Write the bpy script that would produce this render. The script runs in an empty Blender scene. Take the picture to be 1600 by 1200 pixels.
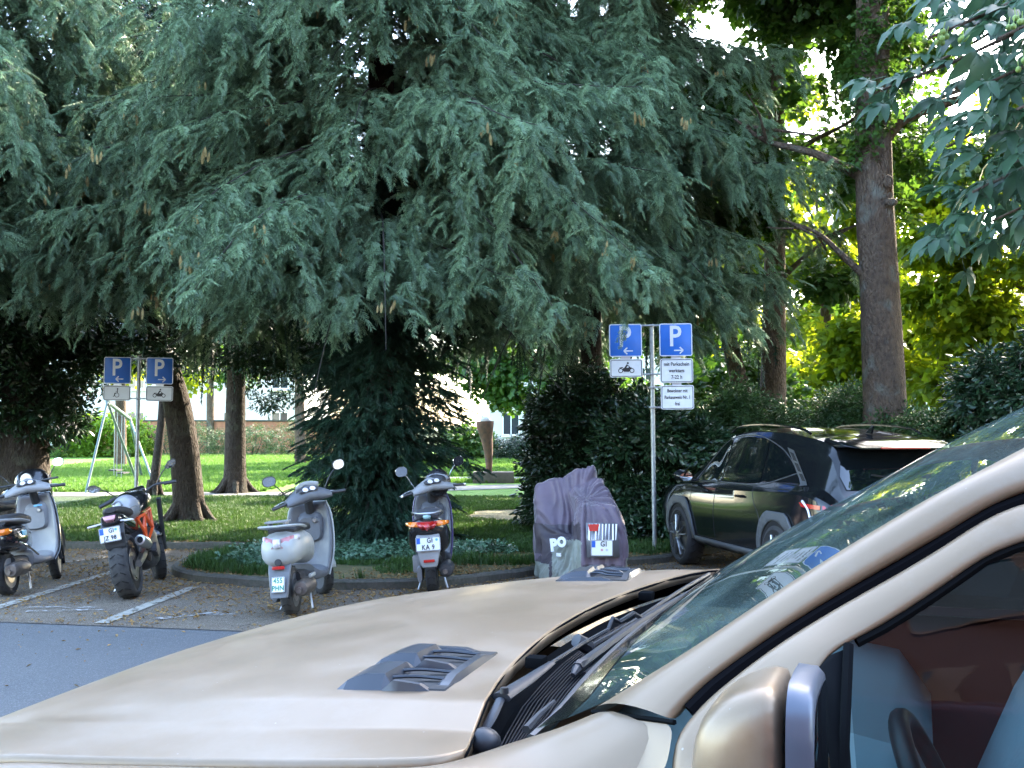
import bpy, bmesh, math, random, os
import numpy as np
from mathutils import Vector, Matrix, Euler, noise
random.seed(7); RNG = np.random.default_rng(11)
R = math.radians; PI = math.pi
SC = bpy.context.scene; COL = SC.collection

# ---------------------------------------------------------------- camera
FPX = 1800.0; CAMH = 1.68; PITCH = math.atan(65.0 / FPX)
cam_d = bpy.data.cameras.new('camera'); cam = bpy.data.objects.new('camera', cam_d); COL.objects.link(cam)
cam_d.sensor_width = 36.0; cam_d.lens = 36.0 * FPX / 1600.0
cam.location = (0, 0, CAMH); cam.rotation_euler = (PI / 2 + PITCH, 0, 0)
cam_d.clip_start = 0.05; cam_d.clip_end = 900
SC.camera = cam
# ---------------------------------------------------------------- light
SUN_AZ = R(38.0)     # from +Y towards +X
SUN_EL = R(33.0)
world = bpy.data.worlds.new('World'); SC.world = world; world.use_nodes = True
wn = world.node_tree.nodes; wl = world.node_tree.links; wn.clear()
sky = wn.new('ShaderNodeTexSky'); sky.sky_type = 'NISHITA'; sky.sun_disc = False
sky.sun_elevation = SUN_EL; sky.sun_rotation = SUN_AZ; sky.air_density = 1.0; sky.dust_density = 1.4; sky.ozone_density = 0.6
bg = wn.new('ShaderNodeBackground'); bg.inputs['Strength'].default_value = 0.15
wo = wn.new('ShaderNodeOutputWorld'); wl.new(sky.outputs[0], bg.inputs[0]); wl.new(bg.outputs[0], wo.inputs[0])
sun_d = bpy.data.lights.new('sun', 'SUN'); sun_d.energy = 2.4; sun_d.angle = R(0.55); sun_d.color = (1.0, 0.88, 0.68)
sun = bpy.data.objects.new('sun', sun_d); COL.objects.link(sun)
sdir = Vector((math.sin(SUN_AZ) * math.cos(SUN_EL), math.cos(SUN_AZ) * math.cos(SUN_EL), math.sin(SUN_EL)))
sun.rotation_euler = sdir.to_track_quat('Z', 'Y').to_euler(); sun.location = (20, 20, 30)
SC.view_settings.view_transform = 'Standard'; SC.view_settings.look = 'None'
SC.view_settings.exposure = 3.92; SC.view_settings.gamma = 1.0; SC.view_settings.use_curve_mapping = False
SC.cycles.max_bounces = 7; SC.cycles.diffuse_bounces = 3; SC.cycles.glossy_bounces = 3; SC.cycles.transmission_bounces = 4
SC.cycles.transparent_max_bounces = 10; SC.cycles.use_adaptive_sampling = True; SC.cycles.adaptive_threshold = 0.02
SC.cycles.use_denoising = True; SC.cycles.sample_clamp_indirect = 6.0
SC.cycles.caustics_reflective = False; SC.cycles.caustics_refractive = False

# ---------------------------------------------------------------- measuring helpers (photo pixel of the 1600x1200 picture -> place)
CP, SP = math.cos(PITCH), math.sin(PITCH)
def ray(px, py):
    x = (px - 800) / FPX; u = -(py - 600) / FPX
    return Vector((x, CP - u * SP, SP + u * CP))
def at(px, py, Y):
    d = ray(px, py); t = Y / d.y
    return Vector((d.x * t, Y, CAMH + d.z * t))
def gnd(px, py, z=0.0):
    d = ray(px, py); t = (z - CAMH) / d.z
    return Vector((d.x * t, d.y * t, z))

# ---------------------------------------------------------------- materials
MATS = {}
def mat(name, col, rough=0.6, metal=0.0, spec=0.5, coat=0.0, coat_rough=0.05, noise_amt=0.0, noise_scale=8.0, bump=0.0,
        bump_scale=40.0, bump_dist=0.01, emit=None, col2=None, sheen=0.0, detail=6.0, aniso=None, rough_var=0.0):
    if name in MATS: return MATS[name]
    m = bpy.data.materials.new(name); m.use_nodes = True; nt = m.node_tree; n = nt.nodes; l = nt.links
    b = n['Principled BSDF']; b.inputs['Base Color'].default_value = (*col, 1); b.inputs['Roughness'].default_value = rough
    b.inputs['Metallic'].default_value = metal; b.inputs['Specular IOR Level'].default_value = spec
    b.inputs['Coat Weight'].default_value = coat; b.inputs['Coat Roughness'].default_value = coat_rough
    if sheen: b.inputs['Sheen Weight'].default_value = sheen
    if emit: b.inputs['Emission Color'].default_value = (*emit[:3], 1); b.inputs['Emission Strength'].default_value = emit[3]
    if noise_amt or col2 or bump or rough_var:
        tc = n.new('ShaderNodeTexCoord')
    if noise_amt or col2:
        nz = n.new('ShaderNodeTexNoise'); nz.inputs['Scale'].default_value = noise_scale; nz.inputs['Detail'].default_value = detail
        l.new(tc.outputs['Object'], nz.inputs['Vector'])
        mx = n.new('ShaderNodeMix'); mx.data_type = 'RGBA'
        c2 = col2 if col2 else tuple(c * (1 - noise_amt) for c in col)
        mx.inputs[6].default_value = (*col, 1); mx.inputs[7].default_value = (*c2, 1)
        cr = n.new('ShaderNodeMapRange'); cr.inputs[1].default_value = 0.35; cr.inputs[2].default_value = 0.65
        l.new(nz.outputs[0], cr.inputs[0]); l.new(cr.outputs[0], mx.inputs[0]); l.new(mx.outputs[2], b.inputs['Base Color'])
    if rough_var:
        n3 = n.new('ShaderNodeTexNoise'); n3.inputs['Scale'].default_value = 7; n3.inputs['Detail'].default_value = 7; l.new(tc.outputs['Object'], n3.inputs['Vector'])
        mr = n.new('ShaderNodeMapRange'); mr.inputs[1].default_value = .3; mr.inputs[2].default_value = .7
        mr.inputs[3].default_value = max(0.0, rough - rough_var); mr.inputs[4].default_value = min(1, rough + rough_var)
        l.new(n3.outputs[0], mr.inputs[0]); l.new(mr.outputs[0], b.inputs['Roughness'])
    if bump:
        n2 = n.new('ShaderNodeTexNoise'); n2.inputs['Scale'].default_value = bump_scale; n2.inputs['Detail'].default_value = 8
        l.new(tc.outputs['Object'], n2.inputs['Vector'])
        bp = n.new('ShaderNodeBump'); bp.inputs['Strength'].default_value = bump; bp.inputs['Distance'].default_value = bump_dist
        l.new(n2.outputs[0], bp.inputs['Height']); l.new(bp.outputs[0], b.inputs['Normal'])
    MATS[name] = m; return m

def glass_mat(name, tint, refl=1.0, rough=0.0, ior=1.5, alpha=1.0, dark=None):
    """thin pane: tinted see-through plus a fresnel reflection"""
    if name in MATS: return MATS[name]
    m = bpy.data.materials.new(name); m.use_nodes = True; nt = m.node_tree; n = nt.nodes; l = nt.links; n.clear()
    o = n.new('ShaderNodeOutputMaterial'); t = n.new('ShaderNodeBsdfTransparent'); t.inputs[0].default_value = (*tint, 1)
    g = n.new('ShaderNodeBsdfGlossy'); g.inputs['Roughness'].default_value = rough; g.inputs[0].default_value = (refl, refl, refl, 1)
    fr = n.new('ShaderNodeFresnel'); fr.inputs[0].default_value = ior; mx = n.new('ShaderNodeMixShader')
    l.new(fr.outputs[0], mx.inputs[0]); l.new(t.outputs[0], mx.inputs[1]); l.new(g.outputs[0], mx.inputs[2]); l.new(mx.outputs[0], o.inputs[0])
    if dark:
        df = n.new('ShaderNodeBsdfDiffuse'); df.inputs[0].default_value = (*dark[:3], 1); m3 = n.new('ShaderNodeMixShader'); tc = n.new('ShaderNodeTexCoord'); q = n.new('ShaderNodeTexNoise'); q.inputs['Scale'].default_value = 6; q.inputs['Detail'].default_value = 9
        l.new(tc.outputs['Object'], q.inputs['Vector']); r = n.new('ShaderNodeMapRange'); r.inputs[1].default_value = .3; r.inputs[2].default_value = .8; r.inputs[3].default_value = dark[3] * .4; r.inputs[4].default_value = dark[3] * 1.8; l.new(q.outputs[0], r.inputs[0])
        l.new(r.outputs[0], m3.inputs[0]); l.new(mx.outputs[0], m3.inputs[1]); l.new(df.outputs[0], m3.inputs[2]); l.new(m3.outputs[0], o.inputs[0])
    MATS[name] = m; return m

def leaf_mat(name, cols, trans=0.5, rough=0.45, tcol=None, spec=0.4, attr=None):
    """leaf material: colour differs from sprig to sprig (instance random) and leaf to leaf (attribute); light passes through"""
    m = bpy.data.materials.new(name); m.use_nodes = True; nt = m.node_tree; n = nt.nodes; l = nt.links
    b = n['Principled BSDF']; out = [x for x in n if x.type == 'OUTPUT_MATERIAL'][0]
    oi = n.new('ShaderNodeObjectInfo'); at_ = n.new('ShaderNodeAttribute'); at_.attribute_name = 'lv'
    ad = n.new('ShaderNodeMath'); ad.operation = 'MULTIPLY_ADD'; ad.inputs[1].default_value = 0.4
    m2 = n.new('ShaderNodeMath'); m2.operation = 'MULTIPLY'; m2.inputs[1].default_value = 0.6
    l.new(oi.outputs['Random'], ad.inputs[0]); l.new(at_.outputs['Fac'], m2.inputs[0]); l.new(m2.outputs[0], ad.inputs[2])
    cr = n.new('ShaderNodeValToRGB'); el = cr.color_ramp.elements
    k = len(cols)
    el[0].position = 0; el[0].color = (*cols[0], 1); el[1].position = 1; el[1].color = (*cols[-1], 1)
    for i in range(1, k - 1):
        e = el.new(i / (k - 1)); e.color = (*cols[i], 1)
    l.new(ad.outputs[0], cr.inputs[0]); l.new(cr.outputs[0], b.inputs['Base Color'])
    b.inputs['Roughness'].default_value = rough; b.inputs['Specular IOR Level'].default_value = spec
    if trans > 0:
        tr = n.new('ShaderNodeBsdfTranslucent'); mix = n.new('ShaderNodeMixShader'); mix.inputs[0].default_value = trans
        if tcol:
            mc = n.new('ShaderNodeMix'); mc.data_type = 'RGBA'; mc.blend_type = 'MULTIPLY'; mc.inputs[0].default_value = 1.0
            l.new(cr.outputs[0], mc.inputs[6]); mc.inputs[7].default_value = (*tcol, 1); l.new(mc.outputs[2], tr.inputs[0])
        else: l.new(cr.outputs[0], tr.inputs[0])
        l.new(b.outputs[0], mix.inputs[1]); l.new(tr.outputs[0], mix.inputs[2]); l.new(mix.outputs[0], out.inputs[0])
    MATS[name] = m; return m

# ---------------------------------------------------------------- mesh builder
def crom(pts, n):
    """Catmull-Rom through pts, n samples per span"""
    P = [Vector(p) for p in pts]
    if len(P) < 3: return [P[0].lerp(P[-1], i / n) for i in range(n + 1)]
    P = [P[0] * 2 - P[1]] + P + [P[-1] * 2 - P[-2]]; out = []
    for i in range(1, len(P) - 2):
        for k in range(n):
            t = k / n; a, b, c, d = P[i - 1], P[i], P[i + 1], P[i + 2]
            out.append(0.5 * ((2 * b) + (c - a) * t + (2 * a - 5 * b + 4 * c - d) * t * t + (3 * b - a - 3 * c + d) * t ** 3))
    out.append(P[-2]); return out

class MB:
    def __init__(s): s.v = []; s.f = []; s.m = []
    def add(s, vs, fs, M=None):
        o = len(s.v)
        for v in vs:
            v = Vector(v); s.v.append(M @ v if M else v)
        s.f += [tuple(i + o for i in f) for f in fs]; return s
    def box(s, c, size, M=None, bev=0.0, taper=(1, 1)):
        x, y, z = (a / 2 for a in size); cx, cy, cz = c
        if bev <= 0:
            tx, ty = taper
            vs = [(cx - x, cy - y, cz - z), (cx + x, cy - y, cz - z), (cx + x, cy + y, cz - z), (cx - x, cy + y, cz - z),
                  (cx - x * tx, cy - y * ty, cz + z), (cx + x * tx, cy - y * ty, cz + z), (cx + x * tx, cy + y * ty, cz + z), (cx - x * tx, cy + y * ty, cz + z)]
            return s.add(vs, [(0, 3, 2, 1), (4, 5, 6, 7), (0, 1, 5, 4), (1, 2, 6, 5), (2, 3, 7, 6), (3, 0, 4, 7)], M)
        bm = bmesh.new(); bmesh.ops.create_cube(bm, size=1.0)
        for v in bm.verts:
            tp = taper if v.co.z > 0 else (1, 1)
            v.co = Vector((v.co.x * 2 * x * tp[0] + cx, v.co.y * 2 * y * tp[1] + cy, v.co.z * 2 * z + cz))
        bmesh.ops.bevel(bm, geom=bm.edges[:], offset=min(bev, x * .95, y * .95, z * .95), segments=2, affect='EDGES', profile=0.6)
        bm.verts.index_update(); s.add([v.co for v in bm.verts], [[v.index for v in f.verts] for f in bm.faces], M); bm.free(); return s
    def tube(s, pts, rad, seg=8, cap=True, smooth=0, flat=None, M=None, up=(0, 0, 1)):
        P = crom(pts, smooth) if smooth and len(pts) > 2 else [Vector(p) for p in pts]
        if isinstance(rad, (int, float)): rr = [rad] * len(P)
        else:
            k = len(rad); rr = []
            for i in range(len(P)):
                t = i / (len(P) - 1) * (k - 1); j = min(int(t), k - 2) if k > 1 else 0
                rr.append(rad[j] + (rad[j + 1] - rad[j]) * (t - j))
        vs = []; fs = []; upv = Vector(up); prev = None
        for i, p in enumerate(P):
            d = (P[min(i + 1, len(P) - 1)] - P[max(i - 1, 0)]).normalized()
            if prev is None:
                a = d.cross(upv)
                if a.length < 0.1: a = d.cross(Vector((1, 0, 0)))
            else: a = prev - d * prev.dot(d)
            a.normalize(); prev = a; b = a.cross(d)
            for k in range(seg):
                t = 2 * PI * k / seg
                vs.append(p + (a * math.cos(t) + b * math.sin(t) * (flat or 1.0)) * rr[i])
        for i in range(len(P) - 1):
            for k in range(seg):
                k2 = (k + 1) % seg; fs.append((i * seg + k, i * seg + k2, (i + 1) * seg + k2, (i + 1) * seg + k))
        if cap: fs.append(tuple(range(seg))[::-1]); fs.append(tuple((len(P) - 1) * seg + k for k in range(seg)))
        return s.add(vs, fs, M)
    def lathe(s, prof, seg=24, M=None, axis='z', close=False):
        vs = []; fs = []; n = len(prof)
        for k in range(seg):
            t = 2 * PI * k / seg; c, sn = math.cos(t), math.sin(t)
            for r, h in prof:
                vs.append((r * c, r * sn, h) if axis == 'z' else ((r * c, h, r * sn) if axis == 'y' else (h, r * c, r * sn)))
        for k in range(seg):
            k2 = (k + 1) % seg
            for i in range(n if close else n - 1):
                j = (i + 1) % n; fs.append((k * n + i, k2 * n + i, k2 * n + j, k * n + j))
        if not close:
            for e in (0, n - 1):
                if prof[e][0] > 1e-5: fs.append(tuple(k * n + e for k in range(seg)) if e else tuple(k * n + e for k in range(seg))[::-1])
        return s.add(vs, fs, M)
    def loft(s, secs, close=False, cap=True, M=None):
        """secs: list of sections, each a list of points of the same count; close = sections are closed loops"""
        n = len(secs[0]); vs = [p for q in secs for p in q]; fs = []
        for i in range(len(secs) - 1):
            for k in range(n if close else n - 1):
                k2 = (k + 1) % n; fs.append((i * n + k, i * n + k2, (i + 1) * n + k2, (i + 1) * n + k))
        if close and cap: fs.append(tuple(range(n))[::-1]); fs.append(tuple((len(secs) - 1) * n + k for k in range(n)))
        return s.add(vs, fs, M)
    def prism(s, poly, h0, h1, M=None, axis='z', bev=0.0):
        """poly (a,b) list extruded along axis from h0 to h1: z->(a,b,h) y->(a,h,b) x->(h,a,b)"""
        def mk(a, b, h): return (a, b, h) if axis == 'z' else ((a, h, b) if axis == 'y' else (h, a, b))
        n = len(poly)
        if bev > 0:
            cx = sum(p[0] for p in poly) / n; cy = sum(p[1] for p in poly) / n; rings = []
            m = max(max(abs(p[0] - cx), abs(p[1] - cy)) for p in poly); k = 1 - bev / m
            sg = 1 if h1 > h0 else -1
            for h, q in ((h0, k), (h0 + sg * bev, 1), (h1 - sg * bev, 1), (h1, k)):
                rings.append([mk(cx + (p[0] - cx) * q, cy + (p[1] - cy) * q, h) for p in poly])
            return s.loft(rings, close=True, M=M)
        return s.loft([[mk(a, b, h0) for a, b in poly], [mk(a, b, h1) for a, b in poly]], close=True, M=M)
    def ell(s, c, r, seg=16, rings=10, M=None, zmin=-1.0, zmax=1.0):
        prof = []
        for i in range(rings + 1):
            z = zmin + (zmax - zmin) * i / rings
            a = math.asin(max(-1, min(1, zmin))) + (math.asin(max(-1, min(1, zmax))) - math.asin(max(-1, min(1, zmin)))) * i / rings
            prof.append((math.cos(a), math.sin(a)))
        vs = []; fs = []; n = len(prof)
        for k in range(seg):
            t = 2 * PI * k / seg
            for q, h in prof: vs.append((c[0] + r[0] * q * math.cos(t), c[1] + r[1] * q * math.sin(t), c[2] + r[2] * h))
        for k in range(seg):
            k2 = (k + 1) % seg
            for i in range(n - 1): fs.append((k * n + i, k2 * n + i, k2 * n + i + 1, k * n + i + 1))
        return s.add(vs, fs, M)
    def mesh(s, name, m=None, smooth=True, angle=40, merge=True):
        me = bpy.data.meshes.new(name); me.from_pydata([tuple(v) for v in s.v], [], s.f)
        if merge:
            bm = bmesh.new(); bm.from_mesh(me); bmesh.ops.remove_doubles(bm, verts=bm.verts, dist=1e-5)
            bmesh.ops.recalc_face_normals(bm, faces=bm.faces); bm.to_mesh(me); bm.free()
        if smooth: me.shade_smooth(); me.set_sharp_from_angle(angle=R(angle))
        if m: me.materials.append(m)
        return me
    def build(s, name, m=None, parent=None, smooth=True, angle=40, loc=None, sub=0, solid=0.0, merge=True, bevel=0.0, label=None):
        o = bpy.data.objects.new(name, s.mesh(name, m, smooth, angle, merge)); COL.objects.link(o)
        if parent: o.parent = parent
        if loc: o.location = loc
        if sub:
            md = o.modifiers.new('sub', 'SUBSURF'); md.levels = sub; md.render_levels = sub
        if solid:
            md = o.modifiers.new('solid', 'SOLIDIFY'); md.thickness = solid; md.offset = -1
        if bevel:
            md = o.modifiers.new('bev', 'BEVEL'); md.width = bevel; md.segments = 2; md.limit_method = 'ANGLE'; md.angle_limit = R(35)
        if label: o['label'] = label
        return o

def tag(o, label=None, cat=None, group=None, kind=None):
    if label: o['label'] = label
    if cat: o['category'] = cat
    if group: o['group'] = group
    if kind: o['kind'] = kind
    return o
def empty(name, loc, rot=(0, 0, 0), label=None, cat=None, group=None):
    o = bpy.data.objects.new(name, None); COL.objects.link(o); o.location = loc; o.rotation_euler = rot; o.empty_display_size = .2
    return tag(o, label, cat, group)
def copy_tree(o, parent=None):
    c = o.copy(); COL.objects.link(c); c.parent = parent
    for ch in list(o.children): copy_tree(ch, c)
    return c
def mirror_pt(p): return (p[0], -p[1], p[2])

def text_obj(name, txt, size, m, parent, M, squeeze=1.0, bold=0.0, depth=0.0012, label=None, spacing=1.0):
    cu = bpy.data.curves.new(name, 'FONT'); cu.body = txt; cu.size = size; cu.align_x = 'CENTER'; cu.align_y = 'CENTER'
    cu.extrude = depth / 2; cu.offset = bold; cu.space_character = spacing; cu.resolution_u = 3
    t = bpy.data.objects.new(name + '_tmp', cu); COL.objects.link(t)
    dg = bpy.context.evaluated_depsgraph_get(); me = bpy.data.meshes.new_from_object(t.evaluated_get(dg))
    bpy.data.objects.remove(t); bpy.data.curves.remove(cu)
    me.transform(Matrix.Diagonal((squeeze, 1, 1, 1))); me.transform(M); me.materials.clear(); me.materials.append(m)
    o = bpy.data.objects.new(name, me); COL.objects.link(o); o.parent = parent
    if label: o['label'] = label
    return o
# text lies in XY facing +Z ; this turns it to face -Y (towards the camera), reading left to right
FACE = Matrix.Rotation(PI / 2, 4, 'X')

# ---------------------------------------------------------------- scattering of sprigs (geometry nodes, for foliage and grass only)
PROTO = {}
def proto_obj(name, mesh):
    o = bpy.data.objects.new(name, mesh); PROTO[name] = o; return o      # never linked to the scene: only its mesh is used
def scatter(name, pts, rots, scales, protos, parent=None, pick=None):
    """one object whose sprigs are placed at pts (N,3) with euler rots (N,3) and scales (N,)"""
    N = len(pts); me = bpy.data.meshes.new(name); me.vertices.add(N)
    me.vertices.foreach_set('co', np.asarray(pts, dtype=np.float32).ravel())
    a = me.attributes.new('rot', 'FLOAT_VECTOR', 'POINT'); a.data.foreach_set('vector', np.asarray(rots, dtype=np.float32).ravel())
    a = me.attributes.new('scl', 'FLOAT', 'POINT'); a.data.foreach_set('value', np.asarray(scales, dtype=np.float32).ravel())
    idx = np.asarray(pick if pick is not None else RNG.integers(0, len(protos), N), dtype=np.int32)
    a = me.attributes.new('idx', 'INT', 'POINT'); a.data.foreach_set('value', idx)
    for p in protos:
        for m in p.data.materials:
            if m.name not in [x.name for x in me.materials]: me.materials.append(m)
    o = bpy.data.objects.new(name, me); COL.objects.link(o)
    if parent: o.parent = parent
    g = bpy.data.node_groups.new(name + '_nodes', 'GeometryNodeTree'); n = g.nodes; l = g.links
    g.interface.new_socket('Geometry', in_out='INPUT', socket_type='NodeSocketGeometry'); g.interface.new_socket('Geometry', in_out='OUTPUT', socket_type='NodeSocketGeometry')
    gi = n.new('NodeGroupInput'); go = n.new('NodeGroupOutput')
    gti = n.new('GeometryNodeGeometryToInstance')
    for p in reversed(protos):
        oi = n.new('GeometryNodeObjectInfo'); oi.inputs[0].default_value = p; oi.transform_space = 'ORIGINAL'; oi.inputs['As Instance'].default_value = True
        l.new(oi.outputs['Geometry'], gti.inputs[0])
    mv = n.new('GeometryNodeMeshToPoints'); l.new(gi.outputs[0], mv.inputs[0])
    ip = n.new('GeometryNodeInstanceOnPoints'); l.new(mv.outputs[0], ip.inputs['Points']); l.new(gti.outputs[0], ip.inputs['Instance']); ip.inputs['Pick Instance'].default_value = True
    def attr(nm, t):
        q = n.new('GeometryNodeInputNamedAttribute'); q.data_type = t; q.inputs[0].default_value = nm; return q.outputs[0]
    l.new(attr('idx', 'INT'), ip.inputs['Instance Index']); l.new(attr('scl', 'FLOAT'), ip.inputs['Scale'])
    er = n.new('FunctionNodeEulerToRotation'); l.new(attr('rot', 'FLOAT_VECTOR'), er.inputs[0]); l.new(er.outputs[0], ip.inputs['Rotation'])
    l.new(ip.outputs[0], go.inputs[0])
    md = o.modifiers.new('scatter', 'NODES'); md.node_group = g
    return o
# ================================================================ SETTING
def ground_mat(name, c1, c2, c3=None, s1=1.2, s2=60, bump=0.35, bs=250, bd=0.004, rough=0.9, speck=None, crack=False):
    m = bpy.data.materials.new(name); m.use_nodes = True; nt = m.node_tree; n = nt.nodes; l = nt.links; b = n['Principled BSDF']
    tc = n.new('ShaderNodeTexCoord')
    def nz(sc, det=8, ro=.6):
        q = n.new('ShaderNodeTexNoise'); q.inputs['Scale'].default_value = sc; q.inputs['Detail'].default_value = det; q.inputs['Roughness'].default_value = ro
        l.new(tc.outputs['Object'], q.inputs['Vector']); return q.outputs[0]
    def mr(src, a, bb):
        q = n.new('ShaderNodeMapRange'); q.inputs[1].default_value = a; q.inputs[2].default_value = bb; l.new(src, q.inputs[0]); return q.outputs[0]
    def mix(f, A, B):
        q = n.new('ShaderNodeMix'); q.data_type = 'RGBA'; l.new(f, q.inputs[0])
        for i, x in ((6, A), (7, B)):
            if isinstance(x, tuple): q.inputs[i].default_value = (*x, 1)
            else: l.new(x, q.inputs[i])
        return q.outputs[2]
    c = mix(mr(nz(s1), .35, .65), c1, c2)
    c = mix(mr(nz(s2, 4), .3, .75), c, c3 if c3 else tuple(x * .55 for x in c1))
    if speck:
        vo = n.new('ShaderNodeTexVoronoi'); vo.inputs['Scale'].default_value = 160; l.new(tc.outputs['Object'], vo.inputs['Vector'])
        hs = n.new('ShaderNodeSeparateColor'); l.new(vo.outputs['Color'], hs.inputs[0])
        c = mix(mr(hs.outputs[0], .72, .98), c, speck)
    if crack:
        w = n.new('ShaderNodeTexVoronoi'); w.feature = 'DISTANCE_TO_EDGE'; w.inputs['Scale'].default_value = .55
        dm = n.new('ShaderNodeVectorMath'); dm.operation = 'ADD'; q = n.new('ShaderNodeTexNoise'); q.inputs['Scale'].default_value = 2.5
        l.new(tc.outputs['Object'], q.inputs['Vector']); l.new(tc.outputs['Object'], dm.inputs[0]); l.new(q.outputs['Color'], dm.inputs[1]); l.new(dm.outputs[0], w.inputs['Vector'])
        c = mix(mr(w.outputs[0], .006, .0), c, tuple(x * .35 for x in c1))
    l.new(c, b.inputs['Base Color']); b.inputs['Roughness'].default_value = rough; b.inputs['Specular IOR Level'].default_value = .3
    bp = n.new('ShaderNodeBump'); bp.inputs['Strength'].default_value = bump; bp.inputs['Distance'].default_value = bd
    l.new(nz(bs, 3), bp.inputs['Height']); l.new(bp.outputs[0], b.inputs['Normal'])
    MATS[name] = m; return m

def sheet(name, poly, z, m, kind='structure', tri=True):
    bm = bmesh.new(); vs = [bm.verts.new((p[0], p[1], z)) for p in poly]; f = bm.faces.new(vs); f.normal_update()
    if f.normal.z < 0: f.normal_flip()
    bmesh.ops.triangulate(bm, faces=bm.faces[:])
    me = bpy.data.meshes.new(name); bm.to_mesh(me); bm.free(); me.materials.append(m)
    o = bpy.data.objects.new(name, me); COL.objects.link(o); return tag(o, kind=kind)

M_soil = ground_mat('soil_grass', (.035, .075, .018), (.05, .095, .022), (.03, .05, .015), s1=.8, s2=30, bump=.5, bs=60, bd=.02)
M_road = ground_mat('road_asphalt', (.080, .086, .088), (.102, .107, .108), (.058, .062, .066), s1=.45, s2=160, bump=.25, bs=400, bd=.003, rough=.82, speck=(.15, .155, .16), crack=False)
M_bay = ground_mat('bay_asphalt', (.110, .085, .058), (.142, .113, .078), (.064, .050, .035), s1=1.4, s2=70, bump=.5, bs=260, bd=.005, speck=(.25, .235, .21), crack=True)
M_lawn = ground_mat('lawn', (.024, .052, .011), (.036, .068, .015), (.03, .042, .014), s1=.6, s2=25, bump=.6, bs=50, bd=.03)  # turf darkened, part of the tree shade is in this colour
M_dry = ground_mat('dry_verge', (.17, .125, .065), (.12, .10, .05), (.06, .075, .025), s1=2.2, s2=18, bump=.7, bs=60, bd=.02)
M_meadow = ground_mat('meadow', (.10, .20, .026), (.13, .23, .032), (.07, .155, .02), s1=.35, s2=6, bump=.7, bs=14, bd=.08)  # grass brightened, part of the sunlight is in this colour
M_path = ground_mat('path_gravel', (.15, .15, .14), (.19, .185, .17), (.11, .11, .1), s1=2, s2=40)
M_kerb = ground_mat('kerb_stone', (.075, .066, .055), (.115, .10, .085), (.04, .045, .03), s1=5, s2=30, bump=.6, bs=90, bd=.006)
M_paint = mat('road_paint', (.42, .41, .37), rough=.75, col2=(.30, .285, .25), noise_scale=14, bump=.4, bump_scale=160, bump_dist=.003)

def worn_paint(name, lo, hi, col=(.30, .295, .28)):
    m = bpy.data.materials.new(name); m.use_nodes = True; n = m.node_tree.nodes; l = m.node_tree.links; b = n['Principled BSDF']
    o = [x for x in n if x.type == 'OUTPUT_MATERIAL'][0]; b.inputs['Base Color'].default_value = (*col, 1); b.inputs['Roughness'].default_value = .8
    tc = n.new('ShaderNodeTexCoord'); q = n.new('ShaderNodeTexNoise'); q.inputs['Scale'].default_value = 9; q.inputs['Detail'].default_value = 9; q.inputs['Roughness'].default_value = .7
    l.new(tc.outputs['Object'], q.inputs['Vector']); r = n.new('ShaderNodeMapRange'); r.inputs[1].default_value = lo; r.inputs[2].default_value = hi; l.new(q.outputs[0], r.inputs[0])
    t = n.new('ShaderNodeBsdfTransparent'); mx = n.new('ShaderNodeMixShader'); l.new(r.outputs[0], mx.inputs[0]); l.new(t.outputs[0], mx.inputs[1]); l.new(b.outputs[0], mx.inputs[2]); l.new(mx.outputs[0], o.inputs[0])
    return m
M_worn = worn_paint('worn_paint', .47, .58); M_lined = worn_paint('line_paint', .33, .50, (.27, .26, .22))

# far terrain sheet, road and parking bays
sheet('ground', [(-400, -300), (400, -300), (400, 600), (-400, 600)], -.012, M_soil)
sheet('road', [(-70, -40), (70, -40), (70, -5.3), (0, 8.99), (-70, 23.2)], .004, M_road)
sheet('parking_bay', [(-70, 23.27), (0, 9.03), (70, -5.26), (70, 22), (-70, 22)][:5], .0, M_bay)
seam = MB(); seam.add([(-30, 15.11, .006), (8, 7.36, .006), (8, 7.385, .006), (-30, 15.14, .006)], [(0, 1, 2, 3)])
tag(seam.build('road_seam', mat('tar', (.02, .02, .022), rough=.6)), kind='structure')

# lawn outline: along the kerbs
kerb_far = [(-14.0, 16.2), gnd(100, 857), gnd(300, 857.5), gnd(396, 860)]
tip = [gnd(372, 868), gnd(330, 874), gnd(293, 884), gnd(278, 896), gnd(300, 906), gnd(345, 912), gnd(420, 917), gnd(520, 920), gnd(640, 919), gnd(740, 911), gnd(800, 903),
       gnd(862, 893), gnd(940, 886), gnd(1030, 879), gnd(1075, 871), gnd(1150, 858), gnd(1300, 848)]
K = [Vector((p[0], p[1], 0)) for p in kerb_far + tip] + [Vector((14, 18.5, 0)), Vector((30, 19.5, 0))]
Ks = crom(K, 5)
Z_L = .085
lawn_poly = [(p.x, p.y) for p in Ks] + [(60, 22), (60, 26.0), (-60, 26.0), (-60, 16.2)]
sheet('lawn', lawn_poly, Z_L, M_lawn)
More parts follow.
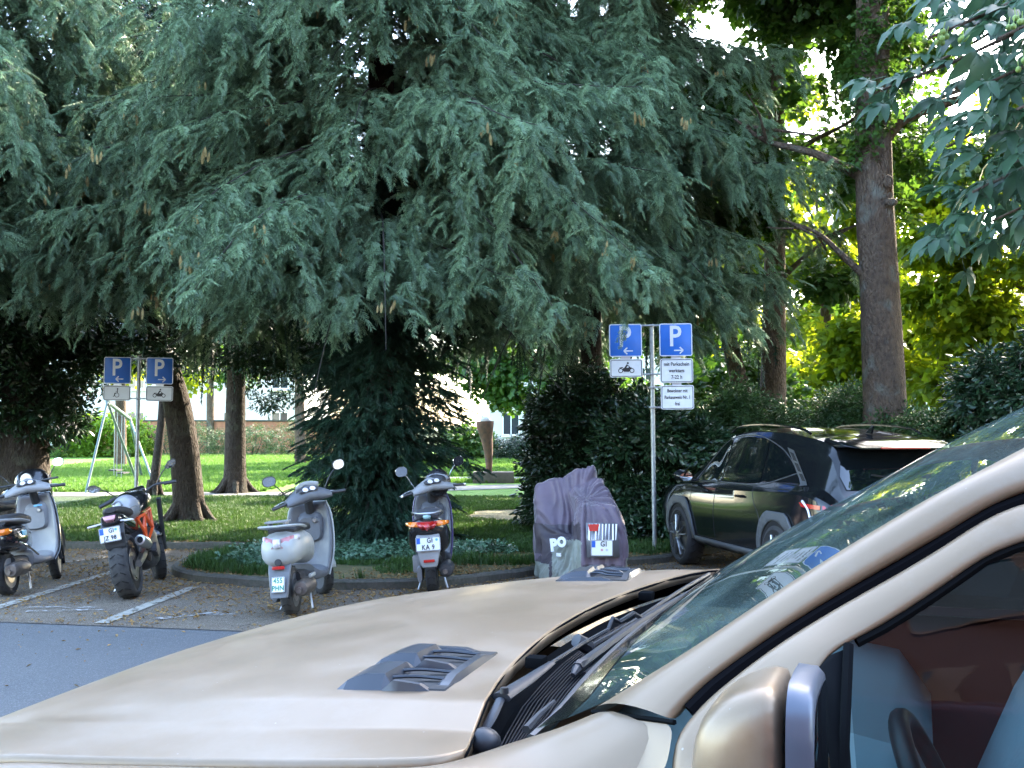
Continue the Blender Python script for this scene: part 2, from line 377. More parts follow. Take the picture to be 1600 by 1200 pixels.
# kerb stones: separate blocks following the edge
def offs(path, d):
    out = []
    for i, p in enumerate(path):
        t = (path[min(i + 1, len(path) - 1)] - path[max(i - 1, 0)]).normalized(); out.append(p + Vector((t.y, -t.x, 0)) * d)
    return out
kerb = empty('kerb', (0, 0, 0)); tag(kerb, kind='structure')
acc = []; 
for i in range(len(Ks) - 1):
    seg = (Ks[i + 1] - Ks[i]).length; k = max(1, int(seg / .05))
    for j in range(k): acc.append(Ks[i].lerp(Ks[i + 1], j / k))
dist = 0; start = 0; stones = 0
rk = random.Random(3)
i = 1; L_st = .5
while i < len(acc):
    dist += (acc[i] - acc[i - 1]).length
    if dist > L_st:
        pl = acc[start:i]; 
        if len(pl) > 3 and stones < 130 and pl[0].x < 9:
            idx = [0, len(pl) // 2, len(pl) - 1]; pp = [pl[q] for q in idx]; a = offs(pl, .075); c = offs(pl, -.045)
            dz = rk.uniform(-.008, .008); b = MB(); secs = []
            for q in idx:
                A = a[q]; C = c[q]
                secs.append([(A.x, A.y, -.05), (A.x, A.y, .07 + dz), (A.x * .8 + C.x * .2, A.y * .8 + C.y * .2, .092 + dz), (C.x, C.y, .092 + dz), (C.x, C.y, -.05)])
            b.loft(secs, close=True); b.build('kerb_stone', M_kerb, kerb, angle=30); stones += 1
        start = i - 1; dist = 0; L_st = rk.uniform(.42, .62)
    i += 1
# painted bay lines, worn
def stripe(name, a, b, w, m, z=.009):
    a = Vector(a); b = Vector(b); t = (b - a).normalized(); s = Vector((t.y, -t.x, 0)) * w / 2
    q = MB(); q.add([(a - s).to_tuple(), (a + s).to_tuple(), (b + s).to_tuple(), (b - s).to_tuple()], [(0, 1, 2, 3)])
    q.v = [Vector((v.x, v.y, z)) for v in q.v]; o = q.build(name, m); return tag(o, kind='structure')
stripe('bay_line', gnd(-190, 1008), gnd(180, 893), .12, M_lined)
stripe('bay_line', gnd(158, 975), gnd(303, 918), .12, M_lined)
stripe('bay_line', gnd(95, 880), gnd(190, 868), .08, M_worn)
for k, (a, b) in enumerate([((40, 957), (165, 953)), ((44, 950), (150, 950)), ((245, 968), (340, 958)), ((270, 962), (385, 961))]):
    stripe('worn_marking', gnd(*a), gnd(*b), .10 if k % 2 == 0 else .07, M_worn)
# far strip: paths and meadow
sheet('path', [(-60, 25.4), (-4.6, 26.0), (0.2, 29.4), (6, 29.8), (60, 30), (60, 31.6), (6, 31.5), (-.3, 31.1), (-5.2, 27.6), (-60, 27.1)], Z_L + .010, M_path)
sheet('path', [(-4, 33.2), (14, 33.2), (14, 35.6), (-4, 35.6)], Z_L + .012, M_path)
# meadow rises gently away
mb = MB(); rows = []
for j in range(14):
    y = 26 + (75 - 26) * j / 13; rows.append([(-70 + 140 * i / 30, y, Z_L - .004 + .0 * j + (0.25 * (j / 13) ** 2)) for i in range(31)])
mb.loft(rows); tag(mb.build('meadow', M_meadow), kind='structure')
# dry strips of the verge along the kerb and bare patches (sheets a few mm up)
vp = [p for p in Ks if p.x > -3.5 and p.x < 3 and p.y < 15]
dr = offs(vp, -.06); inner = [p + (p - q) * 1.0 for p, q in zip(offs(vp, -1.1), offs(vp, -1.1))]
dryo = sheet('dry_verge', [(p.x, p.y) for p in dr] + [(p.x, p.y + .1 * math.sin(p.x * 5)) for p in reversed(offs(vp, -1.25))], Z_L + .005, M_dry)
bare = gnd(820, 805, Z_L)
sheet('bare_patch', [(bare.x + math.cos(t * PI / 8) * (1.1 + .15 * math.sin(3 * t)), bare.y + math.sin(t * PI / 8) * (1.4 + .2 * math.cos(2 * t))) for t in range(16)], Z_L + .006, M_dry)

# ---------------------------------------------------------------- road signs
M_galv = mat('galvanised', (.30, .325, .335), rough=.42, metal=.75, noise_amt=.25, noise_scale=25, bump=.1, bump_scale=60)
M_blue = mat('sign_blue', (.015, .13, .50), rough=.4, noise_amt=.12, noise_scale=6)
M_white = mat('sign_white', (.62, .64, .66), rough=.4, noise_amt=.08, noise_scale=10)
M_black = mat('sign_black', (.012, .012, .014), rough=.5)
M_alu = mat('bare_aluminium', (.5, .52, .53), rough=.4, metal=.8)
def rrect(w, h, r, n=5, cx=0, cy=0):
    out = []
    for sx, sy, a0 in ((1, 1, 0), (-1, 1, 90), (-1, -1, 180), (1, -1, 270)):
        for k in range(n + 1):
            a = R(a0 + 90 * k / n); out.append((cx + sx * (w / 2 - r) + r * math.cos(a), cy + sy * (h / 2 - r) + r * math.sin(a)))
    return out
def ring_plate(mb, w, h, r, t, y0, y1, cx, cz):
    o = rrect(w, h, r, cx=cx, cy=cz); i = rrect(w - 2 * t, h - 2 * t, max(r - t, .002), cx=cx, cy=cz)
    mb.loft([[(a, y1, b) for a, b in o], [(a, y0, b) for a, b in o], [(a, y0, b) for a, b in i], [(a, y1, b) for a, b in i]], close=False)
    n = len(o); vs = [(a, y0, b) for a, b in o] + [(a, y0, b) for a, b in i]
    mb.add(vs, [(k, (k + 1) % n, n + (k + 1) % n, n + k) for k in range(n)])
    mb.add([(a, y1, b) for a, b in o[-1:] + o[:1]] + [(a, y0, b) for a, b in o[:1] + o[-1:]], [(0, 1, 2, 3)])
def stroke_mb(mb, polys, y0, y1, cx, cz, sc):
    for kind, *a in polys:
        if kind == 'poly': mb.prism([(cx + x * sc, cz + z * sc) for x, z in a[0]], y1, y0, axis='y')
        elif kind == 'ring':
            (x, z), ro, ri = a; n = 24
            O = [(cx + (x + ro * math.cos(2 * PI * k / n)) * sc, cz + (z + ro * math.sin(2 * PI * k / n)) * sc) for k in range(n)]
            I = [(cx + (x + ri * math.cos(2 * PI * k / n)) * sc, cz + (z + ri * math.sin(2 * PI * k / n)) * sc) for k in range(n)]
            vs = [(p, y0, q) for p, q in O] + [(p, y0, q) for p, q in I]; mb.add(vs, [(k, (k + 1) % n, n + (k + 1) % n, n + k) for k in range(n)])
            vs = [(p, y0, q) for p, q in O] + [(p, y1, q) for p, q in O]; mb.add(vs, [(k, (k + 1) % n, n + (k + 1) % n, n + k) for k in range(n)])
        elif kind == 'disc':
            (x, z), ro = a; n = 20; mb.prism([(cx + (x + ro * math.cos(2 * PI * k / n)) * sc, cz + (z + ro * math.sin(2 * PI * k / n)) * sc) for k in range(n)], y1, y0, axis='y')
        elif kind == 'line':
            (x0, z0), (x1, z1), w = a; d = Vector((x1 - x0, z1 - z0)); d.normalize(); nx, nz = -d.y * w / 2, d.x * w / 2
            mb.prism([(cx + (x0 + nx) * sc, cz + (z0 + nz) * sc), (cx + (x1 + nx) * sc, cz + (z1 + nz) * sc), (cx + (x1 - nx) * sc, cz + (z1 - nz) * sc), (cx + (x0 - nx) * sc, cz + (z0 - nz) * sc)], y1, y0, axis='y')
def arrow(d): return [('line', (-.5 * d, 0), (.42 * d, 0), .13), ('line', (.5 * d, 0), (.12 * d, .36), .14), ('line', (.5 * d, 0), (.12 * d, -.36), .14)]
MOTO = [('ring', (-.6, -.18), .26, .18), ('ring', (.6, -.18), .26, .18), ('poly', [(-.42, .02), (-.2, .14), (.1, .1), (.34, .2), (.62, .12), (.45, -.02), (.3, -.3), (-.22, -.3), (-.42, -.1)]),
        ('line', (-.12, .1), (.12, .46), .17), ('line', (.1, .44), (.4, .17), .08), ('disc', (.17, .62), .11), ('line', (-.08, .14), (.16, -.05), .14), ('line', (-.72, .1), (-.35, .16), .1)]
MOTO_L = [(k, *[((-p[0], p[1]) if isinstance(p, tuple) and not isinstance(p[0], tuple) else ([(-q[0], q[1]) for q in p][::-1] if isinstance(p, list) else p)) for p in a]) for k, *a in MOTO]
WHEELCH = [('ring', (.0, -.3), .34, .27), ('disc', (-.08, .62), .11), ('line', (-.08, .5), (-.06, .02), .1), ('line', (-.08, .02), (.3, .0), .1), ('line', (.3, 0), (.42, -.5), .1), ('line', (.42, -.5), (.58, -.5), .08), ('line', (-.06, .28), (.2, .26), .07)]
WHEELCH = [(k, *[((-p[0], p[1]) if isinstance(p, tuple) else p) for p in a]) for k, *a in WHEELCH]

def p_sign(root, cx, cz, d, w=.42):
    s = MB(); s.prism(rrect(w, w, .03, cx=cx, cy=cz), .0, .012, axis='y', bev=.002); pl = s.build('sign_plate', M_blue, root)
    b = MB(); ring_plate(b, w - .004, w - .004, .028, .011, -.004, .002, cx, cz); b.build('sign_border', M_white, pl)
    text_obj('letter', 'P', .37, M_white, pl, Matrix.Translation((cx - .01, -.003, cz + .035)) @ FACE, squeeze=.86, bold=.006)
    a = MB(); stroke_mb(a, arrow(d), -.005, .001, cx + .035, cz - .135, .115); a.build('arrow', M_white, pl, smooth=False)
    c = MB(); c.box((cx, .022, cz - w / 2 - .01), (.12, .02, .05)); c.build('clamp_plate', M_alu, root)
    return pl
def add_plate(root, cx, cz, w, h):
    s = MB(); s.prism(rrect(w, h, .03, cx=cx, cy=cz), .0, .012, axis='y', bev=.002); pl = s.build('sign_plate', M_white, root, label='white additional plate with black border')
    b = MB(); ring_plate(b, w - .022, h - .022, .022, .007, -.004, .002, cx, cz); b.build('sign_border', M_black, pl); return pl
def bracket(root, x0, x1, z):
    b = MB(); b.box(((x0 + x1) / 2, .03, z), (abs(x1 - x0), .02, .022), bev=.003); b.build('bracket', M_galv, root)
    c = MB(); c.lathe([(.036, z - .016), (.036, z + .016), (.030, z + .016), (.030, z - .016)], 16, M=Matrix.Translation((0, .075, 0))); c.build('clamp', M_galv, root)
def post(root, h, r=.030):
    s = MB(); s.tube([(0, .075, -.1), (0, .075, h)], r, 14); s.build('pole', M_galv, root); c = MB(); c.ell((0, .075, h), (r + .003, r + .003, .014), 14, 5, zmin=0); c.build('pole_cap', mat('cap_grey', (.2, .2, .2), .5), root)
# left post
pL = gnd(209, 834); s1 = empty('sign_post', (pL.x, pL.y - .0, Z_L - .01), (0, R(.7), R(3)), 'galvanised post with two blue parking signs, wheelchair and motorcycle plates, behind the orange framed motorcycle', 'sign post')
top = 1.68 + (665 - 556) / FPX * pL.y - Z_L
post(s1, top + .01)
s_ = pL.y / FPX
p_sign(s1, (178 - 209) * s_, top - .22, -1); p_sign(s1, (243 - 209) * s_, top - .22, 1)
zz = top - .22 - .21 - .03 - .115
w1 = add_plate(s1, (178 - 209) * s_ - .003, zz, .42, .235); w2 = add_plate(s1, (243 - 209) * s_ + .003, zz, .42, .235)
a = MB(); stroke_mb(a, WHEELCH, -.004, .001, (178 - 209) * s_, zz, .105); a.build('wheelchair_symbol', M_black, w1, smooth=False)
a = MB(); stroke_mb(a, MOTO, -.004, .001, (243 - 209) * s_, zz - .01, .115); a.build('motorcycle_symbol', M_black, w2, smooth=False)
bracket(s1, -.16, .16, top - .03); bracket(s1, -.2, .2, zz - .08)
# right post
pR = gnd(1024, 872); s2 = empty('sign_post', (pR.x, pR.y, Z_L - .01), (0, R(-.6), R(-2)), 'galvanised post with two blue parking signs and two lettered German plates beside the black car', 'sign post')
top = 1.68 + (665 - 503) / FPX * pR.y - Z_L; s_ = pR.y / FPX
post(s2, top - .02)
p_sign(s2, -.34, top - .22, -1); p_sign(s2, .30, top - .22, 1)
zz = top - .22 - .21 - .03 - .115
w1 = add_plate(s2, -.335, zz, .42, .235); a = MB(); stroke_mb(a, MOTO, -.004, .001, -.335, zz - .01, .12); a.build('motorcycle_symbol', M_black, w1, smooth=False)
z2 = zz + .115 - .155; w2 = add_plate(s2, .305, z2, .42, .31); z3 = z2 - .155 - .03 - .155; w3 = add_plate(s2, .31, z3, .42, .31)
def lines(root, cx, cz, rows, size, sq, step):
    for k, t in enumerate(rows):
        text_obj('lettering', t, size, M_black, root, Matrix.Translation((cx, -.003, cz + step * ((len(rows) - 1) / 2 - k))) @ FACE, squeeze=sq, bold=.0012, spacing=1.03)
lines(w2, .305, z2, ['mit Parkschein', 'werktags', '7-22 h'], .066, .80, .083)
lines(w3, .31, z3, ['Bewohner mit', 'Parkausweis Nr. 1', 'frei'], .062, .70, .083)
for z in (top - .03, zz - .08): bracket(s2, -.30, .10 if z < top - .1 else .26, z)
bracket(s2, -.05, .24, z3 + .13); bracket(s2, -.05, .24, z3 - .125)
c = MB(); c.box((.305, .022, z2 - .17), (.12, .02, .05)); c.build('clamp_plate', M_alu, s2)

# ---------------------------------------------------------------- sculpture on its slab
pq = gnd(771, 755, Z_L); s_ = pq.y / FPX
M_rust = mat('rusty_brown', (.16, .075, .045), rough=.8, col2=(.07, .04, .03), noise_scale=6, bump=.5, bump_scale=30, bump_dist=.01)
sc = empty('sculpture', (765 / 1 * s_ - 800 * s_, pq.y + .3, Z_L + 17 * s_), (0, R(-2), 0), 'tall rust brown cone sculpture with white lump on top, standing on the dark slab', 'sculpture')
b = MB(); secs = []
for k in range(16):
    t = k / 15; h = t * 1.42; r = .085 + .15 * t ** 1.4 + (.03 * math.sin(t * 9) if t > .7 else 0); cx = -.02 - .05 * t + (.02 * math.sin(5 * t))
    secs.append([(cx + r * (1 + .12 * noise.noise(Vector((math.cos(a * PI / 8) * 2, math.sin(a * PI / 8) * 2, h * 3 + 4)))) * math.cos(a * PI / 8),
                  r * (1 + .12 * noise.noise(Vector((math.cos(a * PI / 8) * 2, math.sin(a * PI / 8) * 2, h * 3)))) * math.sin(a * PI / 8), h) for a in range(16)])
b.loft(secs, close=True); b.build('cone', M_rust, sc, angle=60)
b = MB(); rr = random.Random(4)
for k in range(7): b.ell((-.06 + rr.uniform(-.13, .13), rr.uniform(-.12, .12), 1.28 + rr.uniform(-.12, .1)), (.11, .1, .09), 10, 7)
b.build('knotted_top', M_rust, sc, angle=60)
b = MB(); b.ell((-.09, 0, 1.46), (.15, .12, .13), 14, 8); b.ell((-.0, .02, 1.43), (.1, .1, .08), 12, 7); b.build('white_lump', mat('white_stone', (.75, .73, .68), .7, bump=.3), sc)
sl = MB(); sl.box((0, 0, 0), (1.14, .7, 17 * s_), bev=.02)
tag(sl.build('stone_slab', mat('dark_slab', (.075, .06, .05), rough=.85, col2=(.13, .1, .08), noise_scale=5, bump=.5, bump_scale=25), loc=(771 * s_ - 800 * s_, pq.y + .35, Z_L + 8.5 * s_)), 'low dark stone slab carrying the cone sculpture on the lawn', 'plinth')

# ---------------------------------------------------------------- swing frame on the meadow
sw = empty('swing_frame', (0, 0, 0), label='pale metal A-frame of a playground swing on the sunny lawn', cat='swing')
M_pale = mat('pale_metal', (.12, .17, .17), rough=.5, metal=.3)
yA, yB = 27.2, 29.0
def pt(px, py, Y): return at(px, py, Y)
ap1 = pt(172, 628, 28.3); ap2 = pt(205, 634, 30.5)
def leg(a, b): q = MB(); q.tube([a, b], .032, 8); q.build('leg', M_pale, sw)
g1 = at(134, 776, 27.3); g1.z = Z_L; g2 = at(222, 768, 29.0); g2.z = Z_L; 
ap1 = at(168, 628, 28.5); ap2 = at(203, 655, 33.0)
leg(g1, ap1); leg(Vector((ap1.x + .25, ap1.y + 1.7, Z_L)), ap1)
leg(Vector((at(243, 752, 32.6).x, 32.4, Z_L)), ap2); leg(Vector((at(222, 752, 34.8).x, 34.8, Z_L)), ap2)
q = MB(); q.tube([ap1, ap2], .05, 8); q.build('crossbar', M_pale, sw)
for t in (.3, .42, .62, .74):
    p = ap1.lerp(ap2, t); q = MB(); q.tube([p, p - Vector((0, 0, 1.75 if p.z > 2 else 1.4))], .012, 5); q.build('chain', M_galv, sw)
for t in (.36, .68):
    p = ap1.lerp(ap2, t); q = MB(); q.box((p.x, p.y, p.z - 1.6), (.2, .5, .04)); q.build('seat', mat('rubber', (.02, .02, .02), .7), sw)

# ---------------------------------------------------------------- far buildings and wall
M_plaster = mat('pale_plaster', (.62, .60, .56), rough=.9, noise_amt=.1, noise_scale=1.2)
M_plaster2 = mat('white_plaster', (.58, .57, .55), rough=.9, noise_amt=.08, noise_scale=1.2)
M_brickwall = mat('orange_brick', (.40, .17, .09), rough=.9, col2=(.30, .12, .07), noise_scale=6)
M_roof = mat('roof_tile', (.16, .075, .05), rough=.8, noise_amt=.3, noise_scale=8)
M_pane = mat('window_pane', (.03, .04, .05), rough=.08, spec=.8)
M_frame = mat('window_frame', (.7, .7, .68), rough=.5)
def house(name, x0, x1, y, dep, h, m, label, fl=2, nb=5, z0=0.2, roofh=3.0):
    r = empty(name, ((x0 + x1) / 2, y, z0), label=label, cat='building'); w = x1 - x0
    b = MB(); b.box((0, dep / 2, h / 2), (w, dep, h)); b.build('wall', m, r, smooth=False)
    b = MB(); b.add([(-w / 2 - .4, -.5, h), (w / 2 + .4, -.5, h), (w / 2 + .4, dep + .5, h), (-w / 2 - .4, dep + .5, h), (-w / 2 + 1, dep / 2, h + roofh), (w / 2 - 1, dep / 2, h + roofh)],
                    [(0, 1, 5, 4), (1, 2, 5), (2, 3, 4, 5), (3, 0, 4), (0, 3, 2, 1)]); b.build('roof', M_roof, r, smooth=False)
    for f in range(fl):
        for k in range(nb):
            cx = -w / 2 + w * (k + .5) / nb; cz = 1.6 + f * 2.9
            if cz + .8 > h: continue
            b = MB()
            for dx, dz, sx, sz in ((-.52, 0, .08, 1.5), (.52, 0, .08, 1.5), (0, 0, .06, 1.34), (0, .71, .96, .08), (0, -.71, .96, .08)): b.box((cx + dx, -.02, cz + dz), (sx, .08, sz))
            wf = b.build('window', M_frame, r, smooth=False)
            b = MB(); b.box((cx, .0, cz), (.98, .03, 1.36)); b.build('pane', M_pane, wf, smooth=False)
            b = MB(); b.box((cx, -.08, cz - .82), (1.25, .18, .08)); b.build('sill', M_frame, wf, smooth=False)
house('far_house', -34, -13, 72, 10, 7.5, M_plaster2, 'long white rendered house behind the hedge beyond the meadow, far left', 2, 7)
house('far_house', -1.5, 10, 74, 9, 7, M_plaster2, 'white house glimpsed through leaves behind the cone sculpture', 2, 4)
house('far_house', 16, 34, 58, 10, 6.5, M_plaster, 'pale house glimpsed through the trees right of the thick maple trunk', 2, 6)
# orange brick garden wall built in courses
gw = empty('garden_wall', (-16, 62, .2), label='low orange brick garden wall behind the meadow bushes', cat='wall')
b = MB(); b.box((0, .15, .85), (17, .3, 1.7)); b.build('wall_body', M_brickwall, gw, smooth=False)
b = MB()
for c in range(14):
    for k in range(68):
        x = -8.5 + (k + (.5 if c % 2 else 0)) * .25; b.box((x + .125, .0, .06 + c * .12), (.235, .03, .105))
tag(b.build('brick_courses', mat('brick_face', (.46, .20, .11), .9, col2=(.34, .14, .09), noise_scale=3), gw, smooth=False, merge=False), kind='stuff')
b = MB(); b.box((0, .13, 1.74), (17.2, .42, .08)); b.build('coping', M_kerb, gw)
# white car far behind the trunk on the right
# ================================================================ VEGETATION
def eul(D, U):
    """euler angles turning local +X to D and local +Z near U (rows)"""
    D = D / (np.linalg.norm(D, axis=1, keepdims=True) + 1e-9)
    Y = np.cross(U, D); Y /= (np.linalg.norm(Y, axis=1, keepdims=True) + 1e-9); Z = np.cross(D, Y)
    sy = -D[:, 2]; ey = np.arcsin(np.clip(sy, -1, 1))
    return np.stack([np.arctan2(Y[:, 2], Z[:, 2]), ey, np.arctan2(D[:, 1], D[:, 0])], 1)
def proto_mesh(name, vs, fs, lv, m, smooth=False):
    me = bpy.data.meshes.new(name); me.from_pydata([tuple(v) for v in vs], [], fs)
    a = me.attributes.new('lv', 'FLOAT', 'FACE'); a.data.foreach_set('value', lv); me.materials.append(m)
    if smooth: me.shade_smooth()
    return me

M_bark = mat('bark_brown', (.085, .062, .048), rough=.95, col2=(.045, .034, .028), noise_scale=9, bump=1.0, bump_scale=22, bump_dist=.03)
def bark_mat(name, c1, c2, lich=(.17, .18, .15)):
    m = bpy.data.materials.new(name); m.use_nodes = True; n = m.node_tree.nodes; l = m.node_tree.links; b = n['Principled BSDF']
    tc = n.new('ShaderNodeTexCoord'); mp = n.new('ShaderNodeMapping'); mp.inputs['Scale'].default_value = (11, 11, 5.0); l.new(tc.outputs['Object'], mp.inputs[0])
    q = n.new('ShaderNodeTexNoise'); q.inputs['Scale'].default_value = 1.6; q.inputs['Detail'].default_value = 10; q.inputs['Roughness'].default_value = .68; l.new(mp.outputs[0], q.inputs['Vector'])
    v = n.new('ShaderNodeTexVoronoi'); v.inputs['Scale'].default_value = 2.0; v.feature = 'DISTANCE_TO_EDGE'; l.new(mp.outputs[0], v.inputs['Vector'])
    r = n.new('ShaderNodeMapRange'); r.inputs[1].default_value = .3; r.inputs[2].default_value = .7; l.new(q.outputs[0], r.inputs[0])
    mx = n.new('ShaderNodeMix'); mx.data_type = 'RGBA'; mx.inputs[6].default_value = (*c2, 1); mx.inputs[7].default_value = (*c1, 1); l.new(r.outputs[0], mx.inputs[0])
    q2 = n.new('ShaderNodeTexNoise'); q2.inputs['Scale'].default_value = 3.2; q2.inputs['Detail'].default_value = 8; l.new(tc.outputs['Object'], q2.inputs['Vector'])
    r2 = n.new('ShaderNodeMapRange'); r2.inputs[1].default_value = .54; r2.inputs[2].default_value = .66; r2.inputs[4].default_value = .55; l.new(q2.outputs[0], r2.inputs[0])
    m2 = n.new('ShaderNodeMix'); m2.data_type = 'RGBA'; m2.inputs[7].default_value = (*lich, 1); l.new(r2.outputs[0], m2.inputs[0]); l.new(mx.outputs[2], m2.inputs[6])
    l.new(m2.outputs[2], b.inputs['Base Color']); b.inputs['Roughness'].default_value = .95; b.inputs['Specular IOR Level'].default_value = .2
    ad = n.new('ShaderNodeMath'); ad.operation = 'MULTIPLY_ADD'; ad.inputs[1].default_value = 1.0; l.new(v.outputs[0], ad.inputs[0]); l.new(q.outputs[0], ad.inputs[2])
    bp = n.new('ShaderNodeBump'); bp.inputs['Strength'].default_value = 1; bp.inputs['Distance'].default_value = .05; l.new(ad.outputs[0], bp.inputs['Height']); l.new(bp.outputs[0], b.inputs['Normal'])
    return m
M_mbark = bark_mat('maple_bark', (.165, .118, .080), (.06, .043, .035)); M_sbark = bark_mat('spruce_bark', (.070, .054, .043), (.03, .024, .02), (.10, .10, .075))

# ---- spruce sprig: a drooping twig with side fingers, each finger a brush of needles
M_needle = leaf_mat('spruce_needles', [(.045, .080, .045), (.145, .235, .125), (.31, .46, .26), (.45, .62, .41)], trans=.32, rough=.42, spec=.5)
M_needle_dark = leaf_mat('yew_silhouette_needles', [(.014, .042, .024), (.020, .058, .032), (.03, .08, .04)], trans=.15, rough=.5, spec=.4)  # dark needles shared by the yew and the silhouetted spruce strands
def sprig(name, seed, m, L=.34, nf=8, fl=(.06, .12), nl=.0155, dens=30, droop=.25, nw=.0036):
    rd = random.Random(seed); vs = []; fs = []; lv = []
    def needle(p, d, ln, w, side, val):
        o = len(vs); vs.extend([p - side * w, p + side * w, p + d * ln]); fs.append((o, o + 1, o + 2)); lv.append(val)
    def finger(p, d, ln, n, val):
        d = d.normalized(); a = d.cross(Vector((0, 0, 1)));
        if a.length < .1: a = Vector((0, 1, 0))
        a.normalize(); b = a.cross(d); r0 = .0042
        o = len(vs); c = p + d * ln + Vector((0, 0, -ln * .12)); mid = p + d * ln * .5 + Vector((0, 0, ln * .03))
        for q, r in ((p, r0), (mid, r0 * 1.9), (c, r0 * .4)):
            for k in range(3): t = 2 * PI * k / 3; vs.append(q + (a * math.cos(t) + b * math.sin(t)) * r)
        for s in (0, 3):
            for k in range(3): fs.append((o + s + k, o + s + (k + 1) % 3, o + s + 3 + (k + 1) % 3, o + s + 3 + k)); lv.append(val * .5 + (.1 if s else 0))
        for i in range(n):
            t = (i + rd.random()) / n; q = p.lerp(mid, t * 2) if t < .5 else mid.lerp(c, t * 2 - 1)
            an = rd.uniform(0, 2 * PI); side = a * math.cos(an) + b * math.sin(an)
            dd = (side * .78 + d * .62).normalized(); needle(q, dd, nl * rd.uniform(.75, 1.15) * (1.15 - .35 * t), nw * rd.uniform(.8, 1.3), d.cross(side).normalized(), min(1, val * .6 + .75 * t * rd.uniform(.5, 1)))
    pts = []
    for i in range(9):
        t = i / 8; pts.append(Vector((L * t, rd.uniform(-.008, .008), -droop * L * t * t)))
    for i in range(8):
        d = pts[i + 1] - pts[i]; finger(pts[i], d, d.length * 1.15, int(dens * .5), .15 + .25 * i / 8)
    for k in range(nf * 2):
        t = .06 + .9 * (k // 2) / nf + rd.uniform(-.02, .02); i = min(int(t * 8), 7); p = pts[i].lerp(pts[i + 1], t * 8 - i); s = 1 if k % 2 else -1
        ln = rd.uniform(*fl) * (1.05 - .45 * t); d = Vector((.62 + .3 * t, s * (.9 - .3 * t), rd.uniform(-.25, .12)))
        finger(p, d, ln, dens, rd.uniform(.1, .45))
        if ln > .1: finger(p + d.normalized() * ln * .4, Vector((.9, s * .1, -.3)), ln * .55, int(dens * .6), rd.uniform(.1, .4))
    return proto_obj(name, proto_mesh(name, vs, fs, lv, m))
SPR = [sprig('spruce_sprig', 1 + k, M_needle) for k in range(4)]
YEW = [sprig('dark_sprig', 31 + k, M_needle_dark, L=.34, nf=9, fl=(.05, .10), nl=.019, dens=20, nw=.0036, droop=.12) for k in range(3)]
STR = [sprig('hanging_strand', 51 + k, M_needle_dark, L=.7, nf=16, fl=(.03, .07), nl=.016, dens=12, nw=.0035, droop=0) for k in range(2)]  # spruce strands in dark needles, their backlit silhouette put into the colour

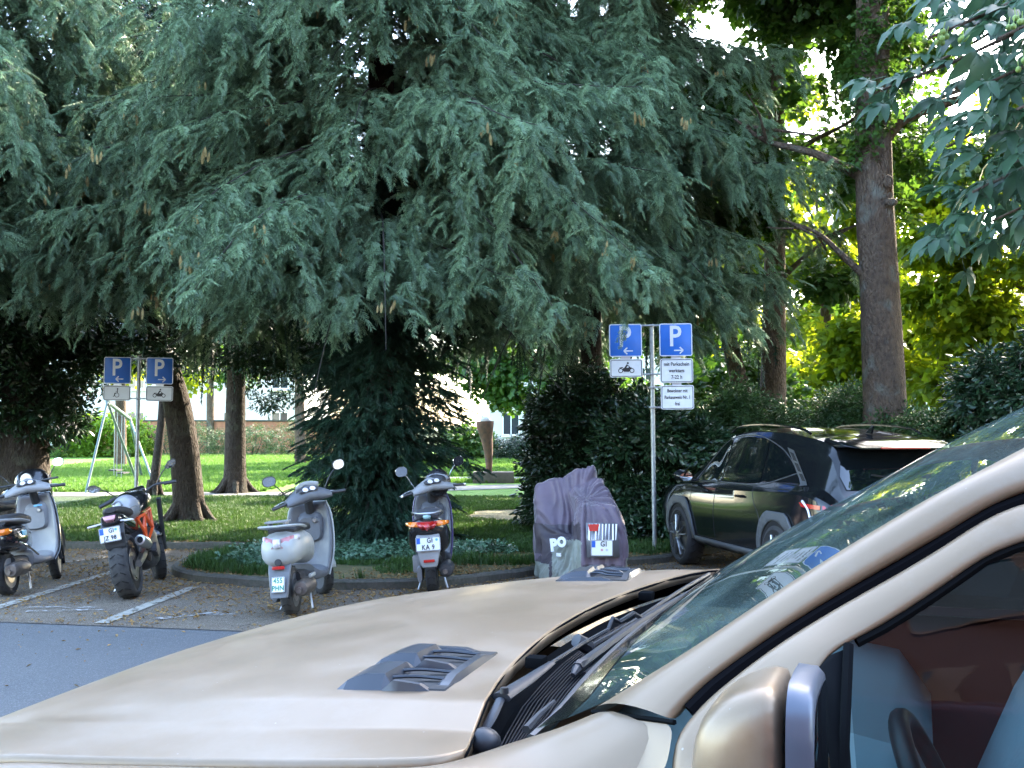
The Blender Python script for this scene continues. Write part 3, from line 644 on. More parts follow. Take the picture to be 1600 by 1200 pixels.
def keep_clear(W):
    """foliage cut back from the faces of the two sign posts and from the trunks' foot"""
    px = 800 + FPX * W[:, 0] / W[:, 1]; py = 665 - FPX * (W[:, 2] - CAMH) / W[:, 1]; ok = np.ones(len(W), bool)
    for x0, x1, y0, y1, Y in ((128, 292, 512, 900, 18.6), (1000, 1115, 472, 900, 15.2), (935, 1010, 482, 900, 15.2)): ok &= ~((px > x0) & (px < x1) & (py > y0) & (py < y1) & (W[:, 1] < Y))
    return ok
def spruce(name, x, y, h, label, zlo, prof, seed, protos, trunk_r=.28, dens=1.0, step=.32, per=4, lean=(0, 0), strands=0, cut=None, sec=.26, ssp=.2, z_seen=9.3, tass=.95, ssc=1.0):
    rg = np.random.default_rng(seed); root = empty(name, (x, y, Z_L - .02), label=label, cat='tree')
    b = MB(); b.tube([(0, 0, -.1), (lean[0] * .02, 0, .35), (lean[0] * .3, lean[1] * .3, h * .35), (lean[0], lean[1], h)], [trunk_r * 1.5, trunk_r * 1.05, trunk_r * .75, .03], 12, smooth=5)
    b.build('trunk', M_sbark, root, angle=70)
    P = []; D = []; U = []; S = []; limbs = MB(); SP = []
    z = zlo
    while z < h * .97:
        seen = z < z_seen
        n = per if seen else max(2, per - 1)
        a0 = rg.uniform(0, 2 * PI)
        for k in range(n):
            az = a0 + 2 * PI * k / n + rg.uniform(-.35, .35); L = prof(z, az) * rg.uniform(.55, 1.12)
            if L < .25: continue
            if cut and cut(az, z): continue
            ca, sa = math.cos(az), math.sin(az); N = 12; path = []
            up = rg.uniform(.0, .38); dr = rg.uniform(.28, .75)
            for i in range(N + 1):
                t = i / N; path.append((ca * L * t, sa * L * t, z + L * (up * t - dr * t * t) + (.12 * L * max(0, t - .8)) + .05 * math.sin(t * 9 + az * 3)))
            cx = lean[0] * z / h; cy = lean[1] * z / h
            path = [(p[0] + cx, p[1] + cy, p[2]) for p in path]
            lb = MB(); lb.tube(path[::2], [.005 + .0035 * L, .003], 5, cap=False); limbs.add(lb.v, lb.f)
            path = np.array(path); sp = sec / (dens if seen else dens * .45); t = .14 + rg.uniform(0, .1); back = sa > .35
            while t < 1.0:
                i = min(int(t * N), N - 1); p = path[i] + (path[i + 1] - path[i]) * (t * N - i); ld = path[i + 1] - path[i]; ld /= np.linalg.norm(ld)
                for s in (-1, 1):
                    l2 = (.25 + .8 * (1 - t) * min(1, L / 3)) * rg.uniform(.5, 1.25); side = np.array([-sa * s, ca * s, 0])
                    d2 = ld * .7 + side * .8 + np.array([0, 0, rg.uniform(-.15, .12)]); d2 /= np.linalg.norm(d2); u = rg.uniform(0, ssp)
                    while u < l2:
                        q = p + d2 * u + np.array([0, 0, -.4 * u * u])
                        if back and rg.random() < .6: u += ssp; continue
                        tl = tass * rg.random() ** 1.6 * (1.25 if u > l2 * .6 else .8) if seen else .1; st = .10 if seen else .2; k_ = int(tl / st) + 1; az2 = az + s * rg.uniform(0, .9) + rg.normal(0, .35)
                        drift = np.array([math.cos(az2), math.sin(az2), 0]) * .12
                        for w in range(k_):
                            for _ in range(2):
                                a3 = az2 + rg.normal(0, .75); f = w / max(1, k_); dn = rg.uniform(.1, 1.0) + .5 * f
                                P.append(q + drift * (w * st / .3) + np.array([rg.normal(0, .02), rg.normal(0, .02), -w * st])); D.append(np.array([math.cos(a3), math.sin(a3), -dn])); U.append(np.array([math.cos(a3) * dn + rg.normal(0, .4), math.sin(a3) * dn + rg.normal(0, .4), 1.0])); S.append(rg.uniform(.5, 1.0) * (1.05 - .25 * f) * (1 if seen else 2.2) * ssc)
                        u += ssp * rg.uniform(.7, 1.5) / (1 if seen else .5)
                t += sp / L * rg.uniform(.7, 1.35)
            P.append(path[-1]); D.append(np.array([ca, sa, -.3])); U.append(np.array([0, 0, 1.])); S.append(1.0)
            if strands and z < strands and sa > .15:
                for q in range(int(L * 5)):
                    t = rg.uniform(.25, 1); i = min(int(t * N), N - 1); SP.append(path[i] + np.array([rg.normal(0, .15), rg.normal(0, .15), -rg.uniform(.1, .35)]))
        z += step * rg.uniform(.75, 1.25) * (1 if seen else 1.6)
    tag(limbs.build('limbs', mat('limb_bark', (.028, .022, .018), .95), root, merge=False), kind='stuff')
    P = np.array(P); D = np.array(D); U = np.array(U); S = np.array(S); k = keep_clear(P + np.array([x, y, Z_L]));
    if zlo > 3: k &= P[:, 2] > np.where(P[:, 1] + y < 16.5, 2.95, 2.55) + .35 * np.array([noise.noise(Vector((p[0] * 1.3, p[1] * 1.3, seed))) for p in P]) + .25 * np.sin(P[:, 0] * 5)
    P, D, U, S = P[k], D[k], U[k], S[k]
    o = scatter('crown', P, eul(D, U), S, protos, root); tag(o, kind='stuff')
    if SP:
        SP = np.array(SP); SP = SP[keep_clear(SP + np.array([x, y, Z_L - .45])) & keep_clear(SP + np.array([x, y, Z_L]))]; n = len(SP); o = scatter('hanging_strands', SP, eul(np.stack([rg.normal(0, .07, n), rg.normal(0, .07, n), -np.ones(n)], 1), np.stack([rg.normal(0, 1, n), rg.normal(0, 1, n), np.zeros(n)], 1)), rg.uniform(.7, 1.5, n), STR, root); tag(o, kind='stuff')
    print(name, len(P), len(SP)); return root

def big_prof(mx, top, right=1.0):
    return lambda z, az: (right if math.cos(az) > .25 else 1.0) * max(.3, mx * min(1.0, (top - z) / (top - 5.5)) * (1.0 if z > 3.9 else .75 + .25 * max(0, z - 3) / .9))
pC = gnd(588, 858)
spruce('spruce_tree', pC.x, pC.y + .3, 15, 'tall weeping spruce in the centre, its blue green branches hanging above the two scooters', 3.9, big_prof(4.3, 15), 5, SPR, strands=5.2, per=7, step=.29)
spruce('spruce_tree', -8.3, 16.4, 14.5, 'tall blue green spruce at the upper left, branches hanging over the left parking signs', 4.1, big_prof(5.0, 14.5), 6, SPR, trunk_r=.22, per=7, strands=4.8, step=.3)
spruce('spruce_tree', 1.3, 18.9, 15.5, 'blue green spruce between the central spruce and the forked trunk, behind the right parking sign', 3.9, big_prof(4.7, 15.5, .78), 7, SPR, strands=5.6, per=6, trunk_r=.2, step=.3)
# dark narrow skirt of the central tree: a separate yew growing round the trunk
def skirt(z, az): return (1.0 + .15 * math.sin(az * 3) if z < .9 else 1.12 - .10 * (z - .9) + .12 * math.sin(az * 3 + z)) if z < 3.2 else 1.0
spruce('yew_tree', pC.x + .05, pC.y + .15, 5.2, 'dense dark green yew reaching to the ground between the two middle scooters', .12, skirt, 9, YEW, trunk_r=.1, step=.12, per=10, dens=1.0, sec=.17, ssp=.16, z_seen=9, tass=.12, ssc=.75)

# ---- broad leaves
def leaf_cluster(name, seed, m, n=12, size=.09, spread=.22, wid=.5, fold=.25, maple=False, hang=.3):
    rd = random.Random(seed); vs = []; fs = []; lv = []
    for i in range(n):
        a = rd.uniform(0, 2 * PI); el = rd.uniform(-.6, .6); r = spread * rd.uniform(.15, 1)
        p = Vector((math.cos(a) * math.cos(el), math.sin(a) * math.cos(el), math.sin(el) * .6)) * r
        d = (p.normalized() + Vector((rd.gauss(0, .4), rd.gauss(0, .4), -hang + rd.gauss(0, .3)))).normalized(); u = Vector((rd.gauss(0, .35), rd.gauss(0, .35), 1))
        y = u.cross(d).normalized(); z = d.cross(y); s = size * rd.uniform(.65, 1.2); val = rd.random(); o = len(vs)
        if maple:
            prof = [(0, 0), (.12, .1), (.02, .42), (.28, .3), (.42, .62), (.58, .3), (1.0, 0)]
            for (px_, py_) in prof: vs.append(p + d * s * px_ + y * s * py_ + z * (-fold * s * py_ ** 1.2 - .2 * s * px_ * px_))
            for (px_, py_) in prof[1:-1]: vs.append(p + d * s * px_ - y * s * py_ + z * (-fold * s * py_ ** 1.2 - .2 * s * px_ * px_))
            for a_, b_ in ((1, 2), (2, 3), (3, 4), (4, 5), (5, 6)): fs.append((o, o + a_, o + b_)); lv.append(val)
            m1 = [0, 7, 8, 9, 10, 11, 6]
            for a_, b_ in ((1, 2), (2, 3), (3, 4), (4, 5), (5, 6)): fs.append((o, o + m1[b_], o + m1[a_])); lv.append(val)
        else:
            w = wid * s * .5
            for px_, py_, pz in ((0, 0, 0), (.35, 1, -fold), (.75, .72, -fold * .8 - .1), (1, 0, -.22), (.35, -1, -fold), (.75, -.72, -fold * .8 - .1), (.5, 0, 0)):
                vs.append(p + d * s * px_ + y * w * py_ + z * s * pz * .6)
            fs += [(o, o + 1, o + 6), (o + 1, o + 2, o + 6), (o + 2, o + 3, o + 6), (o, o + 6, o + 4), (o + 4, o + 6, o + 5), (o + 5, o + 6, o + 3)]; lv += [val] * 6
    return proto_obj(name, proto_mesh(name, vs, fs, lv, m))
M_maple = leaf_mat('maple_leaf', [(.09, .17, .018), (.15, .24, .022), (.22, .30, .03)], trans=.70, rough=.45, tcol=(1.9, 1.5, .50))
M_green = leaf_mat('mid_green_leaf', [(.035, .09, .02), (.055, .13, .028), (.08, .165, .035)], trans=.5, rough=.4, tcol=(1.5, 1.3, .55))
M_dark = leaf_mat('dark_glossy_leaf', [(.013, .034, .014), (.02, .05, .02), (.032, .07, .028)], trans=.2, rough=.3, spec=.5)
M_hedge = leaf_mat('hedge_leaf', [(.028, .065, .018), (.042, .09, .025), (.06, .12, .033)], trans=.3, rough=.45)
M_lime = leaf_mat('lime_leaf', [(.09, .20, .02), (.14, .27, .03), (.2, .33, .04)], trans=.5, rough=.45, tcol=(1.4, 1.2, .5))
MAP = [leaf_cluster('maple_spray', k, M_maple, 12, .12, .30, maple=True) for k in range(3)]
MAPG = [leaf_cluster('green_spray', 20 + k, M_green, 16, .13, .28, maple=True) for k in range(3)]
DRK = [leaf_cluster('laurel_spray', 40 + k, M_dark, 16, .10, .17, wid=.42, hang=.1) for k in range(3)]
HDG = [leaf_cluster('hedge_spray', 60 + k, M_hedge, 20, .055, .14, wid=.55, hang=.0) for k in range(3)]
LIM = [leaf_cluster('lime_spray', 80 + k, M_lime, 14, .13, .28, wid=.8) for k in range(2)]

def lobes_pts(lobes, n, rg, shell=.5):
    """points inside a set of ellipsoids (cx,cy,cz,rx,ry,rz), biased to the outside and gathered in clumps"""
    w = np.array([l[3] * l[4] * l[5] for l in lobes]) ** .8; w /= w.sum(); k = rg.choice(len(lobes), n, p=w); L = np.array(lobes)[k]
    d = rg.normal(0, 1, (n, 3)); d /= np.linalg.norm(d, axis=1, keepdims=True); r = shell + (1 - shell) * rg.random(n) ** .6
    r = r * (.86 + .22 * np.array([noise.noise(Vector(v) * 2.3 + Vector((kk, 0, 0))) for v, kk in zip(d, k)]) * 2)
    return L[:, :3] + d * r[:, None] * L[:, 3:6], d
def leafy(name_crown, root, lobes, n, protos, seed, scale=(.8, 1.25), shell=.5, gap=.0):
    rg = np.random.default_rng(seed); P, d = lobes_pts(lobes, n, rg, shell)
    if gap:
        f = np.array([noise.noise(Vector(p) * 1.1 + Vector((seed, 0, 0))) for p in P]); P = P[f > gap]; d = d[f > gap]
    n = len(P); D = d + rg.normal(0, .5, (n, 3)); D[:, 2] -= .3; U = rg.normal(0, .35, (n, 3)); U[:, 2] += 1
    o = scatter(name_crown, P, eul(D, U), rg.uniform(*scale, n), protos, root); return tag(o, kind='stuff')
def limb_set(root, base, tips, r0, m, wig=.25, seed=1, name='branch'):
    rd = random.Random(seed)
    for t in tips:
        b = MB(); A = Vector(base(t[2]) if callable(base) else base); B = Vector(t[:3]); L = (B - A).length
        m1 = A.lerp(B, .35) + Vector((rd.uniform(-1, 1), rd.uniform(-1, 1), rd.uniform(0, 1))) * wig * L * .3; m2 = A.lerp(B, .7) + Vector((rd.uniform(-1, 1), rd.uniform(-1, 1), rd.uniform(-.3, 1))) * wig * L * .3
        rr = t[3] if len(t) > 3 else r0
        b.tube([A, m1, m2, B], [rr, rr * .7, rr * .45, rr * .2], 7, smooth=4)
        for k in range(3):
            q = A.lerp(B, rd.uniform(.45, .9)); e = q + Vector((rd.uniform(-1, 1), rd.uniform(-1, 1), rd.uniform(-.2, .8))) * L * .3; b.tube([m2.lerp(B, k / 3), q.lerp(e, .5), e], [rr * .35, rr * .2, rr * .08], 5)
        b.build(name, m, root, angle=70)

# thick maple at the right
mx = (1383 - 800) / FPX * 17
mt = empty('maple_tree', (mx, 17, Z_L), label='thick straight brown maple trunk rising behind the black car, top out of the picture', cat='tree')
secs = []
b = MB(); NZ = 46
for i in range(NZ):
    z = -.1 + 11.5 * i / (NZ - 1); r = .33 + .10 * math.exp(-max(z, 0) / .6) - .012 * z; cx = -.018 * z + .03 * math.sin(z * .9)
    secs.append([(cx + math.cos(a * PI / 14) * r * (1 + .07 * noise.noise(Vector((math.cos(a * PI / 14) * 2.5, math.sin(a * PI / 14) * 2.5, z * .9)))), math.sin(a * PI / 14) * r * (1 + .05 * math.sin(5 * a * PI / 14 + z)), z) for a in range(28)])
b.loft(secs, close=True); b.build('trunk', M_mbark, mt, angle=80)
b = MB(); b.ell((-.02, -.325, 5.15), (.075, .05, .1), 12, 8); b.build('knot', M_mbark, mt); b = MB(); b.ell((.02, -.31, 4.85), (.1, .06, .06), 12, 8); b.build('knot', M_mbark, mt)
limb_set(mt, lambda z: (-.1, 0, z - .5 - .1 * abs(z)), [(-1.6, -.3, 4.6, .07), (-2.1, .5, 6.3, .09), (1.7, .2, 6.9, .13), (1.2, 2.2, 9, .1), (-1.5, 2, 9.5, .12), (2.6, -1.2, 9.4, .12), (-2.5, -1.5, 9.6, .1)], .1, M_mbark, seed=5)
rg0 = random.Random(12)
leafy('crown', mt, [(rg0.uniform(-4.2, 4.6), rg0.uniform(-3.5, 3.5), rg0.uniform(9.3, 13.5), 1.7, 1.7, 1.1) for _ in range(30)], 9500, MAPG, 3, shell=.3, scale=(.9, 1.5))
# ivy/leaf sprays along the upper trunk
leafy('trunk_shoots', mt, [(-.2, -.2, 6.6, .5, .4, 1.2), (-.35, 0, 5.6, .3, .3, .35), (.1, -.2, 7.6, .5, .4, .6)], 170, MAPG, 8, scale=(.4, .7))

# forked trunk
fx = (1205 - 800) / FPX * 20.5
ft = empty('forked_tree', (fx, 20.5, Z_L), label='forked brown trunk behind the hedge, between the right parking sign and the thick maple trunk', cat='tree')
b = MB(); b.tube([(0, 0, -.1), (0, 0, .8), (.02, 0, 1.6), (.06, 0, 3.2), (.1, 0, 5.5), (.14, 0, 8), (.1, 0, 11)], [.34, .27, .25, .21, .17, .13, .06], 14, smooth=4)
b.build('trunk', M_mbark, ft, angle=80)
b = MB(); b.tube([(-.05, 0, .9), (-.3, -.05, 1.5), (-.55, -.05, 2.3), (-.8, 0, 3.4), (-1.15, .1, 5.2), (-1.5, .2, 7.2)], [.2, .17, .155, .14, .1, .05], 12, smooth=4); b.build('trunk_limb', M_mbark, ft, angle=80)
limb_set(ft, lambda z: (.08, 0, z - 1.1), [(1.6, -.5, 5.2, .06), (-1.7, .8, 5.7, .05), (2.0, .6, 7.4, .07), (-1.9, -.9, 8.4, .06)], .06, M_mbark, seed=7)
leafy('crown', ft, [(rg0.uniform(-3.4, 3.4), rg0.uniform(-3, 3), rg0.uniform(6.5, 11.5), 1.1, 1.1, .7) for _ in range(20)] + [(rg0.uniform(-2.2, 1.6), rg0.uniform(-1.6, -.3), rg0.uniform(3.6, 7.6), .75, .5, .5) for _ in range(14)], 4600, MAPG, 5, shell=.3, gap=-.05)

# leaning trunk left, straight trunk, thin trunk
def trunk_tree(name, px, py, label, path, radii, lobes, n, protos, seed, m=M_sbark, flare=1.3):
    g = gnd(px, py, Z_L); r = empty(name, (g.x, g.y, Z_L), label=label, cat='tree'); b = MB()
    b.tube([(0, 0, -.1)] + path, [radii[0] * flare] + radii, 16, smooth=5); rd = random.Random(seed)
    for k in range(6):
        a = k * PI / 3 + rd.uniform(-.3, .3); b.tube([(math.cos(a) * radii[0] * .6, math.sin(a) * radii[0] * .6, .35), (math.cos(a) * radii[0] * 1.3, math.sin(a) * radii[0] * 1.3, .08), (math.cos(a) * radii[0] * 2.1, math.sin(a) * radii[0] * 2.1, -.05)], [.09, .07, .03], 7, smooth=3)
    b.build('trunk', m, r, angle=80)
    tip = path[-1]; limb_set(r, path[-2], [(l[0], l[1], l[2]) for l in lobes[:5]], radii[-1] * .6, m, seed=seed)
    if n: leafy('crown', r, lobes, n, protos, seed, shell=.3)
    return r
q = 20.2 / FPX
trunk_tree('leaning_tree', 296, 815, 'dark leaning trunk with flared roots on the shaded lawn, behind the orange framed motorcycle', [(0, 0, .12), (-.03, 0, .5), (-.1, 0, 1.2), (-.24, 0, 2.0), (-.52, 0, 3.0), (-.75, 0, 4.2), (-.8, 0, 6)], [.27, .255, .24, .225, .19, .16, .1],
           [(-2.5, -.5, 4.6, 1.3, 1.2, .8), (.5, 1, 5, 1.4, 1.4, 1), (-1, -1.2, 5.6, 1.5, 1.5, 1), (-1.5, 1.5, 6.6, 1.8, 1.8, 1.2), (1.2, -.3, 6.4, 1.6, 1.6, 1.2), (-.5, 0, 8, 2, 2, 1.4), (-2.2, .3, 3.3, 1.3, .8, .55), (1.6, .5, 3.2, 1.3, .9, .6), (-.6, .9, 3.4, 1.2, .8, .6), (-.4, -.6, 2.85, .9, .4, .45), (-1.7, -.3, 2.85, .9, .5, .4), (1.3, -.3, 2.75, 1.0, .5, .45), (2.6, -.2, 2.9, .9, .5, .5)], 6500, DRK, 21)
trunk_tree('straight_tree', 367, 770, 'straight brown trunk at the edge of the sunlit meadow, right of the leaning trunk', [(0, 0, .15), (0, 0, .6), (.0, 0, 2), (.02, 0, 4), (.05, 0, 7)], [.30, .26, .235, .2, .1],
           [(-1.2, -.6, 4.0, 1.4, 1.2, .8), (1.3, .4, 4.4, 1.4, 1.4, .9), (0, -1, 5.4, 1.6, 1.5, 1), (-1.5, 1.5, 6.6, 1.8, 1.8, 1.2), (1.2, -.3, 6.6, 1.6, 1.6, 1.2), (.9, -.8, 3.3, 1.1, .8, .7), (-1.6, .2, 3.4, 1.3, .8, .8), (2.4, .4, 3.3, 1.2, .8, .8), (1.0, -.9, 2.2, .45, .4, .35), (2.0, -.5, 2.7, .9, .5, .4)], 4300, DRK, 22)
trunk_tree('thin_tree', 240, 775, 'thin slanting trunk on the meadow edge, left of the leaning trunk', [(0, 0, .1), (.05, 0, .7), (.15, 0, 1.6), (.2, 0, 2.6), (.3, 0, 4.2)], [.11, .10, .09, .08, .04],
           [(-.8, -.3, 3.9, 1, 1, .7), (.8, .3, 4.3, 1.1, 1.1, .8), (.2, 0, 5, 1.2, 1.2, .9)], 700, MAPG, 23)
# dark tree at the left edge
dl = empty('dark_tree', ((38 - 800) / FPX * 19.0, 19.0, Z_L), label='dense dark broadleaf tree at the left edge behind the parked scooter', cat='tree')
b = MB(); b.tube([(0, 0, -.1), (0, 0, .2), (.02, 0, .9), (0, 0, 2), (0, 0, 4), (.1, 0, 7)], [.62, .5, .4, .36, .28, .1], 14, smooth=4); b.build('trunk', M_sbark, dl, angle=80)
leafy('crown', dl, [(-1.2, -.3, 2.0, 1.5, 1.2, .9), (.35, .2, 2.6, .95, 1.2, .9), (-.3, -.5, 3.3, 1.6, 1.3, .9), (-2.2, 0, 1.4, 1.1, 1.2, .8), (.5, 0, 1.75, .7, .9, .5), (-1, .3, 4.5, 2, 1.8, 1.2), (.2, .2, 5.8, 2, 2, 1.4), (-1.5, 0, 7, 2.2, 2, 1.6)], 5200, DRK, 31, shell=.35, scale=(.9, 1.5))

# big shrubs and hedge at the right
def shrub(name, px0, px1, ytop, Y, label, protos, n, seed, depth=1.1, group=None, dome=.35):
    x0 = (px0 - 800) / FPX * Y; x1 = (px1 - 800) / FPX * Y; h = CAMH + (665 - ytop) / FPX * Y - Z_L; cx = (x0 + x1) / 2; w = x1 - x0; rg = random.Random(seed)
    r = empty(name, (cx, Y, Z_L), label=label, cat='shrub', group=group); lob = []
    k = max(3, int(w / .8))
    for i in range(k):
        for j in range(3):
            fx_ = -w / 2 + w * (i + .5) / k; hh = h * (1 - dome * (2 * abs(fx_) / w) ** 2.5)
            lob.append((fx_ + rg.uniform(-.15, .15), rg.uniform(-.2, .2), hh * (j + .5) / 3 * .96, w / k * .85 * rg.uniform(.9, 1.2), depth * rg.uniform(.8, 1.1), hh / 3 * .75 * rg.uniform(.85, 1.15)))
    b = MB(); 
    for i in range(9):
        a = rg.uniform(-w * .4, w * .4); b.tube([(a * .5, rg.uniform(-.2, .2), -.05), (a, rg.uniform(-.3, .3), h * .45), (a * 1.1, rg.uniform(-.4, .4), h * .85)], [.03, .02, .008], 5)
    b.build('stems', M_bark, r); leafy('foliage', r, lob, n, protos, seed, shell=.45); return r
shrub('laurel_shrub', 836, 1010, 585, 18.2, 'tall dark glossy shrub right of the cone sculpture, behind the covered motorbike', DRK, 4200, 41, depth=1.1)
shrub('laurel_shrub', 950, 1105, 640, 16.8, 'dark shrub directly behind the right sign post', DRK, 3400, 42, depth=.9)
shrub('hedge_shrub', 1060, 1240, 612, 17.4, 'dull green shrub behind the windows of the black car', HDG, 5200, 43)
shrub('hedge_shrub', 1200, 1420, 618, 18.0, 'green leafy shrub at the foot of the thick maple trunk', HDG, 5600, 44)
shrub('hedge_shrub', 1380, 1700, 622, 16.6, 'green hedge shrub at the right edge above the car windscreen', HDG, 6500, 45)
shrub('hedge_shrub', 1530, 1760, 520, 15.4, 'tall dark green shrub at the far right edge of the picture', DRK, 3000, 46)
shrub('lime_shrub', 1060, 1240, 560, 24.5, 'lighter green shrub seen through the fork of the trunk', MAPG, 1900, 47, depth=1.6)
# meadow edge bushes, far
for i, (a, c, yt, Y, lb, pr) in enumerate([(95, 235, 648, 56, 'bush at the far end of the meadow left of the thin trunk', LIM), (215, 345, 655, 57, 'far bush between the thin and the leaning trunks', HDG), (330, 440, 664, 57, 'low far bush right of the straight trunk, before the brick wall', HDG),
        (420, 560, 652, 58, 'far bush beside the dark yew on its left', HDG), (690, 765, 668, 52, 'far bush left of the cone sculpture', MAPG), (772, 850, 680, 52, 'low far bush right of the cone sculpture', DRK), (-80, 110, 660, 55, 'far bush at the left edge of the meadow', HDG)]):
    shrub('meadow_bush', a, c, yt, Y, lb, pr, 800, 60 + i, depth=1.5)
for o in bpy.data.objects:
    if o.name.startswith('foliage') and o.parent and o.parent.name.startswith('meadow_bush'): 
        pass

# background trees: lit maples on the right, others behind the spruces
def bg_tree(px, Y, h, w, label, protos, n, seed, zlo=.22, name='maple_tree', scale=(1.1, 1.8), gap=-.12, tr=.18):
    x = (px - 800) / FPX * Y; rg = random.Random(seed); r = empty(name, (x, Y, Z_L), label=label, cat='tree')
    b = MB(); b.tube([(0, 0, -.1), (rg.uniform(-.1, .1), 0, h * .3), (rg.uniform(-.2, .2), 0, h * .6), (0, 0, h * .95)], [tr * 1.3, tr, tr * .7, .03], 9, smooth=3); b.build('trunk', M_mbark, r, angle=80)
    lob = []
    for i in range(22):
        z = rg.uniform(zlo * h, h); q = math.sin(PI * min(1, (z / h - zlo) / (1 - zlo) * .85 + .15)) ** .6 * w / 2; a = rg.uniform(0, 2 * PI); rr = q * rg.uniform(.3, .8)
        lob.append((math.cos(a) * rr, math.sin(a) * rr * .6, z, w * .16, w * .13, h * .06))
    limb_set(r, lambda z: (0, 0, z * .75), [(l[0], l[1], l[2]) for l in lob[:6]], tr * .35, M_mbark, seed=seed)
    leafy('crown', r, lob, n, protos, seed, shell=.25, scale=scale, gap=gap); return r
bg_tree(1290, 30, 8.6, 7.5, 'sunlit yellow green maple seen between the forked trunk and the thick trunk', MAP, 2700, 71, zlo=.1)
bg_tree(1480, 27, 8.2, 7.5, 'sunlit yellow green maple right of the thick trunk', MAP, 2700, 72, zlo=.1)
bg_tree(1640, 25, 9, 7, 'green maple at the right edge behind the chestnut leaves', MAP, 2000, 73, zlo=.15)
bg_tree(1100, 33, 9.5, 8, 'green tree behind the right parking sign', MAPG, 2200, 74, zlo=.16)
bg_tree(1210, 44, 15, 10, 'taller pale green tree far behind the forked trunk', MAP, 3200, 75, zlo=.3)
bg_tree(1440, 42, 8.5, 9, 'tall tree far behind the thick maple trunk', MAP, 2200, 76, zlo=.25)
bg_tree(860, 44, 10, 9, 'far tree whose low branches hang beside the cone sculpture', MAPG, 2400, 77, zlo=.25)
bg_tree(640, 48, 12, 11, 'far tree behind the dark yew', MAPG, 2300, 78, zlo=.28)
bg_tree(470, 46, 12, 9, 'far tree above the brick wall', MAP, 2000, 79, zlo=.28)
bg_tree(190, 44, 12, 9, 'far yellow green tree behind the left sign post', MAP, 2300, 80, zlo=.3)
bg_tree(-40, 40, 12, 9, 'far tree beyond the left edge', MAPG, 1800, 81, zlo=.25)
bg_tree(330, 62, 15, 12, 'farthest tree behind the straight trunk', MAPG, 1600, 82, zlo=.3)
bg_tree(980, 58, 14, 12, 'farthest tree behind the tall dark shrub', MAPG, 1600, 83, zlo=.2)
# unseen trees added right of the picture to keep the car park in shadow
for i, (x, y, h, w, n) in enumerate([(10.5, 13.5, 13, 9, 3600), (16.5, 17, 14, 9, 3000), (12, 8, 12, 9, 3000), (18, 11, 13, 10, 2600), (13.2, 20, 17, 8, 3000)]):
    bg_tree(800 + x / y * FPX, y, h, w, ['broad added shade tree out of view right of the black car', 'second added shade tree out of view on the right', 'added shade tree out of view over the parking bays right of the black car', 'outermost added shade tree out of view on the right side', 'high added shade tree with a raised crown beyond the right edge'][i], MAPG, n, 90 + i, zlo=(.56 if i == 5 else .38), scale=(1.6, 2.6), gap=-.3)

# ---- chestnut branches in the upper right corner, close to the camera
M_chest = leaf_mat('buckeye_leaf', [(.022, .06, .028), (.045, .105, .05), (.075, .15, .07)], trans=.35, rough=.42, spec=.4)
def palm_leaf(name, seed):
    rd = random.Random(seed); vs = []; fs = []; lv = []
    k = 5
    for i in range(k):
        a = R(-72 + 144 * i / (k - 1)) + rd.uniform(-.1, .1); L = .155 * (1 - .22 * abs(i - 2) / 2) * rd.uniform(.9, 1.1); W = L * .22; val = rd.random()
        dr = rd.uniform(.5, .9); o = len(vs); N = 7
        for j in range(N + 1):
            t = j / N; w = W * (math.sin(PI * min(1, t ** .8)) ** .75) * (1 if t < .97 else .2) * (.6 + .6 * t); r = L * (.08 + .95 * t); z = -dr * L * t * t * .8
            cx, cy = math.cos(a) * r, math.sin(a) * r; nx, ny = -math.sin(a), math.cos(a); f = .28 * w
            wave = .004 * math.sin(j * 2.2 + i)
            vs += [Vector((cx + nx * w, cy + ny * w, z + f + wave)), Vector((cx, cy, z)), Vector((cx - nx * w, cy - ny * w, z + f - wave))]
        for j in range(N):
            q = o + j * 3; fs += [(q, q + 1, q + 4, q + 3), (q + 1, q + 2, q + 5, q + 4)]; lv += [val * .8 + .1 * (j % 2), val * .8]
    o = len(vs)   # stalk
    for r_, z in ((0, 0), (-.07, .025)):
        for t in range(3): vs.append(Vector((r_, .0022 * math.cos(t * 2.09), z + .0022 * math.sin(t * 2.09))))
    for t in range(3): fs.append((o + t, o + (t + 1) % 3, o + 3 + (t + 1) % 3, o + 3 + t)); lv.append(.9)
    me = proto_mesh(name, vs, fs, lv, M_chest, smooth=True); return me
PALM = [palm_leaf('palmate_leaf', 200 + k) for k in range(4)]
ch = empty('chestnut_tree', (6.6, 6.6, 0), label='chestnut tree leaning in at the upper right with large drooping leaves and green fruit', cat='tree')
b = MB(); b.tube([(0, 0, -.1), (0, 0, .4), (-.05, 0, 2), (-.1, 0, 4), (-.2, 0, 6)], [.28, .22, .19, .15, .06], 12, smooth=4); b.build('trunk', M_mbark, ch, angle=80)
rc = random.Random(77); tips = []; 
def add_branch(A, B, r):
    A = Vector(A); B = Vector(B); m = A.lerp(B, .55) + Vector((0, 0, .18 * (B - A).length)); q = MB(); q.tube([A, m, B], [r, r * .6, r * .25], 6, smooth=5); o = q.build('branch', M_mbark, ch, angle=80); return [A, m, B]
leafpts = []
o0 = Vector(ch.location)
anch = [(1380, 140, 5.9), (1450, 60, 5.6), (1500, 150, 5.5), (1560, 60, 5.4), (1590, 170, 5.3), (1480, 230, 6.3), (1570, 260, 6.0), (1520, 300, 5.6), (1600, 340, 5.7), (1440, 10, 6.2), (1650, 250, 5.6), (1540, 350, 6.8), (1660, 60, 5.5), (1690, 380, 6.2), (1420, 120, 6.2), (1520, 30, 6.1), (1600, 120, 6.1)]
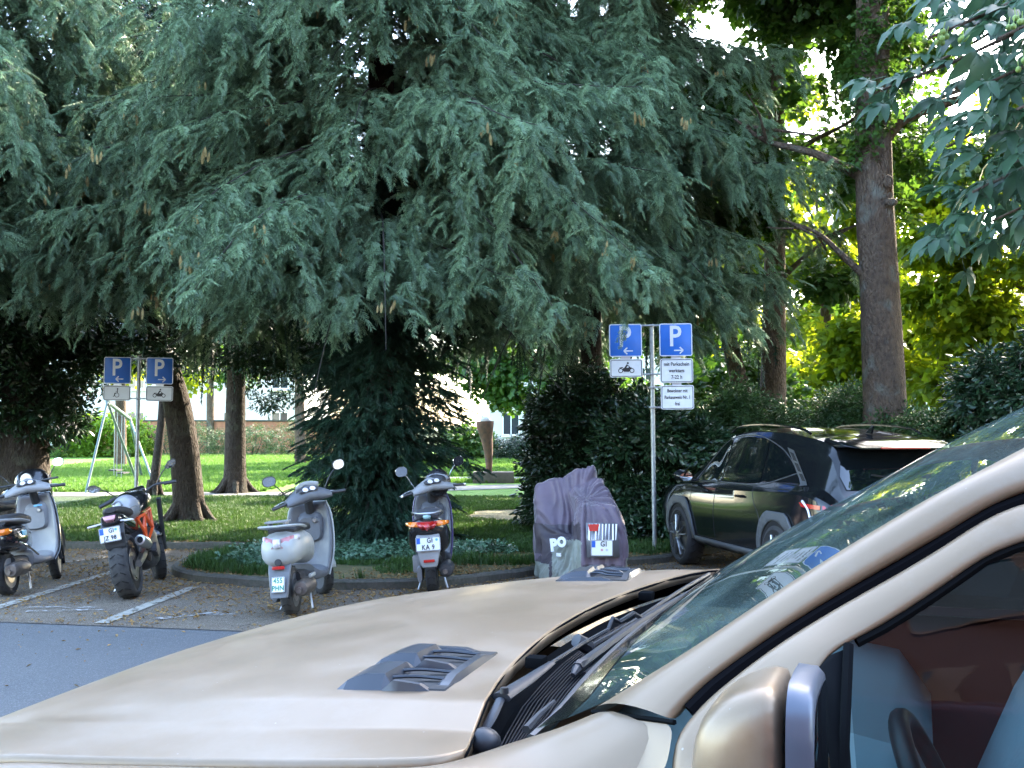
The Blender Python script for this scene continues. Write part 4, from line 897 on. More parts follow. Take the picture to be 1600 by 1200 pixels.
for px, py, Y in anch:
    T = at(px, py, Y) - o0; A = Vector((-.1, 0, max(1.6, T.z - rc.uniform(-.3, .4)))); br = add_branch(A, T, .03)
    n = 24
    for k in range(n):
        t = 1 - (k / n) ** 1.3 * .62; p = br[0].lerp(br[1], t * 2) if t < .5 else br[1].lerp(br[2], t * 2 - 1)
        p = p + Vector((rc.gauss(0, .11), rc.gauss(0, .13), rc.gauss(0, .12))); dirn = (br[2] - br[0]).normalized() + Vector((rc.gauss(0, .55), rc.gauss(0, .55), rc.gauss(-.25, .3)))
        leafpts.append((p, dirn))
rc.shuffle(leafpts); leafpts.sort(key=lambda q: 0 if (q[0] + o0).x / (q[0] + o0).y < .47 else 1)
PTS = np.array([p for p, d in leafpts]); DD = np.array([d for p, d in leafpts]); UU = np.array([[rc.gauss(0, .3), rc.gauss(-.3, .3), 1] for _ in leafpts]); EU = eul(DD, UU)
for i in range(min(280, len(leafpts))):
    o = bpy.data.objects.new('leaf', PALM[i % 4]); COL.objects.link(o); o.parent = ch; o.location = PTS[i]; o.rotation_euler = EU[i]; s_ = rc.uniform(.8, 1.25); o.scale = (s_, s_, s_)
pal = [proto_obj('palmate_leaf', m) for m in PALM]
tag(scatter('foliage', PTS[280:], EU[280:], RNG.uniform(.8, 1.3, len(PTS) - 280), pal, ch), kind='stuff')
tag(leafy('crown', ch, [tuple(at(1570, 330, 8.0) - o0) + (.75, .5, .6), tuple(at(1630, 200, 8.2) - o0) + (.9, .6, .8), (-1.2, .9, 3.3, 1.1, .8, .8), (-.9, .3, 4.6, 1.6, 1.4, .9), (.4, .5, 5.2, 1.8, 1.8, 1.2), (-.3, 1.6, 2.4, 1, .9, .7), (0, 0, 6.2, 2.2, 2.2, 1)], 1300, pal, 5, shell=.2, scale=(.9, 1.4)), kind='stuff')
M_fruit = mat('green_fruit', (.20, .30, .06), rough=.5, noise_amt=.2, noise_scale=40, bump=.3, bump_scale=80)
for px, py, Y, n in [(1466, 62, 5.55, 7), (1512, 64, 5.5, 5), (1585, 36, 5.3, 5), (1598, 100, 5.2, 6), (1502, 262, 5.5, 8), (1528, 258, 5.6, 4)]:
    c0 = at(px, py, Y) - o0
    for k in range(n):
        p = c0 + Vector((rc.gauss(0, .022), rc.gauss(0, .02), rc.gauss(0, .014))); q = MB(); q.ell((0, 0, 0), (.014, .014, .015), 10, 7); q.tube([(0, 0, .012), (rc.uniform(-.01, .01), 0, .05)], .0025, 4); q.build('fruit', M_fruit, ch, loc=p)

# ---- hanging spruce twig in front of the left P of the right sign
tw = at(975, 497, 13.9)
# (belongs to the third spruce: added as its own part)
spr3 = [o for o in bpy.data.objects if o.name.startswith('spruce_tree')][2]
pts = np.array([tuple(at(968 + q[0], q[1], 13.9) - Vector(spr3.location)) for q in [(6, 470), (8, 485), (5, 500), (10, 505), (4, 515), (12, 490), (9, 520), (0, 480), (16, 478)]])
n = len(pts); tag(scatter('hanging_twig', pts, eul(np.stack([RNG.normal(0, .2, n), RNG.normal(0, .2, n), -np.ones(n)], 1), np.stack([RNG.normal(0, .3, n), -np.ones(n), np.zeros(n)], 1)), RNG.uniform(.45, .7, n), SPR, spr3), kind='stuff')

# ---- pale dead needles and cones among the spruce branches
M_cone = mat('pale_cone', (.38, .31, .12), rough=.8, col2=(.26, .17, .07), noise_scale=20)
def cone_mesh(seed):
    rd = random.Random(seed); q = MB()
    for i in range(9):
        h = -i * .013; r = .016 * math.sin(PI * (i + 1.2) / 11)
        for k in range(6):
            a = 2 * PI * k / 6 + i * .5; c, s = math.cos(a), math.sin(a); q.add([(c * r * .4, s * r * .4, h), (c * r - s * .008, s * r + c * .008, h - .008), (c * r * 1.25, s * r * 1.25, h - .022), (c * r + s * .008, s * r - c * .008, h - .008)], [(0, 1, 2, 3)])
    return q.mesh('spruce_cone', M_cone, smooth=False, merge=False)
CONE = [proto_obj('spruce_cone', cone_mesh(k)) for k in range(2)]
for sp_, seed in zip([o for o in bpy.data.objects if o.name.startswith('spruce_tree')], (1, 2, 3)):
    rg = np.random.default_rng(seed); cr = [c for c in sp_.children if c.name.startswith('crown')][0]
    co = np.empty(len(cr.data.vertices) * 3, dtype=np.float32); cr.data.vertices.foreach_get('co', co); co = co.reshape(-1, 3); co = co[(co[:, 1] < 1) & (co[:, 2] < 8)]
    pk = co[rg.integers(0, len(co), 120)]; pk = np.concatenate([pk + rg.normal(0, .045, pk.shape) - [0, .1, .1] for _ in range(4)]); n = len(pk)
    tag(scatter('cones', pk, rg.normal(0, .12, (n, 3)), rg.uniform(.7, 1.2, n), CONE, sp_), kind='stuff')

# ---- ground cover, grass, litter
def blade_tuft(name, seed, n, h, w, m, lean=.5):
    rd = random.Random(seed); vs = []; fs = []; lv = []
    for i in range(n):
        a = rd.uniform(0, 2 * PI); r = rd.uniform(0, .05); x, y = math.cos(a) * r, math.sin(a) * r; hh = h * rd.uniform(.5, 1.2); b = rd.uniform(0, 2 * PI); ln = rd.uniform(.1, lean) * hh; o = len(vs); c, s = math.cos(b), math.sin(b)
        vs += [Vector((x - s * w, y + c * w, 0)), Vector((x + s * w, y - c * w, 0)), Vector((x + c * ln * .35 - s * w * .7, y + s * ln * .35 + c * w * .7, hh * .6)), Vector((x + c * ln * .35 + s * w * .7, y + s * ln * .35 - c * w * .7, hh * .6)), Vector((x + c * ln, y + s * ln, hh))]
        fs += [(o, o + 1, o + 3, o + 2), (o + 2, o + 3, o + 4)]; v = rd.random(); lv += [v, v]
    return proto_obj(name, proto_mesh(name, vs, fs, lv, m))
M_grass = leaf_mat('grass_blade', [(.022, .055, .010), (.034, .08, .014), (.06, .12, .022)], trans=.35, rough=.5, tcol=(1.2, 1.15, .6))  # blades of the shaded lawn, shade put into the colour
M_grass_sun = leaf_mat('meadow_blade', [(.075, .165, .02), (.10, .20, .026), (.14, .24, .04)], trans=.45, rough=.55)  # sunlit copy of the blades, sunlight put into the colour
GR = [blade_tuft('grass_tuft', 300 + k, 18, .055, .0035, M_grass) for k in range(3)]; GRT = [blade_tuft('long_grass', 310 + k, 16, .11, .004, M_grass) for k in range(2)]; GRM = [blade_tuft('meadow_grass', 320 + k, 16, .10, .009, M_grass_sun) for k in range(2)]
def inpoly(P, poly):
    x, y = P[:, 0], P[:, 1]; c = np.zeros(len(P), bool); n = len(poly); j = n - 1
    for i in range(n):
        xi, yi = poly[i]; xj, yj = poly[j]
        with np.errstate(divide='ignore', invalid='ignore'): t = ((yi > y) != (yj > y)) & (x < (xj - xi) * (y - yi) / (yj - yi + 1e-12) + xi)
        c ^= t; j = i
    return c
kpts = np.array([(p.x, p.y) for p in Ks])
def spread(n, x0, x1, y0, y1, seed):
    rg = np.random.default_rng(seed); return np.stack([rg.uniform(x0, x1, n), rg.uniform(y0, y1, n)], 1)
P = spread(60000, -9, 6, 11.5, 25.8, 1); P = P[inpoly(P, lawn_poly)]; P = P[(np.abs(P[:, 0]) < P[:, 1] * .47)]
dk = np.array([np.min(np.hypot(kpts[:, 0] - p[0], kpts[:, 1] - p[1])) for p in P]); nz_ = np.array([noise.noise(Vector((p[0] * .9, p[1] * .9, 3))) for p in P])
near = (P[:, 0] > -3.6) & (P[:, 1] < 14.5) & (P[:, 0] < 3)
keep = (dk > .10) & ~(near & (dk < 1.3) & (nz_ < .30)) & ~((np.hypot((P[:, 0] - bare.x), (P[:, 1] - bare.y) * .8) < 1.1) & (nz_ < .2)); P = P[keep]; n = len(P)
rg = np.random.default_rng(2)
tag(scatter('lawn_grass', np.column_stack([P, np.full(n, Z_L)]), np.column_stack([rg.normal(0, .15, n), rg.normal(0, .15, n), rg.uniform(0, 6.28, n)]), rg.uniform(.7, 1.35, n), GR), kind='stuff')
P = spread(9000, -4.2, 4, 11.8, 14.8, 5); P = P[inpoly(P, lawn_poly)]; dk = np.array([np.min(np.hypot(kpts[:, 0] - p[0], kpts[:, 1] - p[1])) for p in P]); nz_ = np.array([noise.noise(Vector((p[0] * 1.3, p[1] * 1.3, 7))) for p in P])
P = P[(dk > .12) & ((P[:, 0] < -2.7) | (nz_ > .24))][:900]; n = len(P)
tag(scatter('verge_grass', np.column_stack([P, np.full(n, Z_L)]), np.column_stack([rg.normal(0, .15, n), rg.normal(0, .15, n), rg.uniform(0, 6.28, n)]), rg.uniform(.6, 1.2, n), GRT), kind='stuff')
P = spread(42000, -17, 6, 27.6, 56, 6); P = P[(P[:, 0] > -P[:, 1] * .47) & (P[:, 0] < P[:, 1] * .1) & ~((P[:, 0] > -5.5) & (P[:, 1] < 36.0) & (P[:, 1] > 32.9)) & ~((P[:, 0] > -6) & (P[:, 1] < 32))]; n = len(P)
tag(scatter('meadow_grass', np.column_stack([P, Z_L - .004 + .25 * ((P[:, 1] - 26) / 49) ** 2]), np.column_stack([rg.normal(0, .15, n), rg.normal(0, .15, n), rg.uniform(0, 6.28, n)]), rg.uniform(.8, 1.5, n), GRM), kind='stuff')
# ivy carpet round the foot of the yew and left of the white scooter
IVY = [leaf_cluster('ivy_spray', 120 + k, leaf_mat('ivy_leaf%d' % k, [(.05, .11, .06), (.08, .16, .09), (.12, .21, .13)], trans=.15, rough=.35), 12, .05, .09, wid=.9, hang=.1) for k in range(2)]
P = np.concatenate([spread(1700, -3.4, .2, 13.2, 15.0, 8), spread(300, -2.95, -2.45, 12.9, 13.7, 9)]); e = ((P[:, 0] - (pC.x + .1)) / 1.75) ** 2 + ((P[:, 1] - 14.5) / .95) ** 2
P = P[((e < 1) | ((P[:, 0] < -2.45) & (P[:, 1] < 13.7)))]; nz_ = np.array([noise.noise(Vector((p[0] * 2, p[1] * 2, 1))) for p in P]); P = P[(nz_ > -.25)]; n = len(P)
tag(scatter('ivy_carpet', np.column_stack([P, Z_L + rg.uniform(.01, .09, n)]), np.column_stack([rg.normal(0, .4, n), rg.normal(0, .4, n), rg.uniform(0, 6.28, n)]), rg.uniform(.7, 1.3, n), IVY), kind='stuff')
# leaf litter: curled brown and straw scraps
def litter_mesh(seed, m):
    rd = random.Random(seed); q = MB(); s = .016
    q.add([(-s, 0, .002), (-s * .2, -s * .5, .006), (s, 0, .003), (-s * .1, s * .5, .007), (0, 0, .001)], [(0, 1, 4), (1, 2, 4), (2, 3, 4), (3, 0, 4)]); me = q.mesh('litter', m, smooth=False, merge=False); a = me.attributes.new('lv', 'FLOAT', 'FACE'); a.data.foreach_set('value', [rd.random()] * 4); return me
M_lit = leaf_mat('litter', [(.13, .065, .025), (.22, .12, .04), (.30, .19, .07), (.17, .13, .06)], trans=.1, rough=.8)
LIT = [proto_obj('litter_scrap', litter_mesh(k, M_lit)) for k in range(3)]
P = spread(66000, -7.5, 4.5, 6.5, 16.0, 10); nz_ = np.array([noise.noise(Vector((p[0] * .7, p[1] * 1.1, 5))) + .5 * noise.noise(Vector((p[0] * 3, p[1] * 3, 5))) for p in P]); dk = np.array([np.min(np.hypot(kpts[:, 0] - p[0], kpts[:, 1] - p[1])) for p in P]); il = inpoly(P, lawn_poly)
pr = np.clip(.42 + nz_ * 1.1 + .55 * np.exp(-dk / .35) - .10 * (P[:, 1] < 10.2), 0, 1) * np.where(il, np.where(dk < 1.4, 1.2, .12), 1) * np.where(P[:, 1] + .2 * P[:, 0] > 9.05, 1, .035)
P = P[np.random.default_rng(3).random(len(P)) < pr]; il = inpoly(P, lawn_poly); n = len(P)
tag(scatter('leaf_litter', np.column_stack([P, np.where(il, Z_L + .01, .008)]), np.column_stack([rg.normal(0, .3, n), rg.normal(0, .3, n), rg.uniform(0, 6.28, n)]), rg.uniform(.5, 1.6, n), LIT), kind='stuff')
# a few larger pale dead leaves
for px, py in [(620, 866), (706, 857), (740, 862), (1255, 872), (258, 842), (285, 845), (560, 903), (232, 838), (770, 870), (390, 905), (1002, 895)]:
    g = gnd(px, py, Z_L + .02); q = MB(); s = .05; q.add([(-s, 0, .0), (-s * .2, -s * .6, .02), (s, 0, .008), (-s * .1, s * .5, .024), (0, 0, .004)], [(0, 1, 4), (1, 2, 4), (2, 3, 4), (3, 0, 4)])
    pass
# ================================================================ MOTORCYCLES AND SCOOTERS
M_tyre = mat('tyre_rubber', (.022, .022, .023), rough=.82, noise_amt=.25, noise_scale=40, bump=.3, bump_scale=120, bump_dist=.002)
M_tyre_dusty = mat('tyre_dusty', (.045, .043, .041), rough=.9, col2=(.026, .026, .026), noise_scale=18, bump=.4, bump_scale=90, bump_dist=.003)
M_rimg = mat('rim_grey', (.32, .33, .34), rough=.35, metal=.7); M_rimb = mat('rim_black', (.02, .02, .022), rough=.4, metal=.3)
M_plast = mat('black_plastic', (.028, .029, .032), rough=.5, rough_var=.1); M_gplast = mat('grey_plastic', (.10, .105, .115), rough=.5, noise_amt=.15, noise_scale=12, rough_var=.12)
M_lplast = mat('light_grey_plastic', (.225, .225, .225), rough=.42, noise_amt=.12, noise_scale=9, rough_var=.1); M_wpaint = mat('white_paint', (.30, .31, .30), rough=.42, coat=.15, noise_amt=.06, noise_scale=5, rough_var=.08)
M_spaint = mat('silver_paint', (.40, .41, .42), rough=.32, metal=.35, coat=.5); M_bpaint = mat('black_paint', (.010, .010, .012), rough=.18, coat=.8)
M_seat = mat('seat_vinyl', (.02, .02, .022), rough=.6, bump=.3, bump_scale=150, bump_dist=.001); M_steel = mat('steel', (.38, .37, .36), rough=.35, metal=.9, rough_var=.1)
M_exh = mat('muffler_steel', (.20, .18, .165), rough=.45, metal=.8, noise_amt=.3, noise_scale=20); M_chrome = mat('chrome', (.75, .75, .76), rough=.08, metal=1.0)
M_red = mat('red_lens', (.38, .012, .010), rough=.15, coat=.6); M_amber = mat('amber_lens', (.65, .16, .01), rough=.15, coat=.6); M_clear = mat('clear_lens', (.55, .52, .55), rough=.12, coat=.6)
M_mirror = mat('mirror_glass', (.85, .87, .9), rough=.02, metal=1.0); M_orange = mat('orange_frame', (.62, .075, .012), rough=.35, coat=.3)
M_plate = mat('plate_white', (.66, .68, .68), rough=.4); M_plblue = mat('plate_blue', (.02, .10, .42), rough=.4); M_gtext = mat('plate_green', (.02, .20, .12), rough=.5)
M_purple = mat('purple_plastic', (.055, .035, .11), rough=.35, coat=.3)

def wheel(root, name, c, r, tw, M=None, rim=M_rimg, tyre=M_tyre, spokes=5, rimw=None, tread=18):
    T = (M or Matrix()) @ Matrix.Translation(c); rr = r - tw * .62 if tw < .13 else r - tw * .42
    b = MB(); h = tw / 2; prof = [(rr, -h * .75), (rr + (r - rr) * .35, -h), (rr + (r - rr) * .75, -h * .88), (r - .004, -h * .45), (r, 0), (r - .004, h * .45), (rr + (r - rr) * .75, h * .88), (rr + (r - rr) * .35, h), (rr, h * .75)]
    b.lathe(prof, 40, M=T, axis='y'); w = b.build(name, tyre, root, angle=60)
    g = MB()
    for k in range(tread):
        a = 2 * PI * k / tread
        for s in (-1, 1):
            Q = T @ Matrix.Rotation(a, 4, 'Y') @ Matrix.Translation((0, s * h * .42, r - .003)) @ Matrix.Rotation(s * .5, 4, 'Z'); g.box((0, 0, 0), (.008, h * .7, .006), M=Q)
    tag(g.build('tread', mat('tread_dark', (.008, .008, .008), .95), w, smooth=False), kind='stuff')
    b = MB(); b.lathe([(rr + .004, -h * .8), (rr - .012, -h * .72), (rr - .02, -h * .3), (rr - .02, h * .3), (rr - .012, h * .72), (rr + .004, h * .8)], 32, M=T, axis='y'); b.lathe([(.0, -h * .7), (.04, -h * .7), (.045, 0), (.04, h * .7), (0, h * .7)], 16, M=T, axis='y')
    for k in range(spokes):
        a = 2 * PI * k / spokes
        for da in (-.13, .13): b.tube([(math.cos(a) * .03, 0, math.sin(a) * .03), (math.cos(a + da) * rr * .96, 0, math.sin(a + da) * rr * .96)], [.017, .011], 6, M=T, flat=.8)
    b.build('rim', rim, w); d = MB(); d.lathe([(.05, -h * .9), (rr * .68, -h * .9), (rr * .68, -h * .86), (.05, -h * .86)], 28, M=T, axis='y', close=True); d.build('brake_disc', M_steel, w)
    return w
def supers(x, w, z0, z1, n=16, e=2.6, yc=0.0):
    out = []
    for k in range(n):
        t = 2 * PI * k / n; c, s = math.cos(t), math.sin(t)
        out.append((x, yc + w / 2 * abs(c) ** (2 / e) * (1 if c >= 0 else -1), (z0 + z1) / 2 + (z1 - z0) / 2 * abs(s) ** (2 / e) * (1 if s >= 0 else -1)))
    return out
def hull_x(b, rows, M=None, e=2.6, n=18):
    """rows (x, width, z0, z1)"""
    k = [Vector(r) for r in [(r[0], r[1], r[2]) for r in rows]]; z1 = [Vector((r[3], 0, 0)) for r in rows]
    A = crom(k, 4); B = crom(z1, 4); b.loft([supers(p.x, p.y, p.z, q.x, n, e) for p, q in zip(A, B)], close=True, M=M)
def numplate(root, c, w, h, rows, M=None, blue=True, tilt=0.0, sz=.06, tcol=None, name='number_plate', yaw=0.0, roll=0.0, seals=None, sq=.85):
    """plate whose face looks to -X"""
    T = (M or Matrix()) @ Matrix.Translation(c) @ Matrix.Rotation(yaw, 4, 'Z') @ Matrix.Rotation(tilt, 4, 'Y') @ Matrix.Rotation(roll, 4, 'X')
    b = MB(); b.prism(rrect(w, h, .012), .0, .004, axis='x', M=T); p = b.build(name, M_plate, root)
    b = MB(); o = rrect(w - .004, h - .004, .011); i = rrect(w - .012, h - .012, .008); n = len(o); b.add([(-.0015, a, q) for a, q in o] + [(-.0015, a, q) for a, q in i], [(k, (k + 1) % n, n + (k + 1) % n, n + k) for k in range(n)], M=T); b.build('plate_border', M_black, p)
    if blue: b = MB(); b.box((-.001, w / 2 - .027, h * .24), (.003, .035, h * .40), M=T); b.build('euro_band', M_plblue, p)
    TX = T @ Matrix(((0, 0, -1, 0), (-1, 0, 0, 0), (0, 1, 0, 0), (0, 0, 0, 1)))
    for k, t in enumerate(rows):
        text_obj('plate_text', t, sz, tcol or M_black, p, TX @ Matrix.Translation((.018 if blue and k == 0 else 0, h * (.24 - .48 * k) - (0 if len(rows) > 1 else h * .24), .0035)), squeeze=sq, bold=.0012, spacing=1.1)
    for (y, z, m_) in (seals or []):
        b = MB(); b.prism([(y + .013 * math.cos(a * PI / 6), z + .013 * math.sin(a * PI / 6)) for a in range(12)], -.003, 0, axis='x', M=T); b.build('seal', m_, p)
    return p
def mirror_part(root, base, head, w, h, M=None, back=M_plast, stalk=M_plast, glass=M_mirror, yaw=0.0, tilt=0.0, ringcol=None, pts=None):
    b = MB(); base = Vector(base); head = Vector(head); b.tube([base, base.lerp(head, .5) + Vector((.015, 0, .02)), head], .006, 7, smooth=4, M=M)
    T = (M or Matrix()) @ Matrix.Translation(head) @ Matrix.Rotation(yaw, 4, 'Z') @ Matrix.Rotation(tilt, 4, 'Y')
    o = pts or [(w / 2 * abs(math.cos(t)) ** .8 * (1 if math.cos(t) >= 0 else -1), h / 2 * abs(math.sin(t)) ** .8 * (1 if math.sin(t) >= 0 else -1)) for t in [2 * PI * k / 20 for k in range(20)]]
    b.loft([[(.028, y * .6, z * .6) for y, z in o], [(.018, y * .9, z * .9) for y, z in o], [(.004, y, z) for y, z in o], [(-.003, y * .97, z * .97) for y, z in o]], close=True, M=T); q = b.build('mirror', back, root)
    g = MB(); g.add([(-.0045, y * .88, z * .88) for y, z in o], [tuple(range(len(o)))], M=T); g.build('mirror_glass', glass, q)
    return q

def scooter(name, x, y, yaw, lean, steer, label, o):
    """local frame: +x forwards, +y left, origin on the ground under the rear axle"""
    root = empty(name, (x, y, 0), (0, 0, 0), label=label, cat='scooter'); root.rotation_mode = 'QUATERNION'
    root.rotation_quaternion = (Matrix.Rotation(PI / 2 - yaw, 3, 'Z') @ Matrix.Rotation(-lean, 3, 'X')).to_quaternion()
    r = .215; WB = o.get('wb', 1.24); S = Matrix.Translation((WB - .30, 0, .55)) @ Matrix.Rotation(-R(14), 4, 'Y') @ Matrix.Rotation(steer, 4, 'Z') @ Matrix.Translation((-(WB - .30), 0, -.55))
    wheel(root, 'rear_wheel', (0, 0, r), r, .115, rim=o['rim'], tyre=o.get('tyre', M_tyre)); 
    FW = Matrix.Translation((WB, 0, 0)) @ Matrix.Rotation(steer, 4, 'Z') @ Matrix.Translation((-WB, 0, 0)); wheel(root, 'front_wheel', (WB, 0, r), r, .10, M=FW, rim=o['rim'])
    b = MB(); b.tube([(WB - .02, .07, r), (WB - .13, .06, .55)], .022, 8, M=FW); b.tube([(WB - .02, -.07, r), (WB - .13, -.06, .55)], .022, 8, M=FW); b.build('front_fork', M_plast, root)
    b = MB(); sec = []
    for k in range(13):
        a = R(-20 + 185 * k / 12); sec.append([(WB + math.cos(a) * (r + .035 - .012 * abs(j - 3)), (j - 3) * .026, r + math.sin(a) * (r + .035 - .012 * abs(j - 3))) for j in range(7)])
    b.loft(sec, M=FW); b.build('front_mudguard', o['front'], root, solid=.006)
    # tail body
    b = MB(); hull_x(b, o['tail'], e=o.get('te', 2.5)); tl = b.build('body_panel', o['body'], root, angle=50)
    if o.get('side'):
        for s in (-1, 1):
            b = MB(); 
            b.loft([[(px_, s * (w_ + .004), z_) for px_, w_, z_ in row] for row in o['side']]); b.build('side_panel', o['sidec'], root, solid=.01)
    b = MB(); hull_x(b, o['seat'], e=3.2); b.build('seat', o.get('seatm', M_seat), root, angle=50)
    # floor and leg shield
    b = MB(); hull_x(b, [(.40, .26, .24, .40), (.52, .34, .23, .33), (.75, .36, .23, .31), (.92, .34, .26, .36)], e=4); b.build('floorboard', o['floor'], root, angle=50)
    rows = o['shield']; b = MB(); sec = []
    for (z, xx, w) in rows:
        ro = []
        for j in range(13):
            t = (j - 6) / 6; ro.append((xx - .10 * (1 - abs(t) ** 1.6) * 0 + .07 * (1 - t * t), w / 2 * t, z))
        sec.append(ro)
    A = [crom([rw[j] for rw in sec], 3) for j in range(13)]; sec2 = [[A[j][i] for j in range(13)] for i in range(len(A[0]))]
    sh = None; b.loft([[p + Vector((.022, 0, 0)) for p in ro] for ro in sec2]); sh = b.build('leg_shield', o['front'], root, solid=.018)
    b = MB(); b.loft([[Vector((p.x - .012, p.y * .95, p.z)) for p in ro] for ro in sec2]); b.build('inner_shield', o['inner'], root, solid=.02, angle=60)
    b = MB()
    for j in (0, 12): b.tube([sec2[i][j] for i in range(len(sec2))], .009, 6)
    b.tube([Vector((p.x + .01, p.y, p.z + .005)) for p in sec2[-1]], .009, 6); b.build('edge_trim', o['trim'], sh)
    zt = rows[-1][0]; xt = rows[-1][1]
    # inner details: glove box, key lock
    b = MB(); hull_x(b, [(xt - .06, .20, zt - .36, zt - .14), (xt + .03, .30, zt - .40, zt - .08)], e=4); b.build('glove_box', o['inner'], root, angle=50)
    b = MB(); b.lathe([(0, xt - .085), (.016, xt - .085), (.022, xt - .075), (.03, xt - .055)], 16, axis='x', M=Matrix.Translation((0, -.06, zt - .17))); b.build('key_lock', M_steel, root)
    b = MB(); b.tube([(xt + .05, 0, zt - .15), (xt - .035, 0, zt + .06)], .045, 12); b.build('steering_column', M_plast, root)
    # handlebar cowl
    hz = zt + .09; hx = xt - .05; b = MB(); rows_ = []
    for k in range(15):
        t = (k - 7) / 7; yy = t * .23; hgt = o['cowl'][0] * (1 - .62 * abs(t) ** 1.5); dp = o['cowl'][1] * (1 - .55 * abs(t) ** 1.3); cz = hz + .02 - .035 * abs(t) + .02 * (1 - abs(t))
        rows_.append([(hx + .02 + dp / 2 * math.cos(a) - .04 * abs(t), yy, cz + hgt / 2 * math.sin(a) + (.25 * dp / 2 * math.cos(a))) for a in [2 * PI * q / 14 for q in range(14)]])
    b.loft(rows_, close=True, M=S); cw = b.build('handlebar_cowl', o['cowlm'], root, angle=50)
    b = MB(); T = S @ Matrix.Translation((hx - .035, 0, hz + .075)) @ Matrix.Rotation(R(-28), 4, 'Y')
    b.loft([[(q[1] * .42, q[0], .0) for q in rrect(.20, .15, .05)], [(q[1] * .36, q[0] * .9, .012) for q in rrect(.20, .15, .05)]], close=True, M=T); b.build('instruments', M_plast, cw)
    for yy in (-.045, .03):
        b = MB(); b.lathe([(0, .016), (.026, .016), (.03, .010)], 16, M=T @ Matrix.Translation((0, yy, 0))); b.build('dial', o.get('dialm', M_clear), cw)
    if o.get('screen'):
        b = MB(); b.loft([[(hx + .05 - .05 * abs(t) ** 2, t * .12, hz + .05), (hx + .02 - .05 * abs(t) ** 2, t * .12, hz + .13 + .02 * (1 - t * t))] for t in [(k - 5) / 5 for k in range(11)]], M=S); b.build('cowl_rim', o['trim'], cw, solid=.008)
    for s in (-1, 1):
        b = MB(); b.tube([(hx - .01, s * .2, hz - .01), (hx - .035, s * .355, hz - .02)], [.016, .017], 12, M=S); b.build('grip', o.get('gripm', M_plast), root)
        b = MB(); b.tube([(hx - .036, s * .355, hz - .02), (hx - .040, s * .378, hz - .021)], [.019, .017], 10, M=S); b.build('bar_end', o.get('barend', M_plast), root)
        b = MB(); b.tube([(hx + .05, s * .19, hz - .005), (hx + .06, s * .25, hz - .01), (hx + .025, s * .37, hz - .035)], [.008, .007, .007], 6, smooth=3, M=S, flat=.5); b.build('brake_lever', M_steel, root)
        mirror_part(root, (hx + .02, s * .185, hz + .02), (hx - .0, s * o['mir'][0], hz + o['mir'][1]), o['mir'][2], o['mir'][3], M=S, back=o.get('mirback', M_plast), stalk=M_plast, tilt=R(6), yaw=s * R(-8), pts=([(p[0] * s, p[1]) for p in o['mirpts']][::s] if o.get('mirpts') else None), glass=o.get('mirglass', M_mirror) if not isinstance(o.get('mirglass'), tuple) else o['mirglass'][0 if s > 0 else 1])
    for s in (-1, 1): b = MB(); b.tube([(hx + .04, s * .18, hz - .005), (hx + .10, s * .12, hz + .035), (hx + .07, s * .05, hz - .06)], .004, 5, smooth=4, M=S); b.build('brake_cable', M_black, root)
    b = MB(); b.tube([(.28, .13, .30), (.1, .19, .36), (-.02, .15, .27)], .005, 5, smooth=4); b.build('cable', M_black, root)
    # engine, variator, muffler
    b = MB(); hull_x(b, [(-.13, .05, .14, .28), (-.02, .06, .12, .31), (.2, .06, .13, .31), (.42, .05, .17, .28)], M=Matrix.Translation((0, .115, 0)), e=3); b.build('variator_case', o.get('casem', M_lplast), root)
    b = MB(); hull_x(b, [(.05, .18, .22, .38), (.35, .2, .2, .36)], e=3); b.build('engine', M_plast, root)
    mz = .25; b = MB(); b.lathe([(.0, -.30), (.055, -.295), (.072, -.26), (.075, 0), (.06, .06), (.02, .1)], 20, axis='x', M=Matrix.Translation((0.05, -.155, mz))); b.build('muffler', o.get('muf', M_exh), root)
    b = MB(); b.lathe([(.014, -.33), (.024, -.33), (.026, -.29)], 14, axis='x', M=Matrix.Translation((.05, -.145, mz - .01))); b.build('tail_pipe', M_exh, root)
    b = MB(); b.tube([(.02, -.155, mz), (.3, -.12, .2), (.42, -.02, .26)], .018, 8, smooth=4); b.build('exhaust_pipe', M_exh, root)
    for s in (1,):
        b = MB()
        for k in range(60): 
            pass
        b.tube([(-.04 + .022 * math.cos(q * .9), s * .10 + .022 * math.sin(q * .9), .30 + q * .0042) for q in range(56)], .006, 5); b.build('shock_spring', M_steel if o.get('spring') else M_plast, root)
    # stand
    b = MB(); b.tube([(.32, .09, .2), (.20, .16, .015)], .011, 6); b.tube([(.32, -.09, .2), (.20, -.14, .015)], .011, 6); b.tube([(.2, .16, .015), (.17, .20, .008)], .011, 6); b.build('stand', M_steel, root)
    return root, S
wh_mir = [(.5 * .12, .02), (.055, .04), (.03, .052), (-.02, .05), (-.055, .03), (-.06, -.01), (-.035, -.045), (.01, -.05), (.045, -.03)]

def yawof(x0, y0, x1, y1): return math.atan2(x1 - x0, y1 - y0)
